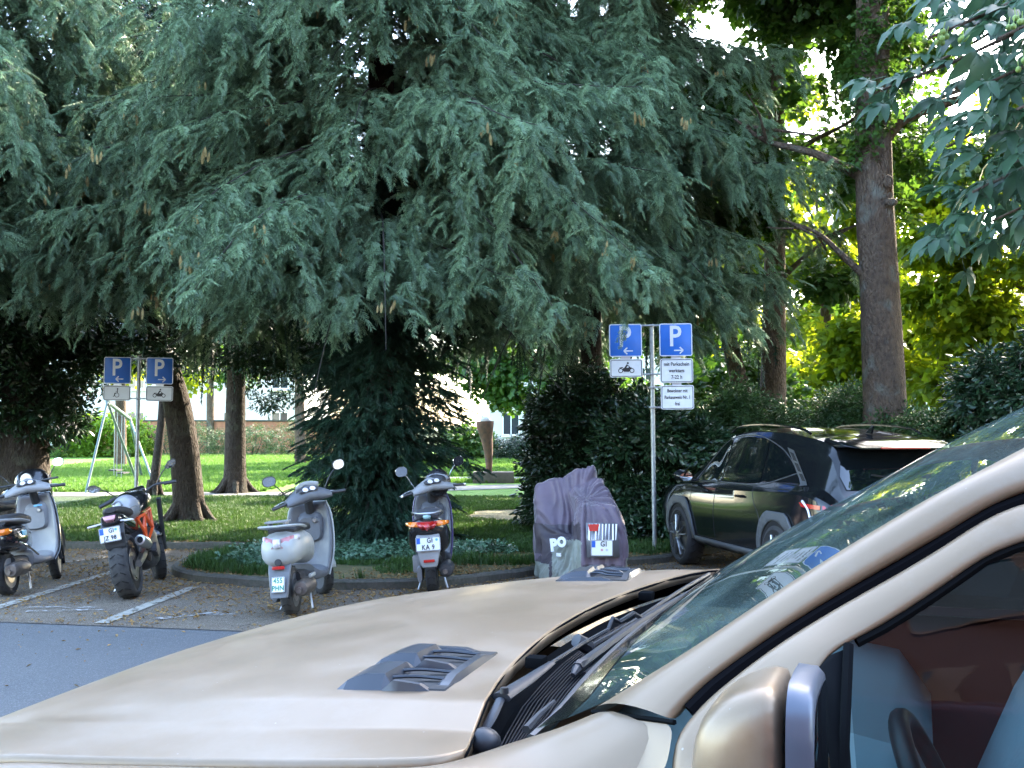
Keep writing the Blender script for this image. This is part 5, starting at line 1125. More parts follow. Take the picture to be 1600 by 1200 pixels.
# --- white scooter with insurance plate
A = gnd(457, 960); Bq = gnd(496, 936)
root, S = scooter('scooter', A.x, A.y, yawof(A.x, A.y, Bq.x, Bq.y) - R(1), R(5), R(36), 'white scooter with grey leg shield and green lettered 455 PHN plate',
  dict(rim=M_gplast, tyre=M_tyre_dusty, front=M_wpaint, body=M_wpaint, floor=M_gplast, inner=M_gplast, trim=M_wpaint, cowlm=M_gplast, cowl=(.15, .20), screen=True, mir=(.36, .24, .135, .10), mirback=M_plast,
       tail=[(-.34, .17, .50, .66), (-.29, .30, .46, .72), (-.18, .365, .45, .75), (0, .375, .46, .755), (.25, .33, .44, .74), (.45, .28, .40, .70)],
       seat=[(-.16, .24, .73, .77), (.0, .28, .73, .80), (.3, .27, .73, .795), (.52, .2, .70, .77)], shield=[(.24, .80, .36), (.42, .86, .44), (.62, .90, .46), (.82, .93, .42), (.93, .94, .34)], casem=M_gplast))
# grab rail / rack
b = MB(); b.tube([(.02, .17, .77), (-.2, .18, .80), (-.33, .11, .81), (-.36, 0, .81), (-.33, -.11, .81), (-.2, -.18, .80), (.02, -.17, .77)], .017, 8, smooth=4, flat=.7); b.build('grab_rail', M_wpaint, root)
b = MB(); b.box((-.25, 0, .845), (.15, .2, .018), bev=.008); b.box((-.25, .07, .82), (.12, .02, .04)); b.box((-.25, -.07, .82), (.12, .02, .04)); b.build('rack', M_lplast, root)
for s in (-1, 1):
    b = MB(); b.loft([[(-.325, s * .035, .70), (-.345, s * .04, .62)], [(-.30, s * .10, .715), (-.325, s * .10, .615)], [(-.25, s * .135, .72), (-.275, s * .13, .64)]]); b.build('tail_lamp', mat('pink_lens', (.42, .17, .18), .15, coat=.6), root, solid=.03)
    b = MB(); b.loft([[(-.248, s * .138, .722), (-.272, s * .133, .65)], [(-.17, s * .170, .72), (-.19, s * .170, .67)]]); b.build('indicator', M_clear, root, solid=.03)
b = MB(); b.loft([[(-.35, -.03, .70), (-.352, -.03, .63)], [(-.355, 0, .70), (-.36, 0, .62)], [(-.35, .03, .70), (-.352, .03, .63)]]); b.build('lamp_centre', M_clear, root, solid=.02)
b = MB(); b.loft([[(-.26, -.10, .53), (-.23, -.11, .53), (-.23, .11, .53), (-.26, .10, .53)], [(-.335, -.095, .42), (-.30, -.1, .42), (-.30, .1, .42), (-.335, .095, .42)], [(-.41, -.07, .20), (-.385, -.08, .20), (-.385, .08, .20), (-.41, .07, .20)]], close=True); b.build('rear_mudguard', M_gplast, root, bevel=.008)
b = MB(); b.box((-.347, 0, .455), (.02, .11, .03), M=None, bev=.008); b.build('reflector', M_red, root)
b = MB(); b.lathe([(0, -.352), (.03, -.35), (.034, -.33)], 14, axis='x', M=Matrix.Translation((0, 0, .50))); b.build('plate_lamp', M_plast, root)
numplate(root, (-.398, 0, .318), .115, .135, ['455', 'PHN'], blue=False, tilt=R(18), sz=.062, tcol=M_gtext, sq=.80)
b = MB(); b.box((.02, -.2, .335), (.17, .03, .035), bev=.01); b.build('muffler_guard', M_wpaint, root)

# --- grey and black scooter KA 9
A = gnd(677, 927); 
root, S = scooter('scooter', A.x, A.y, R(-1.5), R(4), R(24), 'grey scooter with orange and red tail lamps and GI KA 9 plate before the yew',
  dict(rim=M_rimb, front=M_purple, body=M_bpaint, floor=M_plast, inner=M_gplast, trim=M_purple, cowlm=M_lplast, cowl=(.13, .17), mir=(.33, .24, .13, .11), mirback=M_chrome, gripm=M_plast, barend=M_chrome, casem=M_lplast, spring=True,
       tail=[(-.30, .20, .62, .76), (-.24, .36, .54, .78), (-.10, .42, .40, .77), (.1, .42, .38, .76), (.3, .36, .38, .74), (.45, .26, .36, .70)],
       seat=[(-.2, .22, .76, .80), (.0, .27, .75, .83), (.3, .27, .75, .83), (.52, .2, .72, .80)], shield=[(.24, .80, .34), (.42, .86, .40), (.62, .90, .42), (.82, .93, .40), (.95, .94, .32)], muf=M_plast, seatm=mat('worn_seat', (.06, .062, .07), .55, noise_amt=.4, noise_scale=14)))
b = MB(); b.loft([[(-.315, .07, .745), (-.34, .04, .70), (-.33, .0, .655)], [(-.33, 0, .725), (-.36, 0, .69), (-.345, 0, .65)], [(-.315, -.07, .745), (-.34, -.04, .70), (-.33, 0, .655)]]); b.build('tail_lamp', M_red, root, solid=.04)
b = MB(); b.loft([[(-.30, t * .11, .742), (-.335, t * .085, .70), (-.30, t * .05, .66)] for t in (-1, -.5, 0, .5, 1)]); b.build('lamp_body', M_red, root, solid=.03)
for s in (-1, 1):
    b = MB(); b.loft([[(-.305, s * .10, .745), (-.32, s * .095, .70), (-.29, s * .09, .68)], [(-.26, s * .17, .745), (-.275, s * .165, .70), (-.25, s * .16, .685)], [(-.19, s * .215, .735), (-.2, s * .215, .71), (-.19, s * .21, .70)]]); b.build('indicator', M_amber, root, solid=.03)
b = MB(); b.tube([(-.05, .15, .80), (-.2, .14, .83), (-.28, .06, .82), (-.28, -.06, .82), (-.2, -.14, .83), (-.05, -.15, .80)], .010, 7, smooth=4); b.tube([(-.25, .09, .82), (-.25, -.09, .82)], .012, 6); b.build('grab_rail', M_steel, root)
b = MB(); b.ell((-.27, 0, .79), (.03, .04, .03), 12, 7); b.build('rail_badge', mat('pale_blue', (.25, .42, .45), .4), root)
b = MB(); b.loft([[(-.31, -.11, .60), (-.28, -.12, .62), (-.28, .12, .62), (-.31, .11, .60)], [(-.345, -.12, .50), (-.31, -.12, .50), (-.31, .12, .50), (-.345, .12, .50)], [(-.36, -.085, .34), (-.33, -.09, .34), (-.33, .09, .34), (-.36, .085, .34)], [(-.36, -.07, .30), (-.33, -.07, .30), (-.33, .07, .30), (-.36, .07, .30)]], close=True); b.build('rear_mudguard', M_lplast, root, bevel=.01)
b = MB(); b.box((-.366, 0, .365), (.014, .11, .028), bev=.006); b.build('reflector', M_red, root)
numplate(root, (-.365, 0, .53), .24, .135, ['GI', 'KA 9'], tilt=R(6), sz=.066, seals=[(-.04, .035, mat('seal_grey', (.45, .45, .47), .5)), (-.085, .038, mat('seal_blue', (.12, .35, .5), .5))])
b = MB(); b.box((.0, .135, .31), (.16, .09, .17), bev=.02); b.build('air_filter_box', M_lplast, root)
# helmet bag on the front of that scooter
hb = MB(); hb.ell((0, 0, 0), (.14, .15, .15), 20, 14)
for v in hb.v:
    f = noise.noise(v * 14) * .008 + noise.noise(v * 40) * .003; v += v.normalized() * f
hc = at(684, 754, A.y + .93); hbo = hb.build('helmet', mat('black_helmet', (.015, .015, .018), rough=.35, rough_var=.15), None, loc=hc, angle=80)
tag(hbo, 'black helmet in a dark bag hung on the handlebar of the grey scooter', 'helmet')
b = MB()
for k in range(3): b.tube([(math.cos(a) * .1 * (1 + .1 * k) - .0, -.135 + .02 * k, math.sin(a) * .05 + .05) for a in [0 + q * .3 for q in range(11)]], .004, 5)
b.build('print', mat('grey_print', (.25, .26, .28), .6), hbo)

# --- first scooter at the left edge
A = gnd(14, 930); Bq = gnd(74, 911)
root, S = scooter('scooter', A.x, A.y, yawof(A.x, A.y, Bq.x, Bq.y) - R(2), R(9), R(14), 'light grey and black scooter with amber indicator at the left edge of the picture',
  dict(rim=M_lplast, front=M_bpaint, body=M_bpaint, floor=M_lplast, inner=M_lplast, trim=M_bpaint, cowlm=M_lplast, cowl=(.13, .19), mir=(.1, -.05, .03, .03), casem=M_plast, dialm=M_clear,
       tail=[(-.32, .18, .52, .64), (-.26, .32, .46, .69), (-.1, .38, .42, .70), (.1, .38, .41, .70), (.3, .32, .40, .68), (.45, .24, .38, .64)],
       seat=[(-.1, .22, .69, .76), (.05, .27, .68, .79), (.3, .27, .68, .79), (.52, .22, .66, .75)], shield=[(.24, .78, .38), (.36, .86, .46), (.60, .90, .47), (.82, .93, .42), (.95, .94, .34)]))
b = MB(); b.tube([(.3, .17, .69), (.05, .19, .72), (-.2, .16, .74), (-.34, .08, .75), (-.37, 0, .75), (-.34, -.08, .75), (-.2, -.16, .74), (.05, -.19, .72), (.3, -.17, .69)], .022, 8, smooth=4, flat=.8); b.build('grab_rail', M_lplast, root)
b = MB(); b.loft([[(-.335, t * .10, .60), (-.345, t * .10, .545)] for t in (-1, -.5, 0, .5, 1)]); b.build('tail_lamp', M_red, root, solid=.02)
for s in (-1, 1): b = MB(); b.loft([[(-.32, s * .11, .66), (-.33, s * .11, .60)], [(-.22, s * .18, .66), (-.24, s * .175, .60)], [(-.17, s * .195, .645), (-.18, s * .195, .615)]]); b.build('indicator', M_amber, root, solid=.03)
b = MB(); b.loft([[(-.30, -.1, .50), (-.26, -.11, .50), (-.26, .11, .50), (-.30, .1, .50)], [(-.40, -.08, .30), (-.37, -.09, .30), (-.37, .09, .30), (-.40, .08, .30)]], close=True); b.build('rear_mudguard', M_gplast, root, bevel=.008)
numplate(root, (-.37, 0, .42), .115, .135, ['31', 'LL'], blue=False, tilt=R(25), sz=.055, tcol=M_gtext)
b = MB(); b.tube([(-.05, -.2, .50), (.12, -.21, .44), (.35, -.2, .34)], .012, 7, smooth=3); b.build('footrest_rail', M_chrome, root)
b = MB(); b.box((.10, -.195, .585), (.09, .012, .055), bev=.004); b.build('sticker', mat('cyan_sticker', (.18, .45, .55), .4), root)
b = MB(); b.box((.875, -.05, .83), (.01, .09, .02), bev=.003); b.build('badge', mat('blue_badge', (.15, .4, .6), .4), root)

# --- naked motorcycle with orange frame
A = gnd(206, 934); Bq = gnd(243, 908)
mc = empty('motorcycle', (A.x, A.y, 0), label='black naked motorcycle with orange trellis frame and fat rear tyre, leaning on its side stand', cat='motorcycle'); mc.rotation_mode = 'QUATERNION'
mc.rotation_quaternion = (Matrix.Rotation(PI / 2 - (yawof(A.x, A.y, Bq.x, Bq.y) + R(1)), 3, 'Z') @ Matrix.Rotation(-R(11), 3, 'X')).to_quaternion()
r = .315; WB = 1.38; steer = R(20)
FW = Matrix.Translation((WB, 0, 0)) @ Matrix.Rotation(steer, 4, 'Z') @ Matrix.Translation((-WB, 0, 0)); S = Matrix.Translation((WB - .28, 0, .8)) @ Matrix.Rotation(-R(24), 4, 'Y') @ Matrix.Rotation(steer, 4, 'Z') @ Matrix.Translation((-(WB - .28), 0, -.8))
wheel(mc, 'rear_wheel', (0, 0, r), r, .18, rim=M_rimb, tyre=M_tyre_dusty, tread=22); wheel(mc, 'front_wheel', (WB, 0, r - .01), r - .01, .12, M=FW, rim=M_rimb, tread=20)
b = MB()
for s in (-1, 1): b.tube([(WB, s * .1, r), (WB - .24, s * .1, .88)], .026, 10, M=FW)
b.build('front_fork', M_plast, mc)
b = MB(); b.loft([[(WB + math.cos(a) * (r + .03), yy, r + math.sin(a) * (r + .03 - abs(yy) * .4)) for yy in (-.065, -.03, 0, .03, .065)] for a in [R(30 + 12 * k) for k in range(11)]], M=FW); b.build('front_mudguard', M_bpaint, mc, solid=.005)
for s in (-1, 1): b = MB(); b.tube([(0, s * .125, r), (.25, s * .12, r + .06), (.5, s * .09, r + .12)], [.03, .04, .05], 8, flat=1.3, smooth=3); b.build('swingarm', M_plast if s > 0 else M_steel, mc)
b = MB(); hull_x(b, [(.42, .2, .30, .55), (.55, .30, .2, .62), (.85, .32, .2, .62), (1.0, .22, .28, .55)], e=4); b.build('engine', M_plast, mc)
fr = MB()
for s in (-1, 1):
    J = {'a': (.42, s * .14, .46), 'b': (.50, s * .15, .76), 'c': (.72, s * .16, .60), 'd': (.88, s * .13, .80), 'e': (1.06, s * .06, .86), 'f': (.98, s * .09, .64), 'g': (.30, s * .12, .74), 'h': (.36, s * .15, .60)}
    for p, q in ('ab', 'bc', 'cd', 'de', 'cf', 'fe', 'bd', 'ac', 'gb', 'gh', 'ha', 'hb'): fr.tube([J[p], J[q]], .016, 7)
fr.build('trellis_frame', M_orange, mc)
b = MB(); hull_x(b, [(.44, .22, .76, .86), (.55, .32, .76, .96), (.78, .36, .78, 1.02), (.98, .26, .80, .98), (1.08, .12, .82, .92)], e=2.6); b.build('tank', M_bpaint, mc)
b = MB(); hull_x(b, [(-.20, .10, .86, .90), (-.1, .20, .82, .91), (.1, .24, .78, .88), (.3, .25, .77, .84), (.48, .22, .76, .84)], e=3); b.build('seat', M_seat, mc)
b = MB(); hull_x(b, [(-.27, .16, .76, .84), (-.18, .22, .72, .85), (.05, .24, .66, .80), (.3, .24, .60, .77)], e=3); b.build('tail_cowl', M_bpaint, mc)
b = MB(); b.loft([[(-.20, .11, .78), (-.17, .11, .80), (-.17, -.11, .80), (-.20, -.11, .78)], [(-.27, .11, .66), (-.24, .11, .66), (-.24, -.11, .66), (-.27, -.11, .66)], [(-.24, .09, .52), (-.19, .1, .52), (-.19, -.1, .52), (-.24, -.09, .52)], [(-.12, .05, .46), (-.08, .05, .46), (-.08, -.05, .46), (-.12, -.05, .46)]], close=True); b.build('plate_holder', M_plast, mc, bevel=.008)
b = MB(); b.loft([[(-.285, t * .06, .835), (-.30, t * .05, .80), (-.28, t * .03, .77)] for t in (-1, -.5, 0, .5, 1)]); b.build('tail_lamp', mat('pale_red_lens', (.45, .22, .26), .15, coat=.6), mc, solid=.02)
for s in (-1, 1): b = MB(); b.tube([(-.25, s * .09, .77), (-.27, s * .20, .765)], .009, 6); b.tube([(-.27, s * .13, .765), (-.285, s * .215, .762)], [.016, .012], 8, flat=.7); b.build('indicator', M_clear, mc)
numplate(mc, (-.295, .02, .66), .20, .14, ['GI', 'JZ 98'], tilt=R(8), sz=.058, seals=[(-.06, .04, mat('seal_blue', (.12, .35, .5), .5))])
b = MB(); b.lathe([(.030, -.06), (.034, -.10), (.050, -.095), (.058, -.04), (.06, .1), (.045, .22), (.02, .3)], 18, axis='x', M=Matrix.Translation((.05, -.185, .52)) @ Matrix.Rotation(R(14), 4, 'Y')); b.build('silencer', mat('silencer', (.5, .5, .5), .3, metal=.8), mc)
b = MB(); b.lathe([(.0, -.075), (.030, -.075)], 16, axis='x', M=Matrix.Translation((.05, -.185, .52)) @ Matrix.Rotation(R(14), 4, 'Y')); b.build('silencer_mouth', M_black, mc)
b = MB(); b.tube([(.3, -.17, .45), (.5, -.12, .3), (.8, -.05, .26)], .024, 8, smooth=4); b.build('exhaust_pipe', M_exh, mc)
b = MB(); b.lathe([(.03, -.03), (.075, -.03), (.075, .03), (.03, .03)], 20, axis='y', M=Matrix.Translation((.62, -.17, .38))); b.build('clutch_cover', M_plast, mc)
hx, hz = WB - .34, 1.0
b = MB(); b.tube([(hx - .05, .40, hz + .03), (hx - .01, .2, hz + .05), (hx + .02, .08, hz), (hx + .02, -.08, hz), (hx - .01, -.2, hz + .05), (hx - .05, -.40, hz + .03)], .012, 8, smooth=4, M=S); b.build('handlebar', M_plast, mc)
for s in (-1, 1):
    b = MB(); b.tube([(hx - .03, s * .28, hz + .04), (hx - .055, s * .41, hz + .03)], .018, 10, M=S); b.build('grip', M_plast, mc)
    b = MB(); b.tube([(hx + .03, s * .22, hz + .045), (hx + .0, s * .40, hz + .02)], .008, 6, M=S); b.build('lever', M_plast, mc)
    mirror_part(mc, (hx, s * .22, hz + .06), (hx - .02, s * .40, hz + .23), .14, .09, M=S, tilt=R(5), yaw=s * R(-10), pts=[(q[0] * s, q[1]) for q in [(.07, .02), (.05, .045), (-.01, .04), (-.065, -.01), (-.05, -.04), (.02, -.045), (.06, -.02)]][::s])
b = MB(); b.box((hx + .10, 0, hz - .05), (.12, .2, .16), M=S, bev=.03); b.build('headlamp', M_bpaint, mc)
b = MB(); b.tube([(.5, .12, .25), (.46, .30, .01)], .011, 6); b.build('side_stand', M_steel, mc)
b = MB(); b.tube([(.36, .13, .40), (.33, .24, .38)], .012, 6); b.tube([(.36, -.13, .40), (.33, -.24, .38)], .012, 6); b.build('footpegs', M_plast, mc)
b = MB(); b.tube([(.05, 0, r + .1), (.32, 0, .62)], .03, 10); b.build('rear_shock', M_plast, mc)
# helmet resting on its seat
hp = at(197, 794, A.y + .25)
h = empty('helmet', hp, (0, 0, R(70)), label='silver grey full face helmet resting on the seat of the orange framed motorcycle', cat='helmet')
M_helm = mat('helmet_grey', (.27, .275, .29), rough=.28, coat=.6, col2=(.20, .21, .225), noise_scale=3)
b = MB(); b.ell((0, 0, 0), (.145, .125, .135), 24, 16, zmin=-.85)
for v in b.v:
    if v.x > .06 and v.z < .0: v.x += .02
b.build('shell', M_helm, h, angle=80)
b = MB(); b.loft([[(.150 * math.cos(a), .130 * math.sin(a), z) for a in [R(-62 + 124 * k / 12) for k in range(13)]] for z in (-.03, .0, .035)]); b.build('visor', mat('dark_visor', (.01, .01, .012), .06, coat=1), h, solid=.004)
b = MB(); b.tube([(-.14, -.06, .04), (-.12, .0, .075), (-.14, .06, .04)], .010, 6, smooth=4); b.tube([(-.10, -.085, -.02), (-.06, -.115, .02), (0, -.126, .03)], .006, 6, smooth=3); b.build('vent', mat('helmet_dark', (.14, .145, .155), .3), h)
# dark motorcycle further back at the left edge
A2 = gnd(-5, 905); tm = empty('motorcycle', (A2.x, A2.y, 0), label='black motorcycle mostly hidden behind the light grey scooter at the left edge', cat='motorcycle'); tm.rotation_mode = 'QUATERNION'
tm.rotation_quaternion = (Matrix.Rotation(PI / 2 - R(4), 3, 'Z') @ Matrix.Rotation(-R(10), 3, 'X')).to_quaternion()
wheel(tm, 'rear_wheel', (0, 0, .3), .3, .14, rim=M_rimb); wheel(tm, 'front_wheel', (1.35, 0, .3), .3, .11, rim=M_rimb)
b = MB(); hull_x(b, [(.3, .24, .3, .6), (.6, .32, .22, .62), (.95, .26, .3, .58)], e=4); b.build('engine', M_plast, tm)
b = MB(); hull_x(b, [(.5, .26, .76, .9), (.75, .34, .78, 1.0), (1.0, .2, .8, .95)]); b.build('tank', M_bpaint, tm)
b = MB(); hull_x(b, [(-.3, .14, .80, .88), (-.05, .26, .74, .86), (.3, .3, .72, .82), (.52, .24, .74, .84)], e=3); b.build('seat', M_seat, tm)
b = MB(); hull_x(b, [(.95, .2, .8, 1.0), (1.1, .42, .8, 1.18), (1.3, .3, .75, 1.1), (1.4, .1, .8, .95)]); b.build('fairing', M_bpaint, tm)
b = MB(); b.tube([(1.0, .38, 1.02), (1.05, 0, 1.02), (1.0, -.38, 1.02)], .013, 8, smooth=3); b.build('handlebar', M_plast, tm)
for s in (-1, 1):
    b = MB(); b.tube([(1.35, s * .1, .3), (1.12, s * .1, .9)], .024, 8); b.build('front_fork', M_plast, tm); mirror_part(tm, (1.05, s * .25, 1.05), (1.02, s * .40, 1.2), .14, .10, tilt=R(5))
b = MB(); b.lathe([(0, 0), (.07, 0), (.075, .02)], 18, axis='x', M=Matrix.Translation((.98, 0, 1.06))); b.build('instrument', M_steel, tm)

# --- covered motorbike
cv = empty('covered_motorbike', (0.75, 12.35, 0), label='motorbike under a faded purple cover with a clear window showing its GI plate', cat='covered motorbike')
def hull(pts):
    bm = bmesh.new(); [bm.verts.new(p) for p in pts]; r_ = bmesh.ops.convex_hull(bm, input=bm.verts[:]); bmesh.ops.delete(bm, geom=list(set(g for g in r_['geom_interior'] + r_['geom_unused'] if isinstance(g, bmesh.types.BMVert))), context='VERTS'); return bm
ox, oy = .75, 12.35
h1 = [(.26, 12.9, 1.0), (.28, 12.6, 1.03), (.82, 12.5, 1.235), (.88, 12.5, 1.25), (.95, 12.75, 1.19), (.97, 12.55, .98), (1.0, 12.75, .95), (.23, 12.75, .86), (.25, 12.6, .04), (.6, 12.15, .04), (1.12, 12.7, .04), (.5, 13.4, .04), (.4, 13.3, .7), (.9, 13.3, .5), (.28, 12.5, .5)]
h2 = [(.70, 11.80, .86), (1.06, 11.80, .85), (.72, 12.3, .88), (1.06, 12.3, .9), (.68, 11.62, .04), (1.17, 11.62, .04), (1.2, 12.2, .04), (.56, 12.3, .04), (.70, 11.68, .5), (1.14, 11.66, .5), (1.15, 12.2, .74)]
h3 = [(.28, 12.3, .04), (.32, 12.5, .6), (.66, 12.0, .5), (.62, 11.8, .04), (.7, 12.5, .5), (.7, 12.5, .04)]
bmA = bmesh.new()
h4 = [(.62, 12.5, 1.0), (.96, 12.5, 1.12), (.72, 11.95, .87), (1.05, 11.98, .87), (.68, 12.4, .04), (1.1, 12.4, .04), (1.1, 12.35, .8)]
for hp_ in (h1, h2, h3, h4):
    q = hull([(p[0] - ox, p[1] - oy, p[2]) for p in hp_]); me_ = bpy.data.meshes.new('t'); q.to_mesh(me_); q.free(); bmA.from_mesh(me_); bpy.data.meshes.remove(me_)
me = bpy.data.meshes.new('cover'); bmA.to_mesh(me); bmA.free(); o = bpy.data.objects.new('cover', me); COL.objects.link(o)
md = o.modifiers.new('r', 'REMESH'); md.mode = 'VOXEL'; md.voxel_size = .014; md = o.modifiers.new('s', 'SMOOTH'); md.iterations = 26; md.factor = .5
dg = bpy.context.evaluated_depsgraph_get(); me2 = bpy.data.meshes.new_from_object(o.evaluated_get(dg)); bpy.data.objects.remove(o)
nv = len(me2.vertices); co = np.empty(nv * 3, dtype=np.float32); no = np.empty(nv * 3, dtype=np.float32); me2.vertices.foreach_get('co', co); me2.vertices.foreach_get('normal', no); co = co.reshape(-1, 3); no = no.reshape(-1, 3)
for i in range(nv):
    p = co[i]; ang = math.atan2(p[1] + .3, p[0]); fold = noise.noise(Vector((ang * 7 + p[2] * .8, p[2] * .7, 2.0))); tens = noise.noise(Vector((p[0] * 5 + p[2] * 4, p[1] * 3, p[2] * 2)))
    amp = .022 + .085 * max(0, .75 - p[2]) ; w1 = noise.noise(Vector((p[0] * 3 + p[2] * 2, p[1] * 3, p[2] * 1.5))); d = fold * amp + tens * .03 + (1 - abs(noise.noise(Vector((ang * 9 + w1 * 2, p[2] * 1.6, 9.0)))) * 4) * .012 + noise.noise(Vector(p * 22)) * .003
    co[i] = p + no[i] * d
me2.vertices.foreach_set('co', co.ravel()); me2.materials.clear()
M_cov = mat('purple_cover', (.088, .060, .086), rough=.6, col2=(.064, .045, .064), noise_scale=4, sheen=.3, bump=.35, bump_scale=14, bump_dist=.012)
M_covd = mat('dark_cover', (.04, .03, .04), rough=.6, noise_amt=.3, noise_scale=5, bump=.3, bump_scale=16, bump_dist=.01)
M_covg = mat('grey_cover_panel', (.20, .215, .18), rough=.6, noise_amt=.2, noise_scale=5, bump=.3, bump_scale=14, bump_dist=.01); M_black2 = M_black
for m_ in (M_cov, M_covd, M_covg): me2.materials.append(m_)
fc = np.empty(len(me2.polygons) * 3, dtype=np.float32); me2.polygons.foreach_get('center', fc); fc = fc.reshape(-1, 3); mi = np.zeros(len(fc), dtype=np.int32)
X, Y_, Z = fc[:, 0], fc[:, 1], fc[:, 2]
front = Y_ < .25
lowp = (Z < .40 + .10 * (X + .1)) & (X < -.10) & (X > -.42) ; mi[(Z < .66 + 1.1 * (X + .1)) & (Z > .0) & (X < -.06) & front & (Z > -1.5 * (X + .5))] = 1; mi[(X < -.05) & front & (Z < .62) & (Z > .3)] = 1; mi[(X < -.05) & (Z < .40 + .3 * (X + .45)) & (X > -.33)] = 2; mi[(X < -.36) & (Z < .22)] = 2; mi[(Z < .28) & (X > -.04) & (X < .36)] = 1; mi[(X > .40) & (Z < .35)] = 2
me2.polygons.foreach_set('material_index', mi); me2.shade_smooth(); me2.update()
co_ = bpy.data.objects.new('cover', me2); COL.objects.link(co_); co_.parent = cv
# clear window with plate behind
wy = 11.60 - oy
b = MB(); b.add([(-.005, wy + .055, .70), (.31, wy + .055, .70), (.33, wy - .005, .36), (-.0, wy - .005, .36)], [(0, 1, 2, 3)]); win = b.build('plate_window', mat('window_dark', (.10, .10, .11), .25, coat=.6), cv, solid=.004)
b = MB()
rw = random.Random(2)
for k in range(9): x_ = .02 + k * .034; b.add([(x_, wy + .046, .69), (x_ + rw.uniform(.006, .018), wy + .046, .69), (x_ + rw.uniform(-.01, .014), wy + .018, .53), (x_ - .004, wy + .018, .53)], [(0, 1, 2, 3)])
b.build('crinkle_glint', mat('film_glint', (.75, .76, .78), .2), win, smooth=False, merge=False)  # pale strips painted as glints on the creased film
b = MB(); b.add([(.015, wy + .044, .688), (.13, wy + .044, .688), (.11, wy + .030, .62), (.03, wy + .030, .62)], [(0, 1, 2, 3)]); b.build('lamp_glimpse', M_red, win)
T = Matrix.Translation((.15, wy - .008, .455)) @ Matrix.Rotation(PI / 2, 4, 'Z')
pc = numplate(cv, (0, 0, 0), .22, .16, ['GI', ''], M=T, tilt=R(0), sz=.075, seals=[(.0, -.02, mat('seal_pink', (.5, .25, .28), .5)), (-.05, -.02, mat('seal_grey', (.45, .45, .47), .5))])
for t_, x_, z_, s_ in (('P', -.315, .43, .17), ('O', -.235, .47, .13)):
    text_obj('letter', t_, s_, mat('print_white', (.7, .7, .7), .5), cv, Matrix.Translation((x_, -.285 + (x_ + .315) * -.9, z_)) @ Matrix.Rotation(R(-38), 4, 'Z') @ FACE @ Matrix.Rotation(R(8), 4, 'Z'), bold=.01, depth=.006)
text_obj('small_print', 'nc', .06, mat('print_white', (.7, .7, .7), .5), cv, Matrix.Translation((-.265, -.335, .345)) @ Matrix.Rotation(R(-38), 4, 'Z') @ FACE, bold=.004, depth=.006)
# ================================================================ CARS
from mathutils.bvhtree import BVHTree
def grid_curve(pts, n, sub=8):
    """Catmull-Rom through pts, resampled to n points evenly along its length"""
    P = crom(pts, sub); d = [0]
    for i in range(1, len(P)): d.append(d[-1] + (P[i] - P[i - 1]).length)
    out = []; j = 0
    for k in range(n):
        s = d[-1] * k / (n - 1)
        while j < len(d) - 2 and d[j + 1] < s: j += 1
        t = (s - d[j]) / max(d[j + 1] - d[j], 1e-9); out.append(P[j].lerp(P[j + 1], max(0, min(1, t))))
    return out

# ---------------------------------------------------------------- black parked car
CA = .215; CAR0 = Vector((3.22, 12.9, 0))
bc = empty('parked_car', CAR0, (0, 0, PI / 2 + CA), label='glossy black SUV parked nose to the kerb beside the right sign post, seen from behind', cat='car')
M_car = mat('car_black', (.006, .007, .008), rough=.10, coat=.25, coat_rough=.03, spec=.38); M_clad = mat('grey_cladding', (.06, .065, .07), rough=.6, bump=.2, bump_scale=150, bump_dist=.001)
M_cglass = mat('car_dark_glass', (.004, .006, .007), rough=.02, spec=.7, coat=1.0)
#        x     zbot  wmax  zsh   wsh   wgl  zroof wroof
ST = [(-2.27, .52, .66, .86, .66, .60, .92, .56), (-2.24, .40, .78, .92, .78, .64, 1.00, .60), (-2.14, .32, .86, .98, .84, .68, 1.10, .62), (-2.02, .30, .90, 1.02, .88, .70, 1.30, .60), (-1.90, .30, .915, 1.04, .895, .72, 1.47, .60),
      (-1.70, .30, .925, 1.05, .905, .74, 1.555, .62), (-1.35, .30, .93, 1.05, .91, .765, 1.60, .64), (-.8, .30, .93, 1.03, .91, .785, 1.64, .655), (-.2, .30, .93, 1.01, .905, .79, 1.65, .655), (.3, .30, .93, 1.00, .90, .785, 1.61, .64),
      (.65, .30, .93, .99, .90, .77, 1.52, .62), (.95, .30, .93, .985, .90, .78, 1.36, .64), (1.2, .30, .93, .98, .90, .80, 1.18, .68), (1.38, .30, .93, .97, .895, .82, 1.075, .72), (1.7, .30, .93, .95, .88, .80, 1.03, .66), (2.0, .34, .90, .90, .84, .74, .97, .58), (2.17, .42, .82, .80, .76, .66, .86, .5), (2.26, .50, .62, .70, .60, .50, .76, .4)]
def sec_of(s):
    x, zb, wm, zs, ws, wg, zr, wr = s; h = zs - zb; pts = [(0, zb), (wm * .80, zb), (wm * .955, zb + .05), (wm * .985, zb + .3 * h), (wm, zb + .58 * h), (wm * .985, zb + .80 * h), (ws, zs - .03), (ws - .02, zs)]
    dz = zr - zs; pts += [(wg + (wr - wg) * .0 + .02, zs + dz * .12), (wg + (wr - wg) * .45 + .015, zs + dz * .5), (wr + .035, zr - min(.10, dz * .2)), (wr - .03, zr - min(.03, dz * .06)), (wr * .6, zr + .002), (0, zr + .012)]
    return [Vector((x, w, z)) for w, z in pts]
cols = [[sec_of(s)[k] for s in ST] for k in range(14)]
cols = [crom(c, 6) for c in cols]; b = MB(); nst = len(cols[0])
for sg in (1, -1): b.loft([[Vector((cols[k][i].x, sg * cols[k][i].y, cols[k][i].z)) for k in range(14)] for i in range(nst)])
body = b.build('body', M_car, bc, angle=28)
bvh = BVHTree.FromPolygons([v.co for v in body.data.vertices], [tuple(p.vertices) for p in body.data.polygons])
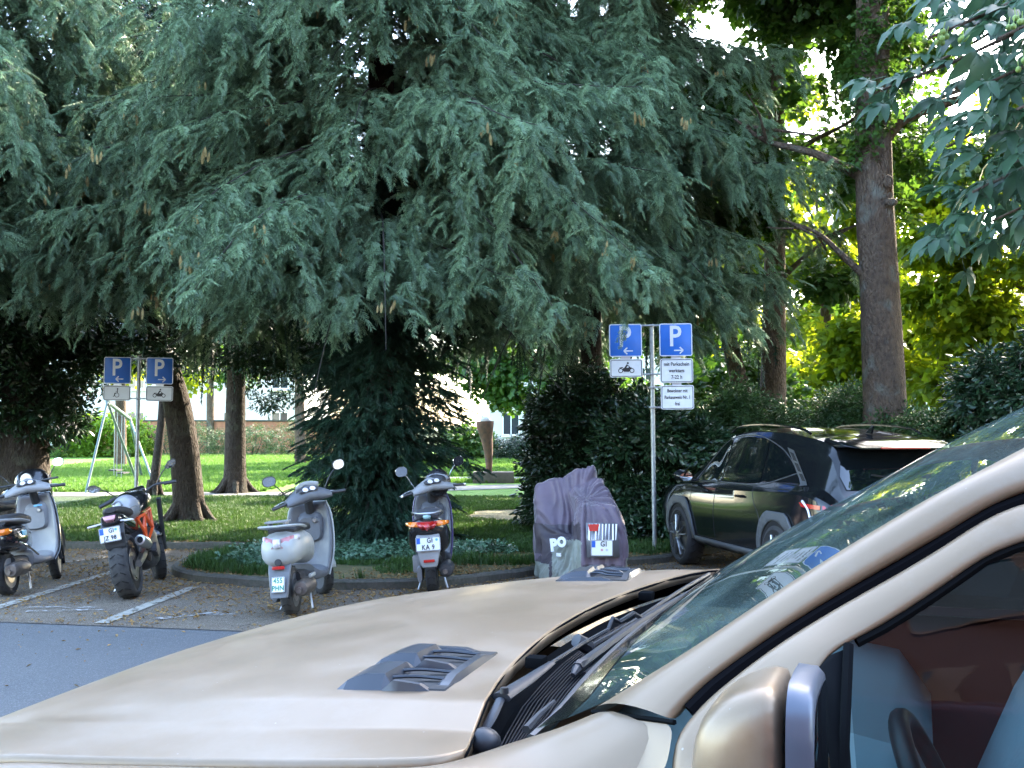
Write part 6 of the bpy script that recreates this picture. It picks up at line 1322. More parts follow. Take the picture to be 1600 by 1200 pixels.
def patch(name, poly, m, parent, side=1, off=.004, axis='y', res=.06, solid=0.0, tree=bvh, rot=None, smooth=True):
    """panel that follows the body: a polygon seen along an axis, cut into small faces and laid on the body surface"""
    bm = bmesh.new(); vs = [bm.verts.new((p[0], p[1], 0)) for p in poly]; f = bm.faces.new(vs)
    xs = [p[0] for p in poly]; ys = [p[1] for p in poly]
    for ax, lo, hi in ((0, min(xs), max(xs)), (1, min(ys), max(ys))):
        k = lo + res
        while k < hi:
            no = (1, 0, 0) if ax == 0 else (0, 1, 0); co_ = (k, 0, 0) if ax == 0 else (0, k, 0)
            bmesh.ops.bisect_plane(bm, geom=bm.verts[:] + bm.edges[:] + bm.faces[:], plane_co=co_, plane_no=no); k += res
    for v in bm.verts:
        a, c = v.co.x, v.co.y
        if axis == 'y': o_ = Vector((a, side * 2, c)); d = Vector((0, -side, 0))
        elif axis == 'x': o_ = Vector((side * 4, a, c)); d = Vector((-side, 0, 0))
        else: o_ = Vector((a, c, 4)); d = Vector((0, 0, -1))
        h = tree.ray_cast(o_, d)
        if h[0] is None:
            h = tree.find_nearest(o_ + d * 1.1); v.co = h[0] + h[1] * off * (1 if h[1].dot(d) < 0 else -1)
        else: n_ = h[1] if h[1].dot(d) < 0 else -h[1]; v.co = h[0] + n_ * off
    me = bpy.data.meshes.new(name); bm.normal_update(); bm.to_mesh(me); bm.free(); me.materials.append(m)
    if smooth: me.shade_smooth()
    o = bpy.data.objects.new(name, me); COL.objects.link(o); o.parent = parent
    if solid: md = o.modifiers.new('s', 'SOLIDIFY'); md.thickness = solid; md.offset = 0
    return o
def surf_line(name, pts, m, parent, r=.006, side=1, axis='y', tree=bvh, off=.002, seg=5):
    P = []
    for p in grid_curve([Vector((q[0], q[1], 0)) for q in pts], 22):
        if axis == 'y': h = tree.ray_cast(Vector((p.x, side * 2, p.y)), Vector((0, -side, 0)))
        else: h = tree.ray_cast(Vector((side * 4, p.x, p.y)), Vector((-side, 0, 0)))
        if h[0] is not None: P.append(h[0] + (h[1] if h[1].dot(Vector((0, side, 0)) if axis == 'y' else Vector((side, 0, 0))) > 0 else -h[1]) * off)
    q = MB(); q.tube(P, r, seg); return q.build(name, m, parent)
M_trim = mat('satin_trim', (.35, .36, .37), rough=.3, metal=.9)
for s in (1, -1):
    patch('window', [(1.02, 1.03), (.30, 1.055), (.28, 1.53), (.52, 1.475), (.80, 1.30)], M_cglass, bc, s, .005)
    patch('window', [(.25, 1.055), (-.72, 1.08), (-.74, 1.52), (-.3, 1.56), (.23, 1.535)], M_cglass, bc, s, .005)
    patch('quarter_window', [(-.76, 1.09), (-1.42, 1.22), (-1.05, 1.42), (-.78, 1.51)], M_cglass, bc, s, .005)
    surf_line('window_trim', [(1.10, 1.02), (.3, 1.045), (-.72, 1.065), (-1.1, 1.13), (-1.5, 1.22)], M_trim, bc, .006, s)
    surf_line('window_trim', [(1.10, 1.04), (.86, 1.28), (.5, 1.50), (0, 1.57), (-.5, 1.565), (-1.0, 1.46), (-1.35, 1.30), (-1.62, 1.10)], M_trim, bc, .006, s)
    pt_ = patch('pillar_trim', [(-1.15, 1.46), (-1.30, 1.43), (-1.72, 1.10), (-1.62, 1.09)], M_trim, bc, s, .010)
    for k in range(3):
        t0, t1 = .08 + k * .31, .33 + k * .31; A0 = (-1.19 - .45 * t0, 1.445 - .335 * t0); A1 = (-1.28 - .42 * t0, 1.425 - .315 * t0); B0 = (-1.19 - .45 * t1, 1.445 - .335 * t1); B1 = (-1.28 - .42 * t1, 1.425 - .315 * t1)
        patch('trim_inset', [A0, A1, B1, B0], M_black, pt_, s, .014)
    for x0 in (1.34, -1.34):
        ring = []; n = 16; Ro, Ri = .47, .385; zc = .36
        o_ = [(x0 + Ro * math.cos(PI * k / n) * 1.0, zc + Ro * min(1, math.sin(PI * k / n) * 1.12)) for k in range(n + 1)]; i_ = [(x0 + Ri * math.cos(PI * k / n), zc + Ri * math.sin(PI * k / n)) for k in range(n + 1)]
        patch('arch_well', i_, mat('arch_dark', (.004, .004, .005), .9), bc, s, .006, res=.05)
        patch('arch_cladding', o_ + i_[::-1], M_clad, bc, s, .014, res=.05, solid=.02)
        w = wheel(bc, 'wheel', (x0, s * .83, .36), .36, .235, rim=mat('alloy_dark', (.05, .052, .056), .35, metal=.8), tyre=M_tyre, spokes=1, tread=24)
        g = MB(); T = Matrix.Translation((x0, s * .955, .36))
        for k in range(5):
            a = 2 * PI * k / 5 + .3
            for da in (-.22, .22): g.tube([(math.cos(a) * .05, 0, math.sin(a) * .05), (math.cos(a + da) * .245, -s * .01, math.sin(a + da) * .245)], [.024, .016], 6, M=T, flat=.6)
        g.lathe([(0, 0), (.05, .0), (.06, -.02 * s)], 16, M=T, axis='y'); g.build('spokes', M_trim, w)
    patch('sill_cladding', [(-.86, .30), (-.86, .40), (.86, .40), (.86, .30)], M_clad, bc, s, .02, solid=.02)
    surf_line('door_seam', [(.98, 1.0), (1.0, .7), (.9, .42)], M_black, bc, .004, s, off=0); surf_line('door_seam', [(.27, 1.03), (.27, .42)], M_black, bc, .004, s, off=0); surf_line('door_seam', [(-.74, 1.06), (-.78, .9), (-.95, .72), (-.85, .5)], M_black, bc, .004, s, off=0)
    for x_ in (.42, -.55): q = MB(); q.tube([(x_, s * .925, .93), (x_ + .1, s * .945, .935), (x_ + .2, s * .925, .93)], .014, 8, smooth=3); q.build('door_handle', M_car, bc)
    mm = MB(); mm.loft([supers(.86, .16, 1.03, 1.13, 14, 2.4, s * 1.02), supers(.93, .22, 1.02, 1.17, 14, 2.4, s * 1.03), supers(.99, .20, 1.03, 1.16, 14, 2.4, s * 1.03), supers(1.03, .12, 1.05, 1.12, 14, 2.4, s * 1.02)], close=True); mm.box((.93, s * .90, 1.04), (.08, .1, .03)); wm_ = mm.build('wing_mirror', M_car, bc)
    mm = MB(); mm.add([tuple(Vector(p) + Vector((-.004, 0, 0))) for p in supers(.86, .15, 1.035, 1.125, 14, 2.4, s * 1.02)], [tuple(range(14))]); mm.build('mirror_glass', M_mirror, wm_)
    q = MB(); q.tube([(-1.45, s * .60, 1.60), (-1.25, s * .61, 1.65), (-.5, s * .63, 1.69), (.2, s * .62, 1.67), (.48, s * .60, 1.60)], .016, 7, smooth=4, flat=.8); q.build('roof_rail', M_car, bc)
    # rear lamps
    patch('rear_lamp', [(s * .30, .93), (s * .62, .97), (s * .84, .94), (s * .84, .90), (s * .70, .87), (s * .30, .89)], M_red, bc, -1, .006, axis='x', res=.08)
    surf_line('lamp_strip', [(-1.86, .97), (-1.96, .90), (-2.02, .80), (-2.10, .74)], mat('lamp_white', (.6, .6, .62), .3), bc, .014, s)
    patch('rear_lamp_side', [(-1.80, .955), (-2.12, .94), (-2.12, .90), (-1.85, .915)], M_red, bc, s, .006)
    patch('bumper_cladding', [(s * .0, .34), (s * .80, .36), (s * .80, .62), (s * .0, .60)] if s > 0 else [(0, .34), (-.80, .36), (-.80, .62), (0, .60)], M_clad, bc, -1, .012, axis='x', res=.1)
rgp = patch('rear_window', [(-.60, 1.08), (.60, 1.08), (.62, 1.2), (.54, 1.42), (-.54, 1.42), (-.62, 1.2)], M_cglass, bc, -1, .008, axis='x', res=.06)
patch('lamp_bar', [(-.30, .90), (.30, .90), (.30, .93), (-.30, .93)], mat('dark_red_lens', (.12, .006, .006), .15, coat=.8), bc, -1, .006, axis='x')
b = MB(); hull_x(b, [(-2.16, .95, 1.462, 1.475), (-2.05, 1.14, 1.47, 1.51), (-1.90, 1.17, 1.46, 1.55), (-1.70, 1.18, 1.50, 1.57)], e=5); spo = b.build('spoiler', M_car, bc, angle=50)
b = MB(); b.box((-2.163, 0, 1.470), (.02, .50, .014)); b.build('brake_lamp', M_red, spo)
b = MB(); b.loft([[(-1.55, .012, 1.60), (-1.55, -.012, 1.60), (-1.43, 0, 1.61)], [(-1.60, .006, 1.68), (-1.60, -.006, 1.68), (-1.56, 0, 1.685)]], close=True); b.build('antenna_fin', M_car, bc)
b = MB(); b.tube([(-2.19, -.02, 1.12), (-2.13, .18, 1.20), (-2.10, .32, 1.22)], .008, 5); b.build('rear_wiper', M_black, bc)

# ---------------------------------------------------------------- beige car close in front
FA = .34; FP0 = Vector((.213, 2.2, 0)); Ff = Vector((-math.cos(FA), math.sin(FA), 0)); Fr = Vector((math.sin(FA), math.cos(FA), 0))
fc_ = empty('parked_car', FP0, (0, 0, PI - FA), label='satin beige SUV in the foreground with two black hood vents and a door mirror', cat='car')
def LP(px, py, v):
    d = ray(px, py); t = (v + Fr.dot(FP0)) / Vector((d.x, d.y, 0)).dot(Fr); w = d * t
    q = Vector((w.x, w.y, 0)) - FP0; return Vector((q.dot(Ff), -v, CAMH + w.z))
def LU(u, v, z): return Vector((u, -v, z))
M_beige = mat('beige_satin', (.232, .166, .102), rough=.45, metal=.50, coat=.15, coat_rough=.14, noise_amt=.05, noise_scale=2.2, rough_var=.06)
def add_dust(m, col=(.42, .40, .36)):
    n = m.node_tree.nodes; l = m.node_tree.links; b = n['Principled BSDF']; src = b.inputs['Base Color'].links[0].from_socket
    tc = n.new('ShaderNodeTexCoord'); v = n.new('ShaderNodeTexVoronoi'); v.inputs['Scale'].default_value = 55; l.new(tc.outputs['Object'], v.inputs['Vector'])
    sp = n.new('ShaderNodeSeparateColor'); l.new(v.outputs['Color'], sp.inputs[0]); a = n.new('ShaderNodeMath'); a.operation = 'GREATER_THAN'; a.inputs[1].default_value = .90; l.new(sp.outputs[0], a.inputs[0])
    d = n.new('ShaderNodeMapRange'); d.inputs[1].default_value = .10; d.inputs[2].default_value = .05; l.new(v.outputs['Distance'], d.inputs[0]); mu = n.new('ShaderNodeMath'); mu.operation = 'MULTIPLY'; l.new(a.outputs[0], mu.inputs[0]); l.new(d.outputs[0], mu.inputs[1])
    q = n.new('ShaderNodeTexNoise'); q.inputs['Scale'].default_value = 3.5; q.inputs['Detail'].default_value = 10; q.inputs['Roughness'].default_value = .7; l.new(tc.outputs['Object'], q.inputs['Vector']); r = n.new('ShaderNodeMapRange'); r.inputs[1].default_value = .48; r.inputs[2].default_value = .75; r.inputs[4].default_value = .22; l.new(q.outputs[0], r.inputs[0])
    mxx = n.new('ShaderNodeMath'); mxx.operation = 'MAXIMUM'; m4 = n.new('ShaderNodeMath'); m4.operation = 'MULTIPLY'; m4.inputs[1].default_value = .55; l.new(mu.outputs[0], m4.inputs[0]); l.new(m4.outputs[0], mxx.inputs[0]); l.new(r.outputs[0], mxx.inputs[1])
    mc = n.new('ShaderNodeMix'); mc.data_type = 'RGBA'; l.new(mxx.outputs[0], mc.inputs[0]); l.new(src, mc.inputs[6]); mc.inputs[7].default_value = (*col, 1); l.new(mc.outputs[2], b.inputs['Base Color'])
    mt_ = n.new('ShaderNodeMath'); mt_.operation = 'MULTIPLY_ADD'; mt_.inputs[1].default_value = -b.inputs['Metallic'].default_value; mt_.inputs[2].default_value = b.inputs['Metallic'].default_value; l.new(mxx.outputs[0], mt_.inputs[0]); l.new(mt_.outputs[0], b.inputs['Metallic'])
add_dust(M_beige)
M_bdark = mat('cowl_plastic', (.008, .009, .010), rough=.8, spec=0.0); M_vent = mat('vent_plastic', (.030, .035, .045), rough=.38, metal=.2, coat=.15)
NR = 22
H = [ [LP(728, 1172, -.745), LP(690, 1183, -.78), LP(640, 1189, -.795), LP(480, 1192, -.805), LP(300, 1190, -.81), LP(120, 1186, -.815), LP(0, 1184, -.815), LU(.90, -.81, 1.165), LU(1.0, -.79, 1.11)],
      [LP(734, 1158, -.715), LP(690, 1162, -.735), LP(630, 1164, -.745), LP(470, 1164, -.752), LP(300, 1163, -.757), LP(112, 1160, -.762), LP(0, 1160, -.762), LU(.90, -.757, 1.180), LU(1.005, -.74, 1.12)],
      [LP(740, 1144, -.68), LP(690, 1142, -.683), LP(620, 1139, -.685), LP(460, 1136, -.69), LP(300, 1134, -.695), LP(120, 1131, -.70), LP(40, 1136, -.69), LU(.90, -.69, 1.190), LU(1.01, -.68, 1.13)],
      [LP(741, 1139, -.675), LP(690, 1137, -.678), LP(620, 1134, -.68), LP(460, 1130, -.685), LP(300, 1128, -.69), LP(125, 1126, -.69), LP(50, 1130, -.68), LU(.90, -.68, 1.193), LU(1.01, -.67, 1.135)],
      [LP(757, 1098, -.615), LP(700, 1097, -.617), LP(600, 1096, -.618), LP(400, 1096, -.625), LP(200, 1106, -.635), LP(60, 1120, -.645), LP(0, 1129, -.645), LU(.93, -.64, 1.185), LU(1.02, -.63, 1.14)],
      [LP(759, 1092, -.605), LP(700, 1091, -.607), LP(600, 1090, -.61), LP(400, 1090, -.615), LP(200, 1100, -.625), LP(60, 1114, -.635), LP(2, 1122, -.635), LU(.93, -.63, 1.188), LU(1.02, -.62, 1.145)],
      [LP(790, 1043, -.45), LU(.14, -.45, 1.302), LU(.25, -.45, 1.300), LU(.42, -.45, 1.288), LU(.62, -.45, 1.262), LU(.78, -.45, 1.238), LU(.88, -.45, 1.215), LU(.96, -.44, 1.185), LU(1.04, -.42, 1.15)],
      [LP(852, 987, -.22), LU(.15, -.22, 1.319), LU(.27, -.22, 1.316), LU(.44, -.22, 1.302), LU(.64, -.22, 1.272), LU(.80, -.22, 1.244), LU(.89, -.22, 1.222), LU(.97, -.21, 1.19), LU(1.06, -.2, 1.15)],
      [LP(914, 951, 0.0), LU(.15, 0, 1.326), LU(.27, 0, 1.322), LU(.44, 0, 1.307), LU(.64, 0, 1.276), LU(.80, 0, 1.246), LU(.89, 0, 1.223), LU(.98, 0, 1.19), LU(1.07, 0, 1.15)],
      [LP(968, 927, .20), LU(.13, .2, 1.330), LU(.26, .2, 1.326), LU(.43, .2, 1.309), LU(.63, .2, 1.277), LU(.79, .2, 1.247), LU(.885, .2, 1.223), LU(.97, .2, 1.19), LU(1.06, .19, 1.15)],
      [LP(1039, 904, .45), LU(.09, .45, 1.337), LU(.22, .45, 1.330), LU(.38, .45, 1.312), LU(.58, .45, 1.281), LU(.75, .45, 1.250), LU(.86, .45, 1.222), LU(.93, .44, 1.19), LU(1.02, .42, 1.14)],
      [LP(1080, 894, .58), LU(.04, .58, 1.336), LU(.17, .58, 1.326), LU(.33, .58, 1.306), LU(.53, .58, 1.275), LU(.70, .58, 1.248), LU(.82, .58, 1.222), LU(.90, .57, 1.19), LU(1.0, .55, 1.13)],
      [LP(1108, 889.5, .665), LU(.02, .665, 1.331), LU(.15, .665, 1.316), LU(.32, .665, 1.294), LU(.52, .665, 1.267), LU(.68, .66, 1.246), LU(.78, .65, 1.225), LU(.86, .64, 1.19), LU(.97, .62, 1.12)],
      [LP(1130, 888, .73), LU(.0, .73, 1.300), LU(.14, .735, 1.282), LU(.31, .735, 1.262), LU(.51, .735, 1.24), LU(.66, .73, 1.22), LU(.76, .72, 1.20), LU(.84, .71, 1.16), LU(.94, .70, 1.09)] ]
HC = [crom(c, 5) for c in H]
b = MB(); b.loft(HC); hood = b.build('hood', M_beige, fc_, angle=180)
md = hood.modifiers.new('sub', 'SUBSURF'); md.levels = 1; md.render_levels = 2; md2 = hood.modifiers.new('solid', 'SOLIDIFY'); md2.thickness = .022; md2.offset = -1 if False else 1
hood_bvh = BVHTree.FromPolygons([v.co for v in hood.data.vertices], [tuple(p.vertices) for p in hood.data.polygons])
nrm = hood.data.polygons[len(hood.data.polygons) // 2].normal.z
md2.offset = -1 if nrm > 0 else 1
if nrm < 0: hood.data.flip_normals(); md2.offset = -1
def hoodz(u, v, default=1.28):
    h = hood_bvh.ray_cast(Vector((u, -v, 3)), Vector((0, 0, -1))); return h[0].z if h[0] is not None else default
# hood lips: thin flange under the rear edge
rear = [c[0] for c in HC]; 
b = MB(); b.loft([[p + Vector((-.001, 0, -.003)) for p in rear], [p + Vector((.035, 0, -.05)) for p in rear]]); b.build('hood_flange', M_bdark, fc_, solid=.003)
# vents
def vent(sg, du):
    T = lambda a, bb, h: (lambda u, v: LU(u, v, hoodz(u, v) + h))(*((lambda of, orr, ir, if_: ((of[0] * (1 - a) + orr[0] * a) * (1 - bb) + (if_[0] * (1 - a) + ir[0] * a) * bb, (of[1] * (1 - a) + orr[1] * a) * (1 - bb) + (if_[1] * (1 - a) + ir[1] * a) * bb))((.300 + du, sg * .575), (.128 + du, sg * .575), (.122 + du, sg * .365), (.285 + du, sg * .365))))
    def strip(mb, a0, a1, b0, b1, h, base=-.004, nA=6, nB=4, bev=.10):
        rows = []
        for i in range(nA + 1):
            ro = []
            for j in range(nB + 1):
                ta, tb = i / nA, j / nB; ea = 0 if i in (0, nA) else 1; eb = 0 if j in (0, nB) else 1
                ta2 = ta if not ea else bev + (1 - 2 * bev) * (i - 1) / max(1, nA - 2); tb2 = tb if not eb else bev + (1 - 2 * bev) * (j - 1) / max(1, nB - 2)
                ro.append(T(a0 + (a1 - a0) * ta2, b0 + (b1 - b0) * tb2, (h(ta2, tb2) if callable(h) else h) if (ea and eb) else base))
            rows.append(ro)
        mb.loft(rows)
    fl = MB(); strip(fl, -.02, 1.02, -.01, 1.01, .0022, bev=.02); v_ = fl.build('hood_vent', mat('vent_floor', (.008, .009, .010), .6), fc_)
    fr_ = MB()
    strip(fr_, .86, 1.03, -.02, 1.02, .010, bev=.25); strip(fr_, -.03, .9, .93, 1.03, .007, bev=.25)
    fr_.build('vent_rim', M_vent, v_, angle=30)
    for b0, b1 in ((-.03, .46), (.46, .94)):
        pod = MB(); strip(pod, -.04, .50, b0, b1, lambda ta, tb: .004 + .017 * min(1, ta * 2.2) * (1 - .25 * tb), bev=.16); strip(pod, .40, .90, b0, b0 + .07, lambda ta, tb: .017 - .010 * ta, bev=.25); pod.build('vent_scoop', M_vent, v_, angle=24)
        for k in range(2):
            c0 = b0 + .15 + k * .16; sl = MB(); pts_ = [T(.44, c0, .010), T(.56, c0 + .012, .011), T(.68, c0 + .06, .008), T(.90, c0 + .065, .006)]
            sl.tube(pts_, .0027, 6, smooth=3, flat=1.0); sl.build('vent_slat', M_vent, v_)
    return v_
vent(-1, 0); vent(1, -.035)
# cowl panel between hood and windscreen
ce = [c[0] for c in HC][1:-1]; ce = grid_curve(ce, 24)
wb = grid_curve([LP(838, 1140, -.675), LP(880, 1104, -.60), LP(925, 1052, -.43), LP(975, 1003, -.22), LP(1030, 957, .06), LP(1080, 922, .36), LP(1110, 900, .6), LP(1124, 891, .72)], 24)
b = MB(); rows = []
for t, dz in ((0, -.045), (.12, -.062), (.35, -.05), (.6, -.035), (.8, -.022), (1.0, -.006)): rows.append([p.lerp(q, t) + Vector((0, 0, dz)) for p, q in zip(ce, wb)])
b.loft(rows); b.build('cowl_panel', M_bdark, fc_, angle=60)
ribs = MB()
for k in range(11):
    t = .25 + .62 * k / 11; P = [p.lerp(q, t) for p, q in zip(ce, wb)]
    dz = -.055 + .03 * (t - .2) / .6; ribs.tube([P[i] + Vector((0, 0, dz + .004)) for i in range(0, 15, 2)], .0011, 3, cap=False)
tag(ribs.build('cowl_ribs', mat('rib_plastic', (.016, .017, .02), .7, spec=.1), fc_, smooth=False, merge=False), kind='stuff')
b = MB(); b.tube([p.lerp(q, .93) + Vector((0, 0, -.012)) for p, q in zip(ce, wb)], .008, 7); b.build('cowl_seal', mat('seal_rubber', (.05, .055, .06), .4), fc_)
# windscreen
wbs = grid_curve(wb, 21)
En = grid_curve([LP(838, 1140, -.675), LP(925, 1106, -.675), LP(1060, 1030, -.67), LP(1200, 937, -.655), LP(1340, 847, -.64), LP(1480, 766, -.62), LP(1600, 700, -.60), LU(-.75, -.585, 1.712)], 20)
Ef = grid_curve([LP(1124, 891, .72), LP(1180, 858, .72), LP(1250, 817, .715), LP(1400, 737, .70), LP(1500, 684, .67), LP(1600, 637, .62), LU(-.79, .60, 1.735)], 20)
rows = []
for i in range(20):
    t = i / 19; ro = []
    for j in range(21):
        s = j / 20; q = 4 * s * (1 - s); ro.append(En[i].lerp(Ef[i], s) + Vector((.022 * q * min(1, t * 4), 0, .006 * q * min(1, t * 4))) + (wbs[j] - En[0].lerp(Ef[0], s)) * (1 - t) ** 2)
    rows.append(ro)
M_wind = glass_mat('windscreen_glass', (.50, .70, .64), refl=.95, ior=1.52, dark=(.20, .30, .29, .10))
b = MB(); b.loft(rows); wsn = b.build('windscreen', M_wind, fc_, angle=180)
# black ceramic border of the windscreen
M_frit = mat('frit', (.006, .007, .008), rough=.15, coat=.6)
b = MB(); b.loft([[rows[i][j] + Vector((0, 0, .0015)) for j in range(21)] for i in (0, 1)]); b.build('screen_border', M_frit, wsn, angle=180)
# near A pillar
def off_line(pts, dv, dz, du=0): return [p + Vector((du, -dv, dz)) for p in pts]
A0 = grid_curve([LP(926, 1109, -.683), LP(1060, 1031, -.673), LP(1200, 937, -.658), LP(1340, 847, -.643), LP(1480, 766, -.623), LP(1600, 700, -.603), LU(-.80, -.58, 1.735), LU(-1.1, -.565, 1.80), LU(-1.7, -.56, 1.83)], 40)
G0 = grid_curve([LP(1052, 1126, -.795), LP(1075, 1097, -.782), LP(1110, 1066, -.768), LP(1160, 1030, -.754), LP(1230, 981, -.740), LP(1320, 926, -.724), LP(1420, 869, -.708), LP(1500, 824, -.695), LP(1600, 770, -.68), LU(-.85, -.655, 1.655), LU(-1.2, -.64, 1.72), LU(-1.7, -.63, 1.745)], 40)
b = MB(); rows = []
for p, q in zip(A0, G0):
    d = q - p; n_ = Vector((0, -0.0, 1)); out = Vector((.25, .62, .74)).normalized()
    rows.append([p + Vector((-.004, -.012, -.010)), p, p + d * .10 + out * .009, p + d * .26 + out * .019, p + d * .50 + out * .023, p + d * .78 + out * .015, q, q + Vector((0, -.03, -.004))])
b.loft(rows); b.build('pillar', M_beige, fc_, angle=180, sub=1)
# door: frame and skin
Gd = grid_curve([LU(-.24, -.93, .75), LU(-.26, -.915, 1.05), LP(1046, 1200, -.84), LP(1053, 1158, -.815), LP(1070, 1127, -.80), LP(1105, 1089, -.784), LP(1158, 1047, -.768), LP(1228, 997, -.752), LP(1315, 944, -.736), LP(1403, 895, -.72), LP(1473, 853, -.708), LP(1603, 783, -.69), LU(-.85, -.675, 1.63), LU(-1.2, -.655, 1.695), LU(-1.7, -.645, 1.72)], 60)
Wd = grid_curve([LU(-.60, -.945, .75), LU(-.52, -.925, 1.05), LP(1296, 1200, -.855), LP(1290, 1130, -.835), LP(1276, 1075, -.815), LP(1280, 1036, -.80), LP(1300, 1018, -.79), LP(1336, 1000, -.778), LP(1370, 983, -.768), LP(1420, 952, -.756), LP(1473, 918, -.745), LP(1600, 846, -.722), LU(-.87, -.705, 1.595), LU(-1.2, -.685, 1.65), LU(-1.7, -.675, 1.675)], 60)
# sealing strip in the gap
b = MB(); b.tube([q.lerp(g, .5) + Vector((0, -.016, -.008)) for q, g in zip(G0, grid_curve(Gd[18:], 40))], .013, 7); b.build('door_seal', mat('rubber_seal', (.005, .005, .006), .9, spec=0.0), fc_)
b = MB(); rows = []
for p, q in zip(Gd, Wd):
    d = q - p; out = Vector((0, .9, .35)).normalized(); rows.append([p + Vector((0, -.02, -.006)), p, p + d * .12 + out * .005, p + d * .5 + out * .010, p + d * .9 + out * .006, q, q + Vector((0, -.012, 0))])
b.loft(rows); door = b.build('door', M_beige, fc_, angle=180, sub=1)
b = MB(); b.tube([q + Vector((0, -.008, -.004)) for q in Wd[22:]], .007, 7); b.build('window_seal', M_bdark, door)
b = MB(); rows = [[Vector(p) for p in [(-.60, .945, .75), (-1.1, .95, .75), (-1.7, .945, .75)]], [Vector(p) for p in [(-.55, .93, 1.0), (-1.1, .935, 1.0), (-1.7, .93, 1.0)]], [Vector(p) for p in [(-.47, .875, 1.19), (-1.1, .88, 1.20), (-1.7, .88, 1.21)]], [Vector(p) for p in [(-.47, .855, 1.20), (-1.1, .86, 1.21), (-1.7, .86, 1.22)]]]
b.loft(rows); b.build('door_panel', M_beige, door, angle=180)
# door glass
M_side = glass_mat('side_glass', (.46, .56, .60), refl=.8, ior=1.42)
M_far = glass_mat('far_glass', (.05, .06, .07), refl=.9, ior=1.5)
bot = grid_curve([LU(-.47, -.815, 1.205), LU(-1.1, -.80, 1.215), LU(-1.7, -.79, 1.225)], 30); topl = grid_curve([LP(1322, 1008, -.783), LP(1370, 985, -.768), LP(1420, 954, -.756), LP(1473, 920, -.745), LP(1600, 848, -.722), LU(-.87, -.706, 1.597), LU(-1.2, -.686, 1.652), LU(-1.7, -.676, 1.677)], 30)
b = MB(); b.loft([[p.lerp(q, t) + Vector((0, .010 * 4 * t * (1 - t) - .010, 0)) for t in [k / 8 for k in range(9)]] for p, q in zip(bot, topl)]); b.build('door_window', M_side, door, angle=180)
# black sail piece and upright at the front of the window
b = MB(); b.loft([[LP(1262, 1062, -.822), LP(1296, 1024, -.795)], [LP(1290, 1110, -.835), LP(1318, 1015, -.788)], [LP(1298, 1200, -.858), LP(1330, 1200, -.856)], [LU(-.44, -.87, 1.17), LU(-.49, -.87, 1.17)]]); b.build('sail_panel', M_bdark, door, solid=.006)
b = MB(); b.tube([LP(1326, 1008, -.785), LP(1322, 1100, -.832), LP(1318, 1200, -.853), LU(-.45, -.862, 1.19)], .006, 7); b.build('window_upright', M_bdark, door)
# fender
I0 = grid_curve([LU(1.0, -.797, 1.10), LU(.90, -.817, 1.158), LP(0, 1188, -.822), LP(120, 1190, -.822), LP(300, 1194, -.817), LP(480, 1196.5, -.812), LP(640, 1193.5, -.802), LP(692, 1187, -.787), LP(730, 1176, -.752), LP(800, 1153, -.705), LP(865, 1134, -.70), LP(922, 1112, -.695)], 50)
S0 = grid_curve([LU(.98, -.83, 1.07), LU(.90, -.865, 1.13), LU(.76, -.88, 1.15), LU(.5, -.885, 1.18), LU(.25, -.885, 1.20), LU(.05, -.88, 1.215), LU(-.08, -.855, 1.225), LU(-.16, -.845, 1.25), LP(1046, 1150, -.80)], 50)
b = MB(); rows = []
for i, (p, q) in enumerate(zip(I0, S0)):
    t = i / 49; x = q.x; rows.append([p + Vector((0, 0, -.02)), p, p.lerp(q, .3) + Vector((0, 0, .012)), p.lerp(q, .7) + Vector((0, .004, .008)), q, Vector((x * 1.0, .915 + 0 * t, 1.05 - .02 * t)), Vector((x, .945, .90)), Vector((x, .94, .62))])
b.loft(rows); b.build('fender', M_beige, fc_, angle=180, sub=1)
b = MB(); b.loft([[LP(922, 1112.5, -.697), LP(990, 1119, -.75), LP(1054, 1128, -.797)], [LP(985, 1150, -.76) + Vector((0, 0, .003)), LP(1015, 1158, -.79) + Vector((0, 0, .003)), LP(1048, 1158, -.822)], [LP(950, 1215, -.80), LP(1000, 1215, -.82), LP(1040, 1215, -.845)]]); b.build('fender_corner', M_beige, fc_, angle=180, sub=2)
b = MB(); b.tube([LP(926, 1112, -.700), LP(990, 1120, -.752), LP(1054, 1128.5, -.80)], .0035, 5); b.build('panel_gap', M_bdark, fc_)
# door mirror
b = MB(); rows = []
for du, w, h_ in ((0.064, .07, .11), (.060, .12, .16), (.046, .15, .197), (.018, .162, .222), (-.010, .167, .233), (-.030, .167, .235)): rows.append(supers(-.385 + du, w, 1.325 - h_ / 2 - .25 * (.237 - h_), 1.325 + h_ / 2 - .25 * (.237 - h_), 32, 4.6, .995))
b.loft(rows, close=True, cap=True); mir = b.build('door_mirror', M_beige, fc_, angle=60, sub=1)
b = MB(); b.loft([supers(-.4155, .167, 1.2065, 1.4435, 24, 4.6, .995), supers(-.434, .165, 1.208, 1.442, 24, 4.6, .995), supers(-.440, .157, 1.214, 1.436, 24, 4.6, .995)], close=True); b.build('mirror_trim', mat('satin_blue_grey', (.095, .11, .14), rough=.36, metal=.3), mir, angle=50)
b = MB(); b.add([Vector(p) for p in supers(-.4415, .145, 1.222, 1.43, 24, 4.6, .995)], [tuple(range(24))]); b.build('mirror_glass', M_mirror, mir)
b = MB(); b.box((-.42, .885, 1.22), (.07, .10, .05), bev=.012); b.build('mirror_foot', M_bdark, mir)
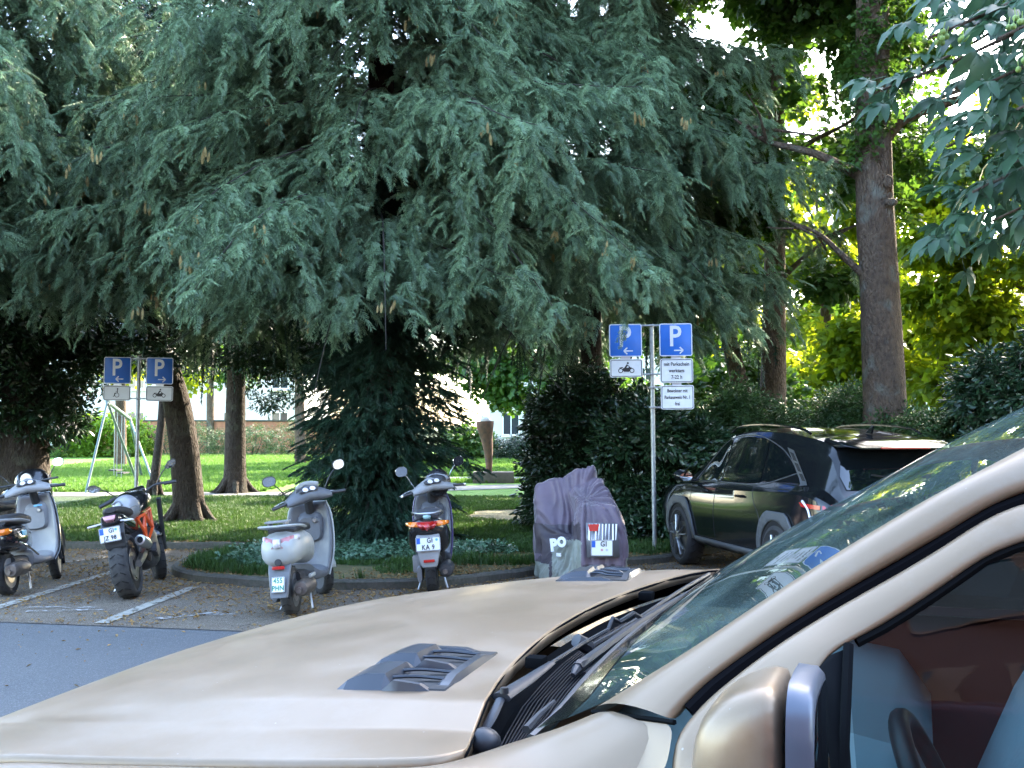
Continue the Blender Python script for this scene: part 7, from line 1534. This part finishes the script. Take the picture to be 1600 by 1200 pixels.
# wipers
M_wip = mat('wiper_grey', (.025, .028, .033), rough=.45, spec=.4); 
wi = MB(); base = LP(752, 1160, -.66); b = MB(); b.ell((0, 0, 0), (.024, .024, .020), 14, 8); 
o = b.build('wiper_cap', M_wip, fc_, loc=LP(756, 1160, -.665) + Vector((0, 0, .0)))
b = MB(); b.tube([LP(748, 1156, -.655), LP(768, 1122, -.62), LP(782, 1093, -.58)], [.006, .008, .007], 7, smooth=4, flat=.6); b.tube([LP(783, 1090, -.578), LP(820, 1066, -.50), LP(862, 1036, -.40)], [.016, .013, .007], 8, flat=.45); b.tube([LP(862, 1036, -.40), LP(910, 1006, -.25), LP(950, 984, -.12), LP(957, 965, -.1)], .0035, 6); b.tube([LP(957, 966, -.1), LP(968, 972, -.08), LP(990, 958, -.03), LP(1002, 966, .0)], .0045, 6); b.build('wiper_arm', M_wip, fc_)
b = MB(); b.lathe([(0, .008), (.006, .008), (.007, 0)], 10, M=Matrix.Translation(LP(788, 1083, -.575))); b.build('wiper_bolt', M_black, fc_)
b = MB(); b.tube([LP(902, 1042, -.38), LP(960, 1000, -.18), LP(1010, 965, .02), LP(1070, 930, .3), LP(1118, 903, .6)], [.010, .009, .008, .007, .004], 6, smooth=3, flat=.7); b.tube([p + Vector((-.012, 0, -.006)) for p in (LP(902, 1046, -.38), LP(960, 1004, -.18), LP(1010, 969, .02), LP(1070, 933, .3))], .004, 5, smooth=3); b.build('wiper_blade', M_wip, fc_)
b = MB(); b.tube([LP(900, 1000, -.22), LP(918, 1010, -.2), LP(925, 1018, -.2)], [.012, .014, .008], 8); b.tube([LP(895, 1055, -.4), LP(905, 1040, -.37), LP(915, 1034, -.34)], [.004, .010, .008], 7); b.tube([LP(915, 1015, -.2), LP(985, 975, 0), LP(1060, 925, .33), LP(1108, 897, .62)], .0045, 6, smooth=3); b.build('wiper_arm', M_wip, fc_)
b = MB(); b.tube([LP(822, 1140, -.66), LP(842, 1118, -.61), LP(866, 1096, -.56)], [.006, .005, .003], 6); b.build('washer_nozzle', M_wip, fc_)
for px, py, v in ((838, 1028, -.40), (1010, 925, .27)): b = MB(); b.box((0, 0, 0), (.03, .03, .018), bev=.004); o = b.build('hood_stop', M_bdark, fc_, loc=LP(px, py + 6, v))
# rest of the body (roof, far side, nose, wheels)
b = MB(); rr = [[LU(-.755, v, 1.715 + .035 * (1 - (v / .62) ** 2)) for v in [-.585 + 1.185 * k / 8 for k in range(9)]], [LU(-1.1, v * 1.0, 1.80 + .045 * (1 - (v / .62) ** 2)) for v in [-.565 + 1.13 * k / 8 for k in range(9)]], [LU(-2.2, v, 1.80 + .045 * (1 - (v / .62) ** 2)) for v in [-.56 + 1.12 * k / 8 for k in range(9)]], [LU(-3.2, v, 1.70 + .04 * (1 - (v / .62) ** 2)) for v in [-.54 + 1.08 * k / 8 for k in range(9)]]]
b.loft(rr); b.build('roof', M_beige, fc_, angle=180, solid=.03)
b = MB(); b.loft([[LU(-.02, .74, 1.30), LU(-.79, .615, 1.735), LU(-1.3, .58, 1.80), LU(-3.2, .56, 1.70)], [LU(-.03, .80, 1.26), LU(-.81, .68, 1.69), LU(-1.3, .67, 1.75), LU(-3.2, .64, 1.64)]]); b.build('far_pillar', M_frit, fc_, solid=.02, angle=180)
b = MB(); rows = [[LU(u, v, z - (.13 if u > -.05 and z > 1 else 0)) for u in (1.0, .6, .1, -.4, -1.2, -2.2, -3.2, -3.4)] for v, z in ((.745, 1.235), (.84, 1.225), (.93, .95), (.93, .45), (.80, .30), (-.80, .30))]
b.loft(rows); b.build('far_body_side', M_beige, fc_, angle=60)
b = MB(); b.loft([[LU(-1.7, -.945, .30), LU(-1.7, -.93, 1.0), LU(-1.7, -.86, 1.22)], [LU(-3.4, -.93, .30), LU(-3.4, -.92, 1.0), LU(-3.35, -.86, 1.22)]]); b.build('rear_door', M_beige, fc_, angle=60)
b = MB(); b.loft([[LU(-3.42, -.9, .3), LU(-3.42, .9, .3)], [LU(-3.45, -.9, 1.0), LU(-3.45, .9, 1.0)], [LU(-3.35, -.8, 1.25), LU(-3.35, .8, 1.25)], [LU(-3.22, -.56, 1.68), LU(-3.22, .56, 1.68)]]); b.build('tailgate', M_beige, fc_, angle=30)
b = MB(); b.loft([[LU(1.0, v, 1.10 if abs(v) > .7 else 1.13) for v in (-.75, -.4, 0, .4, .70)], [LU(1.13, v * 1.05, .95) for v in (-.75, -.4, 0, .4, .75)], [LU(1.16, v * 1.08, .55) for v in (-.8, -.4, 0, .4, .8)], [LU(1.10, v * 1.05, .32) for v in (-.8, -.4, 0, .4, .8)]]); b.build('nose', M_bdark, fc_, angle=40, solid=.02)
for u_ in (.25, -2.55):
    for s in (1, -1): wheel(fc_, 'wheel', (u_, s * .82, .38), .38, .25, rim=M_rimg, tread=24)
# interior
M_int = mat('interior_grey', (.28, .33, .36), rough=.7); M_intl = mat('interior_light', (.25, .28, .30), rough=.6); M_intr = mat('interior_red', (.12, .018, .015), rough=.7); M_leath = mat('seat_grey', (.34, .37, .40), rough=.5, bump=.2, bump_scale=60)
b = MB(); b.loft([[LU(-.05, v, 1.20) for v in (-.74, 0, .72)], [LU(-.3, v, 1.18) for v in (-.76, 0, .74)], [LU(-.48, v, 1.15) for v in (-.78, 0, .76)], [LU(-.55, v, 1.05) for v in (-.78, 0, .76)], [LU(-.5, v, .75) for v in (-.78, 0, .76)]]); b.build('dashboard', M_int, fc_, angle=60)  # dashboard lightened towards cyan, windscreen reflection put into its colour
b = MB(); b.loft([supers(-.50, .30, 1.08, 1.20, 16, 3, .38), supers(-.42, .32, 1.08, 1.215, 16, 3, .38), supers(-.25, .26, 1.10, 1.20, 16, 3, .38)], close=True); b.build('instrument_hood', M_int, fc_)
sw_c = Vector((-.575, .40, 1.09)); T = Matrix.Translation(sw_c) @ Matrix.Rotation(R(-66), 4, 'Y')
b = MB(); b.lathe([(.185 + .015 * math.cos(a), .015 * math.sin(a)) for a in [2 * PI * k / 10 for k in range(10)]], 40, M=T, close=True); stw = b.build('steering_wheel', mat('wheel_leather', (.012, .013, .015), .45), fc_)
b = MB(); b.lathe([(0, .03), (.05, .03), (.065, .005), (.06, -.03)], 20, M=T)
for a in (0.1, PI - .1, -PI / 2): b.tube([Vector((math.cos(a) * .05, math.sin(a) * .05, 0)), Vector((math.cos(a) * .175, math.sin(a) * .175, 0))], [.024, .014], 7, M=T, flat=.5)
b.build('wheel_spokes', M_intl, stw)
def seat(v, u, dz=0.0):
    s = MB(); s.loft([supers(0, .5, -.06, .06, 16, 3), supers(.5, .48, -.07, .07, 16, 3)], close=True, M=Matrix.Translation((u - .0, -v, .72 + dz))); T2 = Matrix.Translation((u, -v, .74 + dz)) @ Matrix.Rotation(R(-20), 4, 'Y') @ Matrix.Rotation(R(-90), 4, 'Y')
    o = s.build('seat_cushion', M_leath, fc_)
    s = MB(); s.loft([supers(0, .48, -.07, .07, 16, 3), supers(.25, .5, -.075, .075, 16, 3), supers(.5, .44, -.065, .065, 16, 3), supers(.62, .30, -.05, .05, 16, 3)], close=True, M=T2); o = s.build('seat_back', M_leath, fc_)
    s = MB(); s.loft([supers(.66, .16, -.04, .04, 16, 2.6), supers(.70, .26, -.055, .055, 16, 2.6), supers(.80, .27, -.055, .055, 16, 2.6), supers(.86, .20, -.04, .04, 16, 2.6)], close=True, M=T2); s.tube([(.6, .05, 0), (.7, .05, 0)], .008, 6, M=T2); s.tube([(.6, -.05, 0), (.7, -.05, 0)], .008, 6, M=T2); hr = s.build('headrest', M_leath, fc_)
    s = MB(); s.box((.76, 0, -.056), (.03, .12, .006), M=T2); s.box((.76, 0, .056), (.03, .12, .006), M=T2); s.build('red_tag', mat('red_tag', (.5, .02, .02), .5), hr)
seat(-.40, -1.02); seat(.40, -.60, -.10)
b = MB(); b.loft([[LU(-.2, .78, .5), LU(-1.6, .80, .5), LU(-3.3, .8, .5)], [LU(-.2, .77, 1.25), LU(-1.6, .80, 1.26), LU(-3.3, .8, 1.25)]]); b.build('far_door_trim', M_intr, fc_, solid=.02)
b = MB(); b.loft([[LU(-.0, .80, 1.22), LU(-1.6, .82, 1.22), LU(-3.3, .82, 1.22)], [LU(-.80, .68, 1.69), LU(-1.6, .66, 1.74), LU(-3.2, .64, 1.64)]]); b.build('far_window', M_far, fc_, angle=180)
b = MB(); b.box((-1.7, 0, .46), (3.2, 1.6, .04)); b.build('floor_carpet', mat('carpet', (.02, .02, .022), .9), fc_)
b = MB(); b.loft([[LU(-1.15, v, 1.76) for v in (-.6, 0, .6)], [LU(-3.1, v, 1.68) for v in (-.55, 0, .55)]]); b.build('headliner', M_intl, fc_, solid=.01)
b = MB(); b.box((-.75, 0, 1.57), (.03, .22, .06), bev=.012); b.tube([(-.72, 0, 1.6), (-.70, 0, 1.70)], .008, 6); b.build('rear_view_mirror', M_bdark, fc_)
# thin trunk and brick front mirrored in the door glass: a dark red van standing behind the camera
rv = empty('parked_van', (1.2, -1.35, 0), label='dark red van standing beside the beige car, only seen mirrored in its door window', cat='van')
M_rv = mat('van_red', (.075, .014, .014), rough=.3, coat=.6)
b = MB(); b.loft([[(x, y, z) for y, z in ((-1.6, .35), (-.02, .35), (0, .75), (-.02, 1.15), (-.10, 2.1), (-.35, 2.3), (-1.3, 2.3))] for x in (-2.6, -2.4, 2.2, 2.4)]); b.build('body', M_rv, rv, angle=50)
for x0 in (-2.05,):
    b = MB(); b.loft([[(x0, -.004, 1.15), (x0 + .62, -.004, 1.15)], [(x0 + .2, -.035, 1.80), (x0 + .62, -.035, 1.80)]]); b.build('window', mat('van_window', (.10, .16, .19), .1, coat=.6), rv, solid=.01)
for x_ in (-1.7, 1.5): wheel(rv, 'wheel', (x_, -.12, .35), .35, .22, rim=M_rimg, tread=10)

# building across the street behind the camera (mirrored in glass and paint)
rb = empty('brick_building', (2, -9, 0), label='dark red brick building across the street, only seen mirrored in the car glass', cat='building')
M_rbr = ground_mat('red_brick_face', (.058, .024, .021), (.075, .030, .025), (.042, .02, .018), s1=.8, s2=14, bump=.5, bs=20, bd=.01)
b = MB(); b.box((0, -5, 4.6), (34, 10, 9.2)); b.build('wall', M_rbr, rb, smooth=False)
b = MB(); b.add([(-17.5, .6, 9.2), (17.5, .6, 9.2), (17.5, -10.6, 9.2), (-17.5, -10.6, 9.2), (-16, -5, 12), (16, -5, 12)], [(0, 1, 5, 4), (1, 2, 5), (2, 3, 4, 5), (3, 0, 4), (0, 3, 2, 1)]); b.build('roof', M_roof, rb, smooth=False)
for fl_ in range(3):
    for k in range(9):
        cx = -14.8 + k * 3.7; cz = 1.9 + fl_ * 2.9; b = MB()
        for dx, dz, sx, sz in ((-.58, 0, .08, 1.6), (.58, 0, .08, 1.6), (0, 0, .06, 1.44), (0, .76, 1.08, .08), (0, -.76, 1.08, .08)): b.box((cx + dx, .03, cz + dz), (sx, .08, sz))
        wf = b.build('window', mat('brown_frame', (.08, .045, .035), .5), rb, smooth=False); b = MB(); b.box((cx, .012, cz), (1.08, .03, 1.44)); b.build('pane', M_pane, wf, smooth=False)
